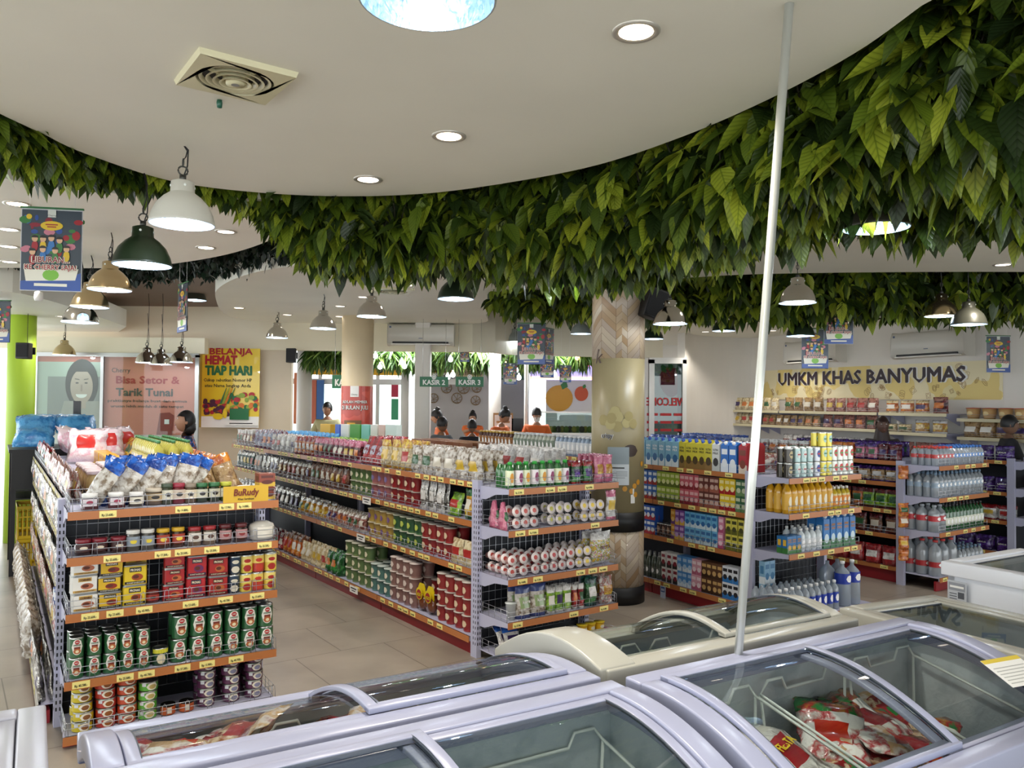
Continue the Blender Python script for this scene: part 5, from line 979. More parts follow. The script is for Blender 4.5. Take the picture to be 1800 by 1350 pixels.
ws(cup_p('cookie_tub',.08,.13,['#c9a06a','#b5884a','#e0c890'],'#c23a24','tub'), 1708, 1826, 1.501, 'clear cookie tub with red lid on the wall shelf at the right edge'); ws(bagc('tan',.2,.19,.1), 1708, 1826, 1.281, 'brown snack bag on the lowest wall shelf at the right edge')
o = shelf_unit(WM @ TR(.3,-.03,0), 3.6, .42, [.12,.4,.7,1.0], 'long low shelf against the right wall under the wall shelves', tags=.3, guards=False)
ws(bagc('white',.2,.2,.1,lab='rose'), 1400, 1560, 1.001, 'pale packet of pink sweets on the low shelf against the right wall'); ws(bagc('rose',.2,.19,.1), 1560, 1720, 1.001, 'reddish packet on the low shelf against the right wall')
# ============================================================= freezers in the foreground
FO = Vector((.256, 2.147, 0)); FA = 31.0
def SN(s, n, z=0, rz=0): return TR(FO.x, FO.y, 0, FA) @ TR(s, n, z, rz)
M_flav = paint('freezer_lilac', '#a0a4bc', .25, .01); M_fbody = paint('freezer_body', '#acb2c4', .3, .02); M_fbei = paint('freezer_beige', '#adaca2', .22, .01)
M_liner = paint('freezer_liner', '#a5b2ba', .35, .05, 4); M_linfl = printed('frost_floor', ['#c3bfae','#b5ad98','#d3d0c4'], 40, .6, .3, coat=0)
M_glass = clear('lid_glass', '#eef4f3', .045, .015); M_gask = mat('gasket','#3c4450',.5); M_bask = mat('basket_wire','#dfe6e2',.4)
M_frost = printed('frost_wall', ['#aeb9c0','#9fabb3','#c2cbd0'], 5, .5, .15, coat=0, soft=True)
BULGE = 0.012
def fprof(W, zl, zh, curved, n=9, y0=.04, y1=.04):
    out = []
    for i in range(n+1):
        t = i/n; y = y0+(W-y0-y1)*t; out.append((y, zl+(zh-zl)*math.sin(t*PI/2)**.9+BULGE*math.sin(PI*t) if curved else zl+(zh-zl)*t))
    return out
def strip(b, x0, x1, prof, th, mi=0, dz=0):
    n = len(prof); vs = []
    for y, z in prof: vs += [(x0,y,z+dz),(x1,y,z+dz),(x1,y,z+dz-th),(x0,y,z+dz-th)]
    fs = [(0,1,2,3),((n-1)*4+3,(n-1)*4+2,(n-1)*4+1,(n-1)*4)]
    for i in range(n-1):
        a = 4*i
        for k in range(4): fs.append((a+k, a+4+k, a+4+(k+1)%4, a+(k+1)%4))
    return b.add(vs, fs, mi, False)
def bev(o, w=.006, s=3):
    m = o.modifiers.new('bevel','BEVEL'); m.width = w; m.segments = s; m.limit_method = 'ANGLE'; m.angle_limit = R(35)
    for p in o.data.polygons: p.use_smooth = True
    try: m.harden_normals = False
    except Exception: pass
    return o
def freezer(M, L, W, zl, zh, label, bodym=None, rimm=None, curved=True, depth=.5, lids=2, name='chest_freezer', thick=False):
    o = empty(name, M, label, 'freezer'); bodym = bodym or M_fbody; rimm = rimm or M_flav; P = fprof(W, zl, zh, curved); T = .05
    b = MB(); b.box(.02,.02,.06,L-.02,T,zl-.03); b.box(.02,W-T,.06,L-.02,W-.02,zh-.03)
    for x0, x1 in ((.02,T),(L-T,L-.02)):
        pts = [(y, z-.03) for y, z in fprof(W, zl, zh, curved, y0=.02, y1=.02)]; n = len(pts)
        vs = [(x0,y,.06) for y,_ in pts]+[(x0,y,z) for y,z in pts]+[(x1,y,.06) for y,_ in pts]+[(x1,y,z) for y,z in pts]; fs = []
        for i in range(n-1): fs += [(i,n+i,n+i+1,i+1),(2*n+i,2*n+i+1,3*n+i+1,3*n+i),(n+i,3*n+i,3*n+i+1,n+i+1)]
        fs += [(0,2*n,3*n,n),(n-1,2*n-1,4*n-1,3*n-1)]; b.add(vs, fs, 0)
    b.box(.02,.02,.0,L-.02,W-.02,.10,1); b.build('body', [bodym, M_gask], o, M)
    zf = zl-depth; b = MB(); b.box(T,T,zf,L-T,T+.006,zl-.03); b.box(T,W-T-.006,zf,L-T,W-T,zh-.03,1); b.box(T,T,zf-.01,L-T,W-T,zf,2)
    for x0 in (T, L-T-.006):
        pts = [(y,z-.03) for y,z in fprof(W,zl,zh,curved,y0=T,y1=T)]; n = len(pts); vs = []; fs = []
        for y, z in pts: vs += [(x0,y,zf),(x0,y,z),(x0+.006,y,zf),(x0+.006,y,z)]
        for i in range(n-1): a = 4*i; fs += [(a,a+1,a+5,a+4),(a+2,a+6,a+7,a+3)]
        b.add(vs, fs, 1)
    b.build('liner', [M_liner, M_frost, M_linfl], o, M)
    b = MB(); b.box(0,-.01,zl-.06,L,.05,zl+.004); b.box(0,W-.055,zh-.06,L,W+.01,zh+.004); b.box(.06,.05,zl-.03,L-.06,.062,zl-.008); b.box(.06,W-.07,zh-.04,L-.06,W-.055,zh-.012)
    PR = fprof(W, zl, zh, curved, 12, .05, .055); strip(b, 0, .062, PR, .06, 0, .006); strip(b, L-.062, L, PR, .06, 0, .006); strip(b, .062, .075, PR, .03, 0, -.012); strip(b, L-.075, L-.062, PR, .03, 0, -.012)
    if thick:
        PT = [(y, z+.012*math.sin(PI*i/12)) for i, (y, z) in enumerate(fprof(W, zl, zh, curved, 12, .0, .0))]; strip(b, L-.11, L+.02, PT, .10, 0, .008)
    bev(b.build('rim', rimm, o, M), .012, 3)
    PG = fprof(W, zl, zh, curved, 12, .055, .06)
    for k in range(lids):
        x0 = (.066, L/2-.028)[k]; x1 = (L/2+.028, L-.066)[k]; dz = (.016, -.002)[k]
        b = MB(); n = len(PG); vs = []
        for y, z in PG: vs += [(x0+.028,y,z+dz-.003),(x1-.028,y,z+dz-.003)]
        b.add(vs, [(2*i,2*i+1,2*i+3,2*i+2) for i in range(n-1)], 0, True); g = b.build('glass_lid', M_glass, o, M)
        b = MB(); strip(b, x0, x0+.03, PG, .014, 0, dz); strip(b, x1-.03, x1, PG, .014, 0, dz); strip(b, x0+.028, x0+.033, PG, .01, 1, dz); strip(b, x1-.033, x1-.028, PG, .01, 1, dz)
        y, z = PG[0]; b.box(x0,y-.002,z+dz-.014,x1,y+.032,z+dz+.004); y, z = PG[-1]; b.box(x0,y-.032,z+dz-.014,x1,y+.002,z+dz+.001)
        yy, zz = PG[4]; xx = x1-.012 if k == 0 else x0-.0; 
        bev(b.build('lid_frame', [rimm, M_gask], g, M), .004, 2)
    return o
def basket(M, x0, x1, y0, y1, zt, zb, label, group=None, tilt=.03):
    b = MB(); r = .0045; c = .03
    top = [(x0,y0,zt),(x0+c,y0,zt+.035),(x0+3*c,y0,zt+.035),(x0+3.6*c,y0,zt),(x1-3.6*c,y0,zt),(x1-3*c,y0,zt+.035),(x1-c,y0,zt+.035),(x1,y0,zt)]
    rise = .09; top2 = [(x,y1,z+rise) for x,_,z in reversed(top)]; b.tube(top+top2, r, 0, 7, True)
    bot = [(x0+.04,y0+.03,zb),(x1-.04,y0+.03,zb),(x1-.04,y1-.03,zb),(x0+.04,y1-.03,zb)]; b.tube(bot, r, 0, 6, True); mid = [(x,y,zb+.08) for x,y,_ in bot]; b.tube([(x+(-.006 if x < (x0+x1)/2 else .006), y, z) for x,y,z in mid], r*.7, 0, 5, True)
    for (x,y,z), (X,Y) in zip(bot, ((x0,y0),(x1,y0),(x1,y1),(x0,y1))): b.tube([(X,Y,zt+(rise if Y == y1 else 0)),(x,y,zb)], r, 0, 6)
    for k in range(1, int((x1-x0)/.035)):
        x = x0+.04+(x1-x0-.08)*k/int((x1-x0)/.035); b.tube([(x,y0+.025,zb+.08),(x,y0+.03,zb),(x,y1-.03,zb),(x,y1-.025,zb+.08)], .0016, 0, 4)
    for k in range(1, int((y1-y0)/.05)):
        y = y0+.03+(y1-y0-.06)*k/int((y1-y0)/.05); b.tube([(x0+.035,y,zb+.08),(x0+.04,y,zb),(x1-.04,y,zb),(x1-.035,y,zb+.08)], .0016, 0, 4)
    return tag(b.build('wire_basket', M_bask, None, M), label, 'basket', group)
# row along the camera
W1 = .60
F1M = SN(-1.22, -W1); freezer(F1M, 1.25, W1, .775, .90, 'lilac chest freezer with curved glass lids at the bottom centre of the photo')
F2M = SN(.075, -W1); freezer(F2M, 1.24, W1, .775, .90, 'lilac chest freezer at the lower right with frozen food bags under curved glass')
# second row, turned round: low side away from the camera
F3M = SN(.03, .665, 0, 180); freezer(F3M, 1.24, W1, .775, .892, 'lilac chest freezer in front of the left end shelf, red bags inside')
F4M = SN(1.20, .70, 0, 180); BULGE = .045; freezer(F4M, 1.12, W1, .79, .89, 'beige chest freezer with a thick arched end, in front of the middle end shelf', M_fbei, M_fbei, thick=True); BULGE = .012
F0M = TR(-1.147, 1.97, 0, 31) @ TR(-1.0, -1.3, 0); freezer(F0M @ TR(1.0,0,0,90), 1.3, 1.0*.62, .895, .90, 'grey flat-topped chest freezer cut by the lower left corner of the photo', M_fbody, paint('freezer_grey','#a0a2ae',.28,.01), False)
F5M = SN(1.98, -1.05, 0, 90); freezer(F5M, 1.35, .60, .84, .86, 'low chest freezer set crosswise behind the lower right freezer', M_fbei, M_fbei, False)
FWM = TR(2.08, 3.86, 0, 31) @ TR(.7,-1.5,0,90)
o = freezer(FWM, 1.5, .7, .90, .90, 'white chest freezer standing alone at the right, label on its corner', paint('freezer_white','#e4e7ee',.3,.01), paint('freezer_white_rim','#e6e8ee',.25,.01), False)
b = MB().box(0,0,0,.09,.002,.12); b.rect(.006,.075,.084,.112,-.0006,1); b.rect(.05,.04,.08,.07,-.0006,2)
for k in range(5): b.rect(.01,.01+.012*k,.045,.014+.012*k,-.0006,2)
b.rect(.012,.088,.078,.098,-.001,3); b.build('energy_label', [mat('lbl','#b9bcc2'), mat('lbl2','#8f9299'), mat('lbl3','#4a4d54'), M_white], o, FWM @ TR(1.47,.699,.70,180) @ TR(.012,0,0))
# the label faces the aisle: turn it onto the long side that looks left
for c_ in o.children:
    if c_.name.startswith('energy_label'): c_.matrix_world = TR(2.08,3.86,0,31) @ TR(-.003,-.03,.70,-90) @ TR(0,-.0,0) @ TR(0,.0,0)
basket(F1M, .10, .62, .10, .53, .70, .46, 'white wire basket on the left of the freezer at the bottom centre'); basket(F1M, .64, 1.16, .10, .53, .70, .46, 'white wire basket on the right of the freezer at the bottom centre')
basket(F2M, .09, .40, .09, .51, .72, .42, 'white wire basket at the left end of the lower right freezer'); basket(F2M, .42, .80, .09, .51, .72, .42, 'white wire basket in the middle of the lower right freezer'); basket(F2M, .82, 1.16, .09, .51, .72, .42, 'white wire basket at the right end of the lower right freezer')
basket(F3M, .10, .42, .09, .51, .70, .42, 'white wire basket at the right end of the freezer before the left end shelf'); basket(F3M, .44, .78, .09, .51, .70, .42, 'white wire basket in the middle of the freezer before the left end shelf'); basket(F3M, .80, 1.15, .09, .51, .70, .42, 'white wire basket holding red bags before the left end shelf')
basket(F4M, .10, .52, .09, .51, .72, .44, 'white wire basket in the right half of the beige freezer'); basket(F4M, .56, 1.02, .09, .51, .72, .44, 'white wire basket in the left half of the beige freezer')
basket(F0M @ TR(1.0,0,0,90), .75, 1.2, .1, .52, .80, .45, 'white wire basket in the grey freezer at the lower left corner')
# frozen bags
fb = [film('fz_red',['#b3232c','#8c1a24','#e6dad4','#c9a37a'],9,.35,.25), film('fz_white',['#e3e0db','#c9c4be','#b02a34','#f2f0ec'],8,.35,.25), film('fz_mix',['#d9d4cc','#b0762f','#a8242c','#2f7a3c'],10,.35,.25), film('fz_gold',['#c98a4a','#a5602f','#e6d0b0','#8a1f24'],10,.35,.25)]
random.seed(21)
def fbags(M, x0, x1, y0, y1, z, n, label, group, big=1.0, txts=('FIESTA','BELFOODS','NUGGET','CHICKEN')):
    for k in range(n):
        key = ('fz', k % 6, big, k == 0 and big == 1.0 and n > 6); t = 'FIESTA' if key[3] else None
        if key not in _ids: _ids[key] = pouch_p('frozen_food_bag', .19*big, .26*big, .045, fb[k%4], fb[(k+1)%4], mat('fz_lab%d'%(k%3), ['#a8232c','#c9331f','#8c1a20'][k%3], .25, coat=.5), 'bag', 8, 9, k*3, True, False, rag=.012, txt=t, m3=mat('fz_txt','#f2d43a',.4))
        spawn(_ids[key], M @ TR(random.uniform(x0,x1), random.uniform(y0,y1), z+.028*(k%4), random.uniform(-60,60)) @ Matrix.Rotation(R(-78+random.uniform(-8,14)),4,'X') , label, group)
fbags(F2M, .42, .95, .18, .34, .56, 14, 'red and white frozen food bag lying in the lower right freezer', 'frozen bags in the lower right freezer'); fbags(F2M, .95, 1.12, .24, .40, .54, 4, 'frozen food bag at the right end of the lower right freezer', 'frozen bags at the right end of the lower right freezer')
fbags(F3M, .66, 1.08, .08, .24, .665, 14, 'red frozen food bag in the freezer before the left end shelf', 'red frozen bags before the left end shelf', .85); fbags(F3M, .35, .50, .08, .16, .64, 3, 'frozen food bag at the right end of the freezer before the left end shelf', 'frozen bags right of the red ones')
Pf = pouch_p('frozen_food_bag',.20,.27,.05,F['white'],mat('fz_top','#dcd9d0',.25,coat=.5),mat('fiesta_red','#a31f28',.25,coat=.5),'bag',8,9,5,True,False,rag=.010,txt='FIESTA',m3=mat('fz_txt','#f2d43a',.4))
spawn(Pf, F2M @ TR(.40,.24,.665,20) @ Matrix.Rotation(R(-74),4,'X'), 'white frozen bag with a red panel reading FIESTA on top in the lower right freezer', None)
Pb = pouch_p('frozen_food_bag',.2,.26,.06,film('fz_blue',['#2a3f9a','#1c2a6a','#c9862f','#3f5ac0'],12,.35,.3),None,None,'bag',8,9,4,False,False,rag=.012)
for k in range(3): spawn(Pb, F4M @ TR(.42+.07*k,.2+.05*k,.5+.03*k,20*k) @ Matrix.Rotation(R(-60),4,'X'), 'dark blue frozen food bag in the beige freezer', 'blue bags in the beige freezer')
b = MB().box(0,0,0,.16,.11,.001); b.box(0,.095,.0011,.16,.11,.0015,1)
for k in range(6): b.box(.012,.012+.012*k,.0011,.145,.015+.012*k,.0015,2)
tag(b.build('price_sheet', [M_white, mat('ps_yel','#d9c04a'), mat('ps_gr','#b5b5b0')], None, F2M @ TR(1.02,.12,.845,-8) @ Matrix.Rotation(R(24),4,'X')), 'white price sheet stuck on the glass of the lower right freezer', 'notice')
# leaning aluminium pole
pb = atD(1298,1150,2.40); pt = atD(1388,0,2.16); d = (pt-pb).normalized(); p0 = pb - d*(pb.z/d.z); p1 = pb + d*((ZC-pb.z)/d.z)
b = MB(); b.tube([p0, p1], .0125, 0, 20); tag(b.build('metal_pole', mat('pole_metal','#cfd2cc',.28,.55), None), 'thin pale aluminium pole leaning slightly, rising between the freezers to the ceiling', 'pole')
# ============================================================= bamboo column
p = atD(1086, 760, 6.75); CM = TR(p.x, 6.75); rC = .222
o = empty('column', CM, 'thick round column wrapped in bamboo print with a notice, right of the middle end shelf', 'column')
m = mat('bamboo_weave', '#bba588', .45, coat=.2); n, l, b_ = nodes(m)
tc = n.new('ShaderNodeTexCoord'); sp = n.new('ShaderNodeSeparateXYZ'); l.new(tc.outputs['Object'], sp.inputs[0])
def mth(op, a, b2=None, c=None):
    x = n.new('ShaderNodeMath'); x.operation = op
    for i, v in enumerate((a, b2, c)):
        if v is None: continue
        if isinstance(v, (int,float)): x.inputs[i].default_value = v
        else: l.new(v, x.inputs[i])
    return x.outputs[0]
ang = mth('ARCTAN2', sp.outputs[0], sp.outputs[1]); u_ = mth('MULTIPLY', ang, rC); w_ = .13
pp_ = mth('PINGPONG', u_, w_); vv = mth('ADD', sp.outputs[2], mth('MULTIPLY', pp_, .95)); row = mth('FLOOR', mth('DIVIDE', vv, .062)); colm = mth('FLOOR', mth('DIVIDE', u_, w_))
cx_ = n.new('ShaderNodeCombineXYZ'); l.new(row, cx_.inputs[0]); l.new(colm, cx_.inputs[1]); wn_ = n.new('ShaderNodeTexWhiteNoise'); wn_.noise_dimensions = '2D'; l.new(cx_.outputs[0], wn_.inputs['Vector'])
rp = ramp(n, [(0,'#a88a68'),(.3,'#c0aa8a'),(.6,'#b5a596'),(1,'#cfc2aa')]); l.new(wn_.outputs['Value'], rp.inputs[0])
fr_ = mth('FRACT', mth('DIVIDE', vv, .062)); edge = mth('LESS_THAN', fr_, .07); fr2 = mth('FRACT', mth('DIVIDE', u_, w_)); e2 = mth('LESS_THAN', fr2, .03); ed = mth('MAXIMUM', edge, e2)
str_ = mth('MULTIPLY', mth('SINE', mth('MULTIPLY', vv, 900)), .04)
mx = n.new('ShaderNodeMix'); mx.data_type = 'RGBA'; l.new(mth('MULTIPLY', ed, .6), mx.inputs[0]); l.new(rp.outputs[0], mx.inputs[6]); mx.inputs[7].default_value = lin('#6a5238'); l.new(mx.outputs[2], b_.inputs['Base Color'])
M_tanw = paint('column_tan', '#9a8e6c', .35, .08, 3)
def band(nm, z0, z1, m, r=rC): return MB().lathe([(r,z0),(r,z1)], 48).build(nm, m, o, CM)
band('base_ring', 0, .14, M_black, rC+.008); band('lower_wrap', .14, .594, m); band('black_band', .594, .753, M_black, rC+.004); band('middle_wrap', .753, 2.02, M_tanw); band('upper_wrap', 2.02, 3.05, m)
b = MB(); random.seed(5)
for k in range(8): b.wrapdisc(rC+.003+.0006*k, random.uniform(-.16,-.02), 1.50+random.uniform(-.06,.09), .045, .045, k%2)
for k in range(4): b.wrapdisc(rC+.003+.0006*k, random.uniform(.04,.12), 1.50+random.uniform(-.03,.05), .04, .04, k%2)
for k, (x, z) in enumerate(((.09,.93),(.12,.97),(.16,1.0),(.13,.90),(.03,.95),(.21,1.15))): b.wrapdisc(rC+.003+.0004*k, x, z, .022, .022, 2)
b.text('crispy', -.12, 1.365, .04, 0, 3, .05, .11, wrap=rC+.006); b.text('crispy', -.12, 1.365, .04, 0, 4, .015, .10, wrap=rC+.009); b.text('k', -.215, 1.98, .12, 0, 5, .0, wrap=rC+.004, skew=.3)
b.wrapdisc(rC+.003, .08, 1.26, .07, .05, 6)
b.build('printed_snacks', [mat('chip1','#ada06c'), mat('chip2','#9c8e5a'), mat('chip3','#c98f2a'), M_white, mat('crn','#23243a'), mat('klet','#4a3222'), mat('choc','#3a2a22')], o, CM)
b = MB(); r2 = rC+.006; b.wraprect(r2, -.13, .98, .05, 1.29, 0, 8); b.wraprect(r2+.001, -.13, 1.15, .05, 1.29, 1, 8); b.wraprect(r2+.001, -.09, 1.115, .01, 1.125, 2, 6)
for k in range(4): b.wraprect(r2+.001, -.115, 1.085-.016*k, .035-.02*(k==3), 1.09-.016*k, 3, 6)
tag(b.build('notice_sheet', [mat('sheet','#cfd6da'), mat('sheet_photo','#8f9ba0'), M_ink, mat('sheet_gr','#8c9297')], None, CM @ TR(0,0,0,4)), 'pale notice sheet taped to the bamboo column', 'notice')
b = MB(); b.wraprect(rC+.004, -.02, .83, .02, .9, 0, 3); b.wraprect(rC+.004, -.002, .9, .012, .95, 0, 3); tag(b.build('tag_sticker', M_white, None, CM @ TR(0,0,0,26)), 'tiny white sticker low on the bamboo column', 'notice')
def speaker(M, label, w=.2, h=.32, d=.2, br=True):
    o = empty('wall_speaker', M, label, 'speaker'); b = MB(); b.add([(-w/2,0,0),(w/2,0,0),(w*.35,d,0),(-w*.35,d,0),(-w/2,0,h),(w/2,0,h),(w*.35,d,h),(-w*.35,d,h)], [(0,3,2,1),(4,5,6,7),(0,1,5,4),(1,2,6,5),(2,3,7,6),(3,0,4,7)]); bev(b.build('cabinet', M_black, o, M), .01)
    MB().box(-w*.42,-.006,.02,w*.42,0,h-.02).build('grille', paint('grille','#17171a',.8,.2,200), o, M)
    if br: b = MB(); b.box(-.03,d,h*.4,.03,d+.04,h*.6); b.box(-.05,d+.04,h*.3,.05,d+.055,h*.75); b.build('bracket', M_black, o, M)
    return o
p = atD(1150, 562, 6.62); speaker(TR(p.x-.03, 6.50, p.z, 25) @ Matrix.Rotation(R(14),4,'Y') @ Matrix.Rotation(R(6),4,'X'), 'black loudspeaker tilted down on the bamboo column', .2, .25, .16)
p = atD(515, 638, 11.2); speaker(TR(p.x, 11.08, p.z), 'black loudspeaker on the beige wall left of the glass doors', .14, .2, .12)
p = atD(33, 630, 8.8); speaker(TR(p.x, 8.85, p.z), 'black loudspeaker hanging in front of the lime green column', .15, .18, .12, True); b = MB(); b.tube([(p.x,8.95,p.z+.18),(p.x,8.95,2.6)], .003); tag(b.build('speaker_cord', M_black), 'thin cord holding the speaker at the green column', 'cord')
# ============================================================= lamps
def mix_warm(): return (1.0,.92,.82)
_dl = {}
def downlight(u, v, z=ZC, on=True, watts=9, r=.065):
    p = onz(u, v, z); M = TR(p.x, p.y, z)
    if 'ring' not in _dl:
        b = MB(); b.lathe([(.050,-.003),(.056,-.005),(.066,-.007),(.072,-.003),(.072,.0)], 28, 0, (False,False)); _dl['ring'] = b.mesh('trim_ring', mat('dl_ring','#c9c5bb',.3,.5))
        b = MB(); b.lathe([(.053,-.0035),(0,-.0035)], 28, 0, (False,False)); _dl['lens'] = b.mesh('lens', mat('dl_lens','#fff0d8',emit=9,ecol='#ffe3bd')); _dl['lens2'] = b.mesh('lens', mat('dl_lens_dim','#fff0d8',emit=2.4,ecol='#fff0dc'))
    D = p.y; far = 'near' if D < 4.7 else ('mid-distance' if D < 8 else 'distant')
    o = empty('ceiling_downlight', M, None, 'downlight'); return o, far
def fill_dl(o, on, watts):
    for nm, me in (('trim_ring', _dl['ring']), ('lens', _dl['lens'] if on else _dl['lens2'])):
        c = bpy.data.objects.new(nm, me); COL.objects.link(c); c.parent = o; c.matrix_world = o.matrix_world
    if watts:
        ld = bpy.data.lights.new('downlight_beam', 'SPOT'); ld.energy = watts*1.7; ld.color = mix_warm(); ld.spot_size = R(120); ld.spot_blend = .6; ld.shadow_soft_size = .05
        lo = bpy.data.objects.new('lamp_light', ld); COL.objects.link(lo); lo.parent = o; lo.matrix_world = o.matrix_world @ TR(0,0,-.02)
DL = [(1118,55,1,26,'brightest round downlight at the top right of the near ceiling panel'),(789,239,1,26,'round downlight in the middle of the near ceiling panel'),(647,315,0,16,'silver-rimmed round downlight close to the leafy edge of the near panel'),
 (397,407,0,18,'downlight right of the white dome lamp on the left panel'),(362,435,1,18,'lit downlight near the edge of the left panel'),(30,358,1,16,'topmost downlight of the column of four at the left edge'),(15,403,0,12,'second downlight of the column of four at the left edge'),(15,433,0,12,'third downlight of the column of four at the left edge'),(17,460,0,12,'lowest downlight of the column of four at the left edge'),
 (420,541,1,18,'downlight at the left tip of the round middle panel'),(598,538,0,12,'small downlight between the chrome dome lamps'),(505,553,0,12,'small downlight above the leftmost chrome dome lamp of the middle panel'),(639,522,0,12,'small downlight left of the square vent of the middle panel'),(717,501,0,14,'downlight right above the square vent of the middle panel'),(597,556,0,0,'faint downlight at the far side of the middle panel'),(789,477,1,18,'bright downlight behind the green dome lamp in the centre'),
 (1763,465,0,20,'downlight on the right panel near the right edge'),(1725,383,0,16,'downlight half hidden by leaves at the far right'),(1240,583,0,14,'downlight left of the leaning pole on the far right panel'),(1320,595,0,12,'downlight just left of the pole, farthest back'),(1358,581,0,14,'downlight just right of the pole on the far right panel'),(1448,562,0,14,'downlight between the two snack festival banners'),(1504,580,1,16,'downlight above the wall banner lettering'),(1618,570,0,14,'downlight above the right air conditioner'),(1290,470,0,12,'downlight behind the small white spotlight')]
for u, v, on, wt_, lab in DL:
    o, far = downlight(u, v); o['label'] = lab; fill_dl(o, on, wt_)
for k, (x, y) in enumerate(((-1.4,1.2),(.1,1.3),(.9,.2),(-.8,-.2),(-2.5,.2),(.1,-1.6))):  # unseen downlights, added to brighten the freezers in the foreground
    o = empty('ceiling_downlight', TR(x, y, ZC), 'unseen round downlight added to the near ceiling panel above and behind the camera', 'downlight', 'unseen added downlights above the camera'); fill_dl(o, 1, 12)
for u, v in ((110,556),(133,513)):
    o, far = downlight(u, v, 2.6 if v > 540 else 2.97); o['label'] = 'small downlight in the %s soffit at the left' % ('cream' if v > 540 else 'brown'); fill_dl(o, 0, 8)
_pl = {}
M_inner = printed('shade_inner_glow', ['#9dbcdc','#b5cde6','#8fb0d4','#c6dcf0'], 40, .3, .3, .7, soft=True)  # cool bulb glow reflected inside the shades, put into the colour as blue patches
def pendant(u, v, w, style, label, dia=.27, zc=None, on=True, watts=7):
    D = dia*FPX/w; p = atD(u, v, D); r = dia/2; M = TR(p.x, p.y, p.z, random.uniform(0,90))
    if style not in _pl:
        c, ro, me = dict(white=('#cdccc2',.3,0), green=('#23301f',.35,.0), silver=('#cfccc4',.13,1), gold=('#c9b58e',.2,.95), dark=('#4a4a40',.35,.3), grey=('#a5aaa2',.3,.2))[style]
        b = MB(); b.lathe([(.135,0),(.137,.002),(.134,.012),(.126,.045),(.108,.085),(.078,.118),(.055,.135),(.050,.14),(.048,.185),(.03,.192),(0,.193)], 36, 0, (False,False)); b.lathe([(.132,.0),(.124,.04),(.105,.08),(.075,.112),(.045,.13),(0,.132)][::-1], 36, 1, (False,False)); b.lathe([(.132,.0),(.135,0)], 36, 0, (False,False))
        for k in range(4): a = k*PI/2; b.M = TR(.0485*math.cos(a), .0485*math.sin(a), .165) @ Matrix.Rotation(a,4,'Z') @ Matrix.Rotation(R(90),4,'Y'); b.lathe([(.006,0),(.006,.003),(0,.003)], 8, 2, (False,False))
        b.M = Matrix.Identity(4); sh = b.mesh('lamp_shade', [mat('shade_'+style, c, ro, me), M_inner, mat('rivet','#e9efe9',.4)])
        b = MB(); b.lathe([(.0,.02),(.018,.026),(.026,.05),(.018,.08),(.012,.1),(.012,.125)], 16, 0, (False,False)); bu = b.mesh('bulb', mat('bulb_cool','#eaf4ff',emit=5,ecol='#dcecff')); 
        b = MB(); b.tube([(0,0,.19),(0,0,.215)], .014, 0, 8); b.tube([(.02*math.cos(t),0,.235+.02*math.sin(t)) for t in [2*PI*i/12 for i in range(12)]], .004, 0, 5, True); b.tube([(0,.01*math.cos(t),.27+.018*math.sin(t)) for t in [2*PI*i/10 for i in range(10)]], .003, 0, 5, True); hk = b.mesh('hook', mat('hook_metal','#4c4c48',.4,.7))
        _pl[style] = (sh, bu, hk)
    o = empty('pendant_lamp', M, label, 'pendant lamp'); s = r/.135
    for nm, me in zip(('lamp_shade','bulb','hook'), _pl[style]):
        c = bpy.data.objects.new(nm, me); COL.objects.link(c); c.parent = o; c.matrix_world = M
    top = above(p.x, p.y)-p.z; b = MB(); b.tube([(0,0,.28),(.012,.004,.28+(top-.28)*.3),(.016,0,.28+(top-.28)*.65),(0,0,top)], .0028, 0, 5); b.tube([(0,0,.2),(.018,0,.26),(.02,0,.33),(.0,0,.28+(top-.28)*.5 if top > .6 else top)], .0032, 0, 5); b.build('cord', M_black, o, M)
    ld = bpy.data.lights.new('pendant_light', 'POINT'); ld.energy = watts; ld.color = (.86,.93,1.0); ld.shadow_soft_size = .03
    lo = bpy.data.objects.new('lamp_light', ld); COL.objects.link(lo); lo.parent = o; lo.matrix_world = M @ TR(0,0,.012)
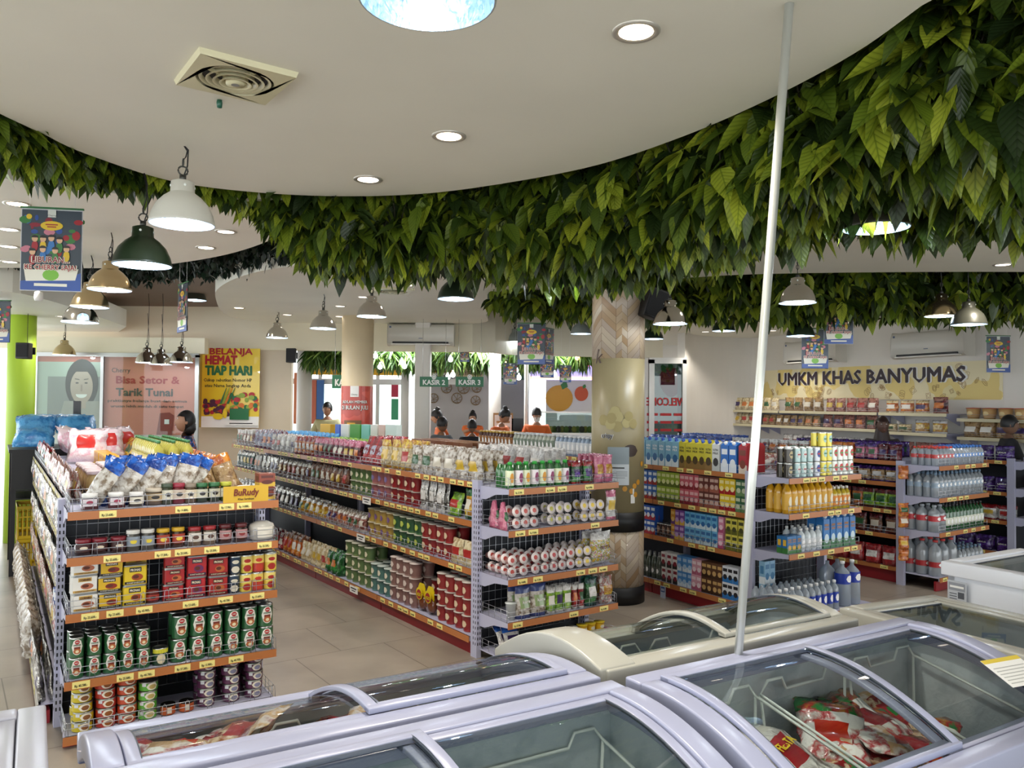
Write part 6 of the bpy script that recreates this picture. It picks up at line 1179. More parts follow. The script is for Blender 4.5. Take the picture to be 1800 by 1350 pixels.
PEN = [(751,0,245,'grey','big dome lamp cut by the top edge of the photo'),(320,395,110,'white','large white dome lamp hanging below the near panel at the left'),(250,467,98,'green','dark green dome lamp at the left, second of the falling row'),(193,510,72,'gold','brass-toned dome lamp third in the falling row at the left'),(158,540,62,'gold','brass-toned dome lamp fourth in the falling row at the left'),(141,567,60,'silver','silver dome lamp with a dark reflection, fifth in the falling row'),(113,624,37,'gold','small beige-lit dome lamp over the blue rice bags'),
 (258,638,38,'silver','left lamp of the trio before the pink poster'),(283,641,38,'silver','middle lamp of the trio before the pink poster'),(319,637,39,'silver','right lamp of the trio before the pink poster'),(343,528,38,'dark','olive dome lamp half hidden behind the narrow hanging banner'),(487,594,38,'silver','chrome dome lamp farthest left under the middle panel'),(568,578,46,'silver','chrome dome lamp second from left under the middle panel'),(653,557,52,'silver','chrome dome lamp just left of the air conditioner'),(801,526,64,'green','dark green dome lamp in the centre under the leaves'),
 (811,611,32,'gold','small brassy dome lamp just right of the centre air conditioner'),(905,601,32,'grey','grey-green dome lamp left of the hanging banners in the centre'),(1021,587,36,'grey','pale dome lamp touching the left side of the bamboo column'),(890,633,28,'white','white bell lamp above the third till'),(1540,402,112,'dark','large dark dome lamp half buried in leaves at the right'),(1797,338,112,'dark','large dark dome lamp cut by the right edge'),(1402,533,64,'silver','silver dome lamp right of the leaning pole'),(1407,591,48,'green','dark green dome lamp below the silver one right of the pole'),
 (1178,570,60,'silver','silver dome lamp behind the loudspeaker on the bamboo column'),(1148,596,36,'green','small dark dome lamp below the loudspeaker'),(1272,582,40,'green','dark dome lamp lost in the leaves left of the pole'),(1655,556,56,'gold','tarnished dome lamp under the far leaves at the right'),(1703,571,58,'dark','dark dome lamp just right of the tarnished one'),(1005,487,75,'dark','dome lamp almost hidden in the centre leaves, only its glowing rim seen'),(1799,604,40,'silver','silver dome lamp cut by the right edge above the banner')]
random.seed(9)
for k, (u, v, w, st, lab) in enumerate(PEN): pendant(u, v, w, st, lab, watts=(.7 if k == 0 else 3.5))
# string of bare bulbs near the tills
for k, (u, v) in enumerate(((660,626),(668,645),(706,637),(711,644),(792,632),(868,625),(868,646),(874,653),(893,657),(907,651),(912,664),(787,663),(796,659),(975,659),(996,662),(830,617),(889,643),(1015,629))):
    warm = k in (15,16,17); p = atD(u, v, 12.6+.1*(k%3)); key = 'sb%d' % warm
    if key not in _pl:
        b = MB(); b.lathe([(0,-.04),(.028,-.03),(.04,0),(.03,.03),(.012,.05),(.012,.07)], 14, 0, (False,False)); b.tube([(0,0,.07),(0,0,.5)], .004, 1, 5); _pl[key] = b.mesh('festoon_bulb', [mat('fb%d'%warm, '#ffffff', emit=7 if not warm else 2.5, ecol='#f4f8ff' if not warm else '#ffb45a'), M_black])
    o = bpy.data.objects.new('festoon_bulb', _pl[key]); COL.objects.link(o); o.matrix_world = TR(*p); g = 'warm small bulbs near the tills' if warm else 'bare white bulbs near the tills'
    tag(o, 'small warm orange bulb hanging near the tills' if warm else 'bare white round bulb hanging near the tills', 'bulb', g)
for x, y, e in ((atD(700,650,12.6).x,12.8,35),(atD(850,650,12.8).x,12.8,35),(atD(980,650,12.8).x,13,35)):  # bare area lights over the tills, no lamp bodies
    ld = bpy.data.lights.new('till_area', 'AREA'); ld.energy = e; ld.size = .5; ld.color = (.95,.97,1); lo = bpy.data.objects.new('till_area_light', ld); COL.objects.link(lo); lo.matrix_world = TR(x,y,2.7); tag(lo, 'bare area light over the tills, without a lamp body', 'lamp', 'area lights over the tills')
# ============================================================= vents, air conditioners, spotlight
def vent(u, v, s, rz, label, m=None):
    p = onz(u, v, ZC); M = TR(p.x, p.y, ZC, rz); o = empty('ceiling_vent', M, label, 'vent'); m = paint('vent_plastic','#d3cda8',.35,.05)
    b = MB(); r = s/2
    pts = []; N = 28
    vs = [(-r,-r,-.018),(r,-r,-.018),(r,r,-.018),(-r,r,-.018)]; c = [(r*.82*math.cos(2*PI*k/N+PI/4*5), r*.82*math.sin(2*PI*k/N+PI/4*5), -.018) for k in range(N)]
    fs = []
    for q_ in range(4):
        for k in range(N//4): i = q_*N//4+k; fs.append((q_, 4+i, 4+(i+1)%N))
        fs.append((q_, 4+((q_+1)*N//4)%N, (q_+1)%4))
    b.add(vs+c, fs, 0); b.add([(-r,-r,-.018),(r,-r,-.018),(r,r,-.018),(-r,r,-.018),(-r-.006,-r-.006,0),(r+.006,-r-.006,0),(r+.006,r+.006,0),(-r-.006,r+.006,0)], [(0,1,5,4),(1,2,6,5),(2,3,7,6),(3,0,4,7)], 0)
    b.lathe([(r*.82,-.018),(r*.80,-.002)], N, 0, (False,False)); b.build('cover_plate', m, o, M)
    MB().lathe([(0,-.002),(r*.81,-.002)], N, 0, (False,False)).build('dark_opening', M_dark, o, M)
    b = MB()
    for k, f in enumerate((.76,.62,.48,.34)): b.lathe([(r*f,-.016-.004*k),(r*(f-.055),-.016-.004*k),(r*(f-.075),-.004)], N, 0, (False,False))
    b.lathe([(0,-.03),(r*.2,-.03),(r*.22,-.006)], 20, 0, (False,False)); b.lathe([(0,-.031),(r*.09,-.031)], 16, 1, (False,False))
    for a in (0,90,180,270): b.M = TR(0,0,0,a+20); b.box(r*.2,-.006,-.014,r*.8,.006,-.006)
    b.build('grille_rings', [m, mat('vent_hub','#8a8a86')], o, M); return M
VM = vent(414, 134, .31, 36, 'cream square extractor fan in the near ceiling panel')
b = MB(); b.lathe([(0,-.03),(.009,-.028),(.011,-.01),(.009,0)], 12); p = onz(386,176,ZC); tag(b.build('indicator_lamp', mat('ind_green','#1f5a46',.3), None, TR(p.x,p.y,ZC)), 'tiny green knob on the ceiling beside the extractor fan', 'indicator')
vent(690, 510, .36, 20, 'square vent in the round middle ceiling panel')
def aircon(M, w, label, grille=True):
    o = empty('air_conditioner', M, label, 'air conditioner'); h = w*.31; d = .2; b = MB()
    pts = [(0,0),(-d*.75,0),(-d,.03),(-d*1.0,h*.8),(-d*.85,h),(0,h)]; n = len(pts)
    vs = [(-w/2,y,z) for y,z in pts]+[(w/2,y,z) for y,z in pts]; b.add(vs, [(i,(i+1)%n,n+(i+1)%n,n+i) for i in range(n)]+[tuple(range(n)),tuple(reversed(range(n,2*n)))]); bev(b.build('housing', paint('ac_white','#d5d2c9',.3,.01), o, M), .012)
    b = MB(); b.box(-w*.42,-d*1.02,.022,w*.42,-d*.7,.045); b.build('air_outlet', M_black, o, M); MB().box(-w*.44,-d*1.04,.004,w*.44,-d*.80,.016).build('louvre', M_white, o, M)
    b = MB(); b.rect(-w*.47,h*.82,-w*.44,h*.90,-d*1.01,0); b.rect(-w*.03,h*.3,w*.03,h*.33,-d*1.02,0); b.build('badge', mat('ac_badge','#5a6a8a'), o, M); return o
p = atD(742,608,BK); aircon(TR(p.x, BK-.005, p.z), .93, 'white air conditioner on the cream bulkhead in the centre')
x, z = wallx(1647,628); aircon(WM @ TR(x,0,z-.0), 1.05, 'white air conditioner above the right end of the banner lettering')
x, z = wallx(1440,638); aircon(WM @ TR(x,0,z), 1.05, 'white air conditioner half hidden behind the hanging banners')
p = atD(1287,362,4.6); q_ = atD(1285,440,4.6); o = empty('ceiling_spotlight', TR(q_.x, 4.6, q_.z), 'small white spotlight on a thin rod below the leaves', 'spotlight')
b = MB(); b.tube([(0,0,0),(0,0,ZC+.3-q_.z)], .008, 0, 8); b.build('rod', M_white, o, o.matrix_world)
b = MB(); b.M = Matrix.Rotation(R(150),4,'X') @ Matrix.Rotation(R(25),4,'Y'); b.lathe([(0,-.03),(.02,-.03),(.03,.0),(.042,.03),(.042,.05),(.036,.05),(.03,.03),(0,.03)], 18, 0, (False,False)); b.build('lamp_head', M_white, o, o.matrix_world)
b = MB(); b.tube([(0,0,.12),(-.04,.01,.08),(-.03,0,.02),(-.045,0,-.02),(0,0,-.01)], .004); b.build('cable', M_white, o, o.matrix_world)
o = empty('security_camera', TR(*atD(68,522,6.5)), 'small white camera under the holiday banner at the left', 'camera'); b = MB(); b.lathe([(.0,-.03),(.03,-.03),(.035,.0),(.03,.04),(0,.05)], 16, 0, (False,False)); b.build('camera_body', M_white, o, o.matrix_world); b = MB(); b.tube([(0,0,.04),(0,0,ZC-o.location.z)], .01); b.build('mount', M_white, o, o.matrix_world); 
# ============================================================= hanging banners
_bn = None
def banner(u0, v0, u1, v1, D, label, rz=0, kids=True):
    """hanging A3 holiday banner: children figures drawn as plain shapes"""
    global _bn
    if _bn is None:
        random.seed(11); b = MB(); w, h = .30, .44
        b.box(-w/2,-.001,0,w/2,.001,h,0)
        y = -.002
        b.rect(-w/2+.004,.004,w/2-.004,h-.012,y,1)
        for k in range(26): b.disc(random.uniform(-.13,.13), random.uniform(.2,.4), random.uniform(.008,.03), random.uniform(.008,.028), y-.0001*k-.0003, random.choice([5,6,7,8,9,2]), 9)
        b.poly([(-w/2+.004,.004),(w/2-.004,.004),(w/2-.004,.10),(.08,.07),(0,.055),(-.08,.06),(-w/2+.004,.05)], y-.004, 2)
        b.poly([(-.12,.05),(.12,.06),(.135,.12),(-.13,.11)], y-.0043, 3); b.disc(0,.085,.04,.03,y-.0046,10,14); b.disc(-.11,.39,.014,.014,y-.004,4,12); b.disc(0,.345,.055,.025,y-.0045,4,16)
        b.rect(-.03,.348,.03,.354,y-.005,6); b.rect(-.022,.336,.022,.342,y-.005,6)
        for k, (x, z) in enumerate(((-.08,.27),(-.04,.27),(0,.275),(.04,.265),(-.09,.2),(.075,.22),(-.04,.215),(.02,.21))):
            yy = y-.0050-.0003*k; b.disc(x,z-.035,.016,.03,yy,[6,4,7,5][k%4],10); b.disc(x,z+.004,.015,.017,yy-.0004,11,10); b.disc(x,z+.010,.017,.014,yy-.0007,12,10,0,180)
        b.text('LIBURAN...', 0, .150, .030, y-.008, 3, .10, .19); b.text('LIBURAN...', 0, .150, .030, y-.0086, 8, .03, .18); b.text('KE CHERRY SAJA!', 0, .112, .026, y-.008, 3, .12, .26); b.text('KE CHERRY SAJA!', 0, .112, .026, y-.0086, 6, .03, .25)
        b.rect(-.08,.025,.08,.04,y-.0046,3); b.rect(-.02,.39,.02,.43,y-.0046,13); b.text('Cherry',0,.395,.01,y-.005,12)
        front = list(range(len(b.f)))
        vs = [(-x_, -y_, z_) for x_, y_, z_ in b.v]; b.v += vs; nv = len(vs); b.f += [tuple(i+nv for i in f) for f in b.f]; b.m += b.m; b.s += b.s
        top = MB().box(-w/2-.004,-.005,h-.006,w/2+.004,.005,h+.004)
        cs_ = ['#dfe0e2','#3c4650','#2f4f96','#e0dccb','#dfbc2f','#3a7a3c','#a3242e','#3a78b8','#8a2434','#c77a8a','#77b53a','#dcb08a','#2a2320','#d9dcd2']
        _bn = (b.mesh('printed_sheet', [mat('bn%d'%i, c, .35, coat=.2) for i, c in enumerate(cs_)]), top.mesh('top_rail', mat('bn_rail','#2f6a3a')), w, h)
    a = atD((u0+u1)/2, v0, D); c = atD((u0+u1)/2, v1, D); h = a.z-c.z; M = TR(a.x, D, c.z, rz) @ Matrix.Diagonal((1,1,1,1)); s = h/_bn[3]
    o = empty('hanging_banner', M, label, 'banner', None); MS_ = M @ Matrix.Diagonal((s,s,s,1))
    for nm, me in (('printed_sheet',_bn[0]),('top_rail',_bn[1])):
        x = bpy.data.objects.new(nm, me); COL.objects.link(x); x.parent = o; x.matrix_world = MS_
    b = MB(); 
    for sx in (-.11*s, .11*s): b.tube([(sx,0,h),(sx,0,max(h+.05, above(a.x, D)-c.z))], .0012, 0, 4)
    b.build('string', M_white, o, M)
banner(57,366,128,512,4.15,'holiday banner reading LIBURAN KE CHERRY SAJA, nearest one at the upper left',10)
banner(-22,528,10,602,7.6,'holiday banner cut by the left edge above the speaker',0); banner(310,498,334,584,6.7,'narrow holiday banner turned nearly sideways left of the middle panel',-52)
banner(918,568,951,641,8.0,'holiday banner left of the bamboo column, the upper front one',-4); banner(957,577,972,640,8.9,'holiday banner seen nearly edge-on left of the bamboo column',62); banner(949,628,975,664,10.9,'small holiday banner below the edge-on one'); banner(984,642,1004,672,11.2,'tiny holiday banner with bulbs before it'); banner(888,638,906,676,11.0,'tiny holiday banner at the order sign',20)
banner(1453,532,1495,605,7.7,'bright holiday banner in front of the far leaves above the wall lettering',-6); banner(1412,577,1453,648,8.4,'shaded holiday banner in front of the left air conditioner',3); banner(1733,590,1776,655,8.9,'dark holiday banner at the right end of the wall banner',4); banner(808,612,826,636,11.4,'tiny pink holiday banner under the brassy lamp')
# till signs
for u0, u1, t, D in ((738,788,'KASIR 2',10.6),(801,850,'KASIR 3',10.6),(584,632,'KASIR 1',10.95)):
    a, c = atD(u0,662 if D < 10.8 else 659,D), atD(u1,680 if D < 10.8 else 683,D); w = c.x-a.x; h = a.z-c.z; M = TR((a.x+c.x)/2, D, c.z); o = empty('till_sign', M, {'KASIR 1':'green till sign cut off behind the round cream column','KASIR 2':'green till sign hanging right of the square white column','KASIR 3':'green till sign farthest right, under the thank-you sign'}[t], 'sign')
    b = MB(); b.rbox(-w/2,-.01,0,w/2,.01,h,.004); b.build('board', mat('sign_green','#1e6b43',.4), o, M)
    b = MB(); b.text(t, 0, h*.2, h*.48, -.013, 0, .04, w*.78); b.build('lettering', M_white, o, M); b = MB(); b.disc(0,h*.98,.03,.035,-.014,0,16); b.ring(0,h*.98,.02,.02,.004,-.016,1); b.build('basket_badge', [M_white, mat('sign_green2','#1e6b43')], o, M)
    b = MB(); 
    for s_ in (-1,1): b.tube([(s_*w*.4,0,h),(s_*w*.4,0,above(a.x,D)-c.z)], .002, 0, 4)
    b.build('wire', M_metal, o, M)
# ============================================================= artificial leaves
def leaf_mat(name, stops, vein='#c3d27a'):
    m = mat(name, stops[1][1], .45); n, l, b = nodes(m); b.inputs['Coat Weight'].default_value = .1
    g = n.new('ShaderNodeNewGeometry'); rp = ramp(n, stops); l.new(g.outputs['Random Per Island'], rp.inputs[0])
    uv = n.new('ShaderNodeUVMap'); sp = n.new('ShaderNodeSeparateXYZ'); l.new(uv.outputs[0], sp.inputs[0])
    def mt(op, a, b2=0.0):
        x = n.new('ShaderNodeMath'); x.operation = op
        for i, v in enumerate((a, b2)):
            if isinstance(v, (int,float)): x.inputs[i].default_value = v
            else: l.new(v, x.inputs[i])
        return x.outputs[0]
    ab = mt('ABSOLUTE', mt('SUBTRACT', sp.outputs[0], .5)); ph = mt('SUBTRACT', mt('MULTIPLY', sp.outputs[1], 9.0), mt('MULTIPLY', ab, 6.0)); sv = mt('POWER', mt('ABSOLUTE', mt('SINE', mt('MULTIPLY', ph, PI))), .5)
    mid = mt('LESS_THAN', ab, .025); k = mt('MULTIPLY', mt('SUBTRACT', 1.0, sv), .55); kk = mt('MAXIMUM', mt('MULTIPLY', mid, .6), k)
    mx = n.new('ShaderNodeMix'); mx.data_type = 'RGBA'; mx.blend_type = 'MULTIPLY'; l.new(kk, mx.inputs[0]); l.new(rp.outputs[0], mx.inputs[6]); mx.inputs[7].default_value = lin('#7a9a5a'); l.new(mx.outputs[2], b.inputs['Base Color'])
    bp = n.new('ShaderNodeBump'); bp.inputs['Strength'].default_value = .35; bp.inputs['Distance'].default_value = .004; l.new(sv, bp.inputs['Height']); l.new(bp.outputs[0], b.inputs['Normal'])
    out = [x for x in n if x.type == 'OUTPUT_MATERIAL'][0]; tl = n.new('ShaderNodeBsdfTranslucent'); l.new(mx.outputs[2], tl.inputs[0]); ms = n.new('ShaderNodeMixShader'); ms.inputs[0].default_value = .28; l.new(b.outputs[0], ms.inputs[1]); l.new(tl.outputs[0], ms.inputs[2]); l.new(ms.outputs[0], out.inputs[0])
    return m
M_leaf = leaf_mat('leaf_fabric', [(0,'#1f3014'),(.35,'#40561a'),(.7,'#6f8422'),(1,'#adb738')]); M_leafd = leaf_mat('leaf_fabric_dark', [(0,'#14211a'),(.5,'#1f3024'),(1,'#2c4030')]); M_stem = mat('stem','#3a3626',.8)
T_ = np.array([0,.18,.42,.7,1.0]); WD_ = np.array([.02,.2,.25,.17,.0])
def leaves(name, sprigs, per, size, m, label, wfac=1.0, up=.0, stems=True, fold=.35):
    """sprigs: Nx3 hanging points. Every sprig fans out pointed leaves that droop."""
    S = np.repeat(sprigs, per, axis=0); N = len(S); az = rng.uniform(0, 2*PI, N); dn = rng.uniform(R(15), R(78), N)
    d = np.stack([np.cos(az)*np.cos(dn), np.sin(az)*np.cos(dn), -np.sin(dn)+up], 1); d /= np.linalg.norm(d, axis=1)[:,None]
    side_ = np.cross(d, np.array([0,0,1.0])); side_ /= np.linalg.norm(side_, axis=1)[:,None]; tw = rng.uniform(-.6,.6,N); nrm = np.cross(side_, d); s2 = side_*np.cos(tw)[:,None]+nrm*np.sin(tw)[:,None]; n2 = np.cross(s2, d)
    L = size*rng.uniform(.75,1.25,N); base = S + rng.normal(0, .02, (N,3)); V = np.zeros((N,5,3,3)); UVt = np.zeros((N,5,3,2))
    for i, (t, w) in enumerate(zip(T_, WD_)):
        c = base + d*(L*t)[:,None] + np.array([0,0,-1.0])*(L*.18*t*t)[:,None]
        for j, s_ in enumerate((-1,0,1)):
            V[:,i,j] = c + s2*(s_*w*wfac*L)[:,None] + n2*((abs(s_)*w*fold)*L)[:,None]; UVt[:,i,j,0] = .5+.5*s_*max(w/.25,.01); UVt[:,i,j,1] = t
    V = V.reshape(-1,3); q = []
    for i in range(4):
        for j in range(2): a = i*3+j; q.append((a,a+1,a+4,a+3))
    q = np.array(q); Fq = (q[None] + (np.arange(N)*15)[:,None,None]).reshape(-1,4)
    me = bpy.data.meshes.new(name); me.vertices.add(len(V)); me.vertices.foreach_set('co', V.astype(np.float32).ravel()); me.loops.add(len(Fq)*4); me.loops.foreach_set('vertex_index', Fq.astype(np.int32).ravel())
    me.polygons.add(len(Fq)); me.polygons.foreach_set('loop_start', np.arange(0, len(Fq)*4, 4, dtype=np.int32)); me.polygons.foreach_set('loop_total', np.full(len(Fq), 4, dtype=np.int32)); 
    uvl = me.uv_layers.new(name='UVMap'); uvl.data.foreach_set('uv', UVt.reshape(-1,2)[Fq.ravel()].astype(np.float32).ravel()); me.materials.append(m); me.update(calc_edges=True); me.validate()
    me.polygons.foreach_set('use_smooth', np.ones(len(me.polygons), dtype=bool))
    root = empty(name, TR(float(sprigs[:,0].mean()), float(sprigs[:,1].mean()), 3.0), label, 'foliage'); Mi = Matrix.Identity(4)
    o = bpy.data.objects.new('leaves', me); COL.objects.link(o); o.parent = root; o.matrix_world = Mi; o['kind'] = 'stuff'
    if stems:
        b = MB()
        for p in sprigs[::max(1, len(sprigs)//140)]: b.tube([(p[0],p[1],p[2]),(p[0]+random.uniform(-.1,.1),p[1]+random.uniform(-.1,.1),(p[2]+3.06)/2),(p[0]+random.uniform(-.2,.2),p[1]+random.uniform(-.1,.2),3.06)], .004, 0, 4)
        o = b.build('stems', M_stem, root, Mi); o['kind'] = 'stuff'
    return root
def band_pts(tab, u0, u1, n, zt=2.9, bias=1.0):
    U_ = rng.uniform(u0, u1, n); tu = [t[0] for t in tab]; out = []
    for u in U_:
        dn, df, zl = (np.interp(u, tu, [t[i] for t in tab]) for i in (1,2,3)); D = dn+(df-dn)*rng.random(); z = zl+.13+(zt-zl-.10)*rng.random()**bias; d = ray(u, 700); out.append((d.x/d.y*D, D, z))
    return np.array(out)
B1 = [(-80,3.0,3.4,2.62),(0,3.25,3.5,2.62),(100,3.55,3.8,2.64),(250,4.0,4.12,2.74),(400,4.3,4.42,2.74),(470,4.35,4.7,2.66),(540,4.35,5.2,2.46),(700,4.35,5.3,2.42),(850,4.25,5.3,2.40),(1000,4.0,5.2,2.36),(1120,3.65,4.9,2.34),(1250,3.25,4.4,2.36),(1400,2.85,4.1,2.42),(1600,2.4,3.9,2.42),(1800,2.15,3.7,2.36),(2000,2.0,3.6,2.36)]
leaves('leaf_garland', band_pts(B1,-80,470,380), 6, .15, M_leaf, 'garland of broad green leaves along the left edge of the near ceiling panel')
leaves('leaf_garland', band_pts(B1,460,1010,900,2.85), 6, .165, M_leaf, 'thick garland of hanging leaves over the centre of the shop')
leaves('leaf_garland', band_pts(B1,990,1420,950,2.85), 6, .165, M_leaf, 'thick garland of hanging leaves between the bamboo column and the leaning pole')
leaves('leaf_garland', band_pts(B1,1400,2000,1100,2.9), 6, .175, M_leaf, 'large garland of close bright leaves filling the upper right corner')
B2 = [(860,7.8,8.4,2.52),(1040,7.4,8.2,2.42),(1200,6.95,8.1,2.38),(1500,6.9,8.1,2.40),(1800,6.9,8.3,2.45),(1900,7,8.3,2.45)]
leaves('leaf_garland', band_pts(B2,865,1160,300), 6, .15, M_leaf, 'farther garland of leaves left and right of the bamboo column top'); leaves('leaf_garland', band_pts(B2,1150,1900,950), 6, .15, M_leaf, 'long far garland of leaves above the snack wall')
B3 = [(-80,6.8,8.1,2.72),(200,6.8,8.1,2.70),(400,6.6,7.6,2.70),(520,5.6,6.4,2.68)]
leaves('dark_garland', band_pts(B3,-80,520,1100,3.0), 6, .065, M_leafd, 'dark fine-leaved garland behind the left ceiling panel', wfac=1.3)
B4 = [(540,12.9,13.6,2.25),(760,12.9,13.6,2.22),(900,12.9,13.6,2.25),(1040,12.9,13.6,2.3)]
leaves('grass_garland', band_pts(B4,542,1040,420,2.5), 9, .26, leaf_mat('leaf_grass', [(0,'#2f4f24'),(.5,'#5a8038'),(1,'#93ad58')]), 'grassy hanging garland over the tills seen through the openings', wfac=.35, stems=False)
# ============================================================= people
def skin(verts, edges, radii, sub=1):
    me = bpy.data.meshes.new('sk'); me.from_pydata(verts, edges, []); ob = bpy.data.objects.new('sk', me); COL.objects.link(ob)
    bpy.context.view_layer.objects.active = ob; md = ob.modifiers.new('s','SKIN'); ss = ob.modifiers.new('b','SUBSURF'); ss.levels = sub; ss.render_levels = sub
    if not me.skin_vertices: me.attributes  # layer is made by the modifier below
    try:
        sv = me.skin_vertices[0].data
    except Exception:
        bm = bmesh.new(); bm.from_mesh(me); bm.verts.layers.skin.verify(); bm.to_mesh(me); bm.free(); sv = me.skin_vertices[0].data
    for i, r in enumerate(radii): sv[i].radius = (r, r); sv[i].use_root = (i == 0)
    dg = bpy.context.evaluated_depsgraph_get(); ev = ob.evaluated_get(dg); m2 = ev.to_mesh(); vs = [v.co.copy() for v in m2.vertices]; fs = [tuple(p.vertices) for p in m2.polygons]; ev.to_mesh_clear()
    bpy.data.objects.remove(ob); bpy.data.meshes.remove(me); return vs, fs
def person(M, label, shirt, trousers, skin_c='#9a6a4c', hair='#17120f', H=1.6, hands=((-.17,-.32,.98),(.17,-.32,.98)), hairstyle='short', headrot=(0,0), lean=0.0, sleeve='short', extra=None, mask=False, hairy=None):
    o = empty('person', M, label, 'person'); k = H/1.7; V = []; E = []; Rr = []
    def add(p, r, par=None): V.append((p[0]*k, p[1]*k, p[2]*k)); Rr.append(r*k); (E.append((par, len(V)-1)) if par is not None else None); return len(V)-1
    ly = lambda z: -lean*max(0, z-.95)
    pel = add((0,0,.93), .135); ab = add((0,ly(1.1),1.1), .125, pel); ch = add((0,ly(1.3),1.3), .145, ab); nb = add((0,ly(1.43),1.43), .075, ch); nk = add((0,ly(1.5)-.01,1.52), .052, nb)
    limbs = []
    for s, hnd in zip((-1,1), hands):
        sh = add((.17*s,ly(1.4),1.40), .062, ch); hx, hy, hz = hnd; ex = (.22*s+hx)/2+.04*s; el = add((ex, (ly(1.4)+hy)/2+.06, (1.4+hz)/2-.06), .045, sh); wr = add((hx,hy,hz), .027, el); limbs.append((sh, el, wr))
        dx, dy, dz = hx-V[el][0]/k, hy-V[el][1]/k, hz-V[el][2]/k; L = math.sqrt(dx*dx+dy*dy+dz*dz); dx/=L; dy/=L; dz/=L
        pm = add((hx+dx*.055, hy+dy*.055, hz+dz*.055), .028, wr); sx, sy = (-dy, dx) if abs(dz) < .9 else (1, 0); nn = math.hypot(sx, sy); sx/=nn; sy/=nn
        for j, (of, fl) in enumerate(((-.03,.065),(-.01,.078),(.01,.074),(.028,.058))):
            a = add((hx+dx*.085+sx*of, hy+dy*.085+sy*of, hz+dz*.085), .009, pm); add((hx+dx*(.085+fl)+sx*of*1.2, hy+dy*(.085+fl)+sy*of*1.2, hz+dz*(.085+fl)-.02), .0075, a)
        a = add((hx+dx*.04-sx*.035*s, hy+dy*.04-sy*.035*s, hz+dz*.04-.01), .010, pm); add((hx+dx*.075-sx*.055*s, hy+dy*.075-sy*.055*s, hz+dz*.075-.02), .008, a)
    for s in (-1,1):
        hp = add((.09*s,0,.87), .09, pel); kn = add((.10*s,-.02,.48), .06, hp); an = add((.10*s,.01,.09), .038, kn); to = add((.11*s,-.13,.035), .034, an)
    vs, fs = skin(V, E, Rr, 1); b = MB(); b.add(vs, fs, 0, True)
    hc = Vector((0, ly(1.6)-.02, 1.62))*k; HR = Matrix.Translation(hc) @ Matrix.Rotation(R(headrot[0]),4,'Z') @ Matrix.Rotation(R(headrot[1]),4,'X'); hv = []; hf = []; nu, nv = 20, 14
    for j in range(nv+1):
        ph = PI*j/nv; 
        for i in range(nu):
            th = 2*PI*i/nu; x = math.sin(ph)*math.sin(th); y = -math.sin(ph)*math.cos(th); z = math.cos(ph)
            X = .073*x*(1-.22*max(0,-z)); Y = .092*y; Z = .115*z
            if y < -.4:
                if abs(x) < .28 and -.35 < z < .1: Y -= .022*(1-abs(x)/.28)*(1-abs(z+.18)/.3)
                if .05 < z < .32 and .2 < abs(x) < .65: Y += .008
            if z < -.55 and y < 0: Y -= .006
            hv.append(HR @ (Vector((X,Y,Z))*k))
    for j in range(nv):
        for i in range(nu): i2 = (i+1)%nu; hf.append((j*nu+i,(j+1)*nu+i,(j+1)*nu+i2,j*nu+i2))
    b.add(hv, hf, 0, True)
    for s in (-1,1):
        b.M = HR @ TR(.074*s*k,.01*k,-.01*k); b.lathe([(0,-.028*k),(.014*k,-.01*k),(.016*k,.012*k),(0,.03*k)], 8, 0, (False,False), sx=.5)
        b.M = HR @ TR(.030*s*k,-.083*k,.022*k); b.lathe([(0,-.006*k),(.011*k,0),(0,.006*k)], 10, 1, (False,False), sy=.6); b.M = HR @ TR(.030*s*k,-.088*k,.022*k); b.lathe([(0,-.004*k),(.005*k,0),(0,.004*k)], 8, 2, (False,False), sy=.6)
        b.M = HR @ TR(.031*s*k,-.087*k,.043*k); b.box(-.014*k,-.003*k,-.002*k,.014*k,.006*k,.003*k,2)
    b.M = HR @ TR(0,-.092*k,-.052*k); b.lathe([(0,-.007*k),(.022*k,0),(0,.006*k)], 10, 3, (False,False), sy=.35); b.M = Matrix.Identity(4)
    b.build('body', [mat('skin'+skin_c[1:], skin_c, .5), M_white, mat('pupil','#14100e'), mat('lips','#8a4a42')], o, M)
    # clothes: the same joints, slightly fuller
    def cloth(nm, sel, grow, m, sub=1):
        idx = [i for i, _ in sel]; mp_ = {i: j for j, i in enumerate(idx)}; cv_ = [V[i] for i in idx]; ce = [(mp_[a], mp_[c]) for a, c in E if a in mp_ and c in mp_]; r_ = [Rr[i]*g+grow*k for i, g in sel]; a_, f_ = skin(cv_, ce, r_, sub); return MB().add(a_, f_, 0, True).build(nm, m, o, M)
    sel = [(pel,1.0),(ab,1.02),(ch,1.02),(nb,.9)] + [(l[0],1.05) for l in limbs]
    if sleeve == 'long': sel += [(l[1],1.1) for l in limbs] + [(l[2],1.2) for l in limbs]
    else:
        for l in limbs: pass
        sel += [(l[1],1.15) for l in limbs]
    cloth('shirt', sel, .012, shirt)
    nV = len(V); legs = [(pel,1.0)] + [(i,1.1) for i in range(nV-8, nV) if (i-(nV-8)) % 4 != 3]; cloth('trousers', legs, .010, trousers)
    b = MB()
    for s in (-1,1): b.M = TR(.11*s*k,-.06*k,0); b.lathe([(.05*k,0),(.052*k,.03*k),(.035*k,.07*k),(0,.08*k)], 12, 0, (True,False), sy=2.2)
    b.M = Matrix.Identity(4); b.build('shoes', M_black, o, M)
    mh = mat('hair'+hair[1:], hair, .45); b = MB(); b.M = HR; hv = []; hf = []
    drop = {'short':-.15,'bob':-1.0,'bun':-.25,'pony':-.3,'scarf':-1.0}[hairstyle]
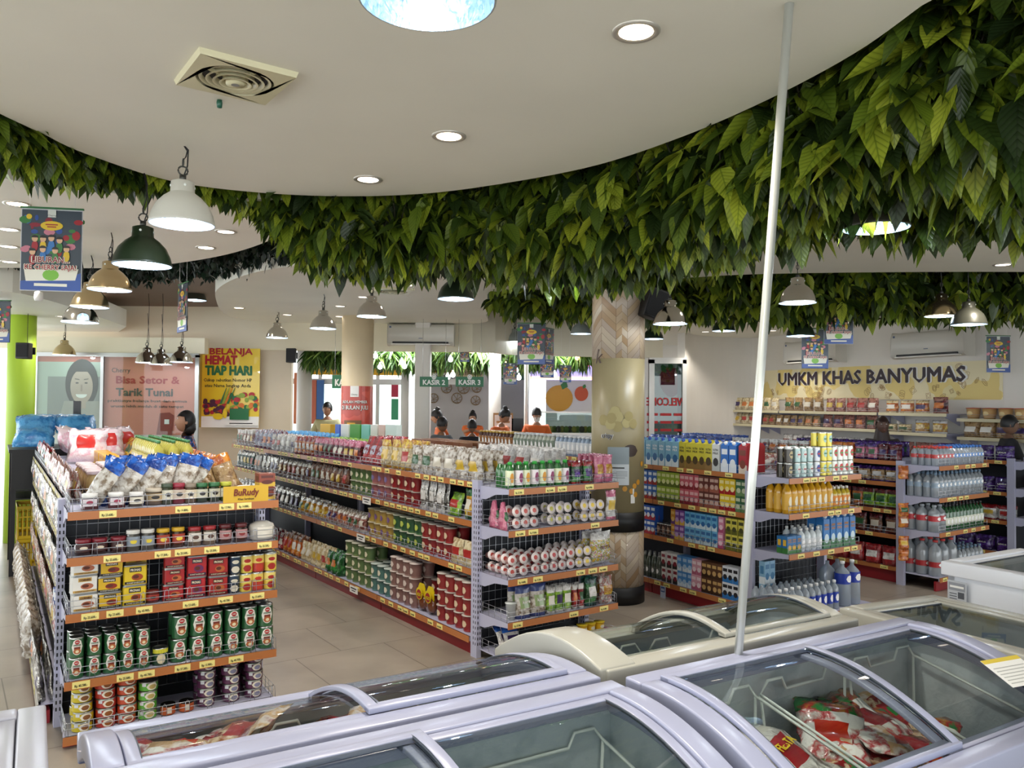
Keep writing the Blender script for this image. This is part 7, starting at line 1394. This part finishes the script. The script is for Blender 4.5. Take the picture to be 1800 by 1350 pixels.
    for j in range(11):
        ph = PI*j/10*(.60 if drop > -.5 else .80)
        for i in range(20):
            th = 2*PI*i/20; x = math.sin(ph)*math.sin(th); y = -math.sin(ph)*math.cos(th); z = math.cos(ph); fr_ = max(0, -y); 
            cut = 1.0 if y > .1 else 1
            Z = .122*z; Z = max(Z, .055*fr_ - .02) if y < -.35 else Z
            Z = max(Z, .045) if (y < -.12 and drop < -.5) else Z; hv.append((Vector((.082*x, .100*y+.008, Z+.006))*k))
    for j in range(10):
        for i in range(20): i2 = (i+1)%20; hf.append((j*20+i,(j+1)*20+i,(j+1)*20+i2,j*20+i2))
    b.add(hv, hf, 0, True)
    if hairstyle == 'bun': b.M = HR @ TR(0,.05*k,.11*k); b.lathe([(0,-.03*k),(.042*k,-.01*k),(.045*k,.02*k),(0,.05*k)], 14, 0, (False,False))
    if hairstyle == 'bob': b.M = HR @ TR(0,.055*k,-.09*k); b.lathe([(0,-.06*k),(.055*k,-.03*k),(.07*k,.02*k),(.06*k,.08*k),(0,.1*k)], 14, 0, (False,False))
    if hairstyle == 'pony': b.M = HR @ TR(0,.10*k,.0*k); b.lathe([(0,-.12*k),(.025*k,-.08*k),(.035*k,0),(.02*k,.03*k),(0,.035*k)], 12, 0, (False,False))
    if hairstyle == 'scarf': b.M = HR @ TR(0,.02*k,-.12*k); b.lathe([(.11*k,-.10*k),(.095*k,-.03*k),(.08*k,.05*k),(.07*k,.1*k)], 16, 0, (False,False))
    b.M = Matrix.Identity(4); b.build('hair' if hairstyle != 'scarf' else 'headscarf', mh, o, M)
    if mask: b = MB(); b.M = HR; b.add([(Vector((.062*math.sin(a)*k, -.101*math.cos(a)*k, z*k))) for z in (-.085,-.045,0) for a in [R(-55+22*i) for i in range(6)]], [(r*6+i,r*6+i+1,(r+1)*6+i+1,(r+1)*6+i) for r in range(2) for i in range(5)], 0, True); b.build('face_mask', M_white, o, M)
    return o
batik = printed('batik', ['#20386e','#c9762a','#2f55a5','#101a3a'], 22, .6, coat=0)
M_or = mat('polo_orange','#d9641f',.7); M_kh = mat('khaki','#b9b48a',.7); M_drk = mat('trouser_dark','#22222a',.8); M_gr = mat('shirt_grey','#565b60',.8)
p = atD(329,728,7.7); person(TR(p.x, 7.7, 0, -62), 'woman in a blue and orange batik shirt standing behind the left shelving, turned left', batik, M_drk, '#a87a5e', H=p.z, hairstyle='bob', hands=((-.16,-.34,1.0),(.16,-.34,1.05)), headrot=(0,-8))
p = atD(576,711,12.4); person(TR(p.x, 12.4, 0, -3), 'security man in a khaki uniform shirt standing at the glass doors', M_kh, M_drk, '#9a6e55', H=p.z, hairstyle='short', hands=((-.2,-.2,.95),(.2,-.2,.95)))
p = atD(787,724,11.6); person(TR(p.x, 11.6, 0, -75), 'cashier in orange with her hair in a bun, turned left at the second till', M_or, M_drk, '#a5795c', H=p.z, hairstyle='bun', lean=.25, headrot=(0,18))
p = atD(831,727,13.6); person(TR(p.x, 13.6, 0, 0), 'cashier in orange farther back with her hands raised to her chin', M_or, M_drk, '#a5795c', H=p.z, hairstyle='bun', hands=((-.04,-.18,1.38),(.05,-.18,1.37)))
p = atD(867,722,11.6); person(TR(p.x, 11.6, 0, 60), 'cashier in orange bending down to the right at the third till', M_or, M_drk, '#a5795c', H=p.z, hairstyle='bun', lean=.3, headrot=(0,30))
p = atD(943,720,12.0); person(TR(p.x, 12.0, 0, 0), 'masked cashier in orange looking down beside the juice stand', M_or, M_drk, '#b08468', H=p.z, hairstyle='pony', lean=.2, headrot=(0,28), mask=True)
p = atD(779,737,10.5); person(TR(p.x-.02, 10.5, 0, 140), 'person in a grey shirt with dark hair, back turned, before the second till', M_gr, M_drk, '#8a6248', H=p.z, hairstyle='short', sleeve='long')
p = atD(830,741,10.9); person(TR(p.x, 10.9, 0, 180), 'dark-haired customer seen from behind at the third till', M_drk, M_drk, '#8a6248', H=p.z, hairstyle='short', sleeve='long')
p = atD(1550,737,8.9); person(TR(p.x, 8.9, 0, -10), 'person in a dark headscarf and dark clothes before the snack wall', mat('cloth_dk','#2b2220',.8), M_drk, '#5e4236', '#33211d', H=p.z, hairstyle='scarf', sleeve='long')
p = atD(1772,735,8.85); person(TR(p.x, 8.85, 0, 70), 'black-haired person facing right at the right edge before the snack wall', mat('cloth_dk2','#232327',.8), M_drk, '#7a5a48', '#0e0d0e', H=p.z, hairstyle='short', sleeve='long')
# till counters and screens
for u, D, w, lab in ((690,11.7,.5,'grey till counter with a printer behind the cream column'),(800,12.1,1.3,'till counter in front of the cashiers'),(920,12.4,1.2,'till counter below the thin white pole')):
    p = atD(u, 740, D); M = TR(p.x, D, 0); o = empty('till_counter', M, lab, 'counter'); MB().box(-w/2,-.25,0,w/2,.05,.95).build('body', M_greyw, o, M); MB().box(-w/2-.02,-.28,.95,w/2+.02,.08,.985).build('countertop', M_beige, o, M)
p = atD(135,742,9.3); M = TR(p.x, 9.3, 0, 30); o = empty('display_screen', M, 'black screen on a stand behind the blue rice bags', 'screen'); b = MB(); b.box(-.02,-.02,0,.02,.02,1.35); b.box(-.16,-.12,0,.16,.12,.02); b.build('stand', M_black, o, M); MB().box(-.04,-.05,1.18,.04,.13,1.62).build('screen_panel', M_blackg, o, M)
p = atD(904,742,12.0); M = TR(p.x, 12.1, .985, 0); o = empty('till_screen', M, 'black till screen left of the thin white pole', 'screen'); MB().box(-.03,-.02,0,.03,.02,.12).build('stand', M_black, o, M); MB().box(-.14,-.01,.1,.14,.01,.42).build('screen_panel', M_blackg, o, M)
p = atD(884,752,11.9); M = TR(p.x, 12.1, .985); b = MB(); b.box(-.15,-.01,0,.15,.01,.5,0); b.box(-.13,-.014,.03,.13,-.01,.47,1)
for k in range(4): b.box(-.10,-.018,.08+.09*k,.10,-.014,.11+.09*k,0)
tag(b.build('menu_frame', [mat('wood_frame','#b08a5a'), M_white], None, M), 'wood-framed price board between the cashiers', 'sign')

# colourful partition of boxes at the far end of the middle shelving
for k, (u0, u1, col) in enumerate(((556,574,'#cfa128'),(582,590,'#4a6ac0'),(592,606,'#e6e4de'),(608,626,'#4f9a3c'),(628,642,'#7ec4b8'),(644,656,'#dcdcd6'),(658,668,'#d6b8b0'),(670,690,'#cfe0dc'))):
    qa, qb = GM.q_of(u1, .8), GM.q_of(u0, .8); pw = GM.M @ Vector((.8, qa, 0)); hh = CAMH-(749-707)*pw.y/1400-1.123
    tag(MB().box(0,0,0,max(.06,qb-qa-.01),.06,hh).build('snack_carton', mat('sc'+col[1:], col, .5), None, GM.MS @ TR(-qb, .84, 1.122)), 'upright flat %s carton at the back of the middle shelving top' % ['mustard','royal blue','white','leaf green','mint','pale grey','rosy','icy green'][k], 'box')
# near-left green crate stack beside the woman and the trolley handle
p = atD(368,800,8.6); M = TR(p.x, 8.6, 0, 20)
for k in range(6): tag(MB().rbox(-.18,-.13,0,.18,.13,.085,.02).build('stacked_basket', mat('bsk%d'%(k%2), ['#2c4a3a','#5c2424'][k%2], .5), None, M @ TR(0,0,.55+.088*k if False else .088*k*1.0)), 'dark shopping basket in the stack right of the woman', 'basket', 'shopping baskets stacked right of the woman')
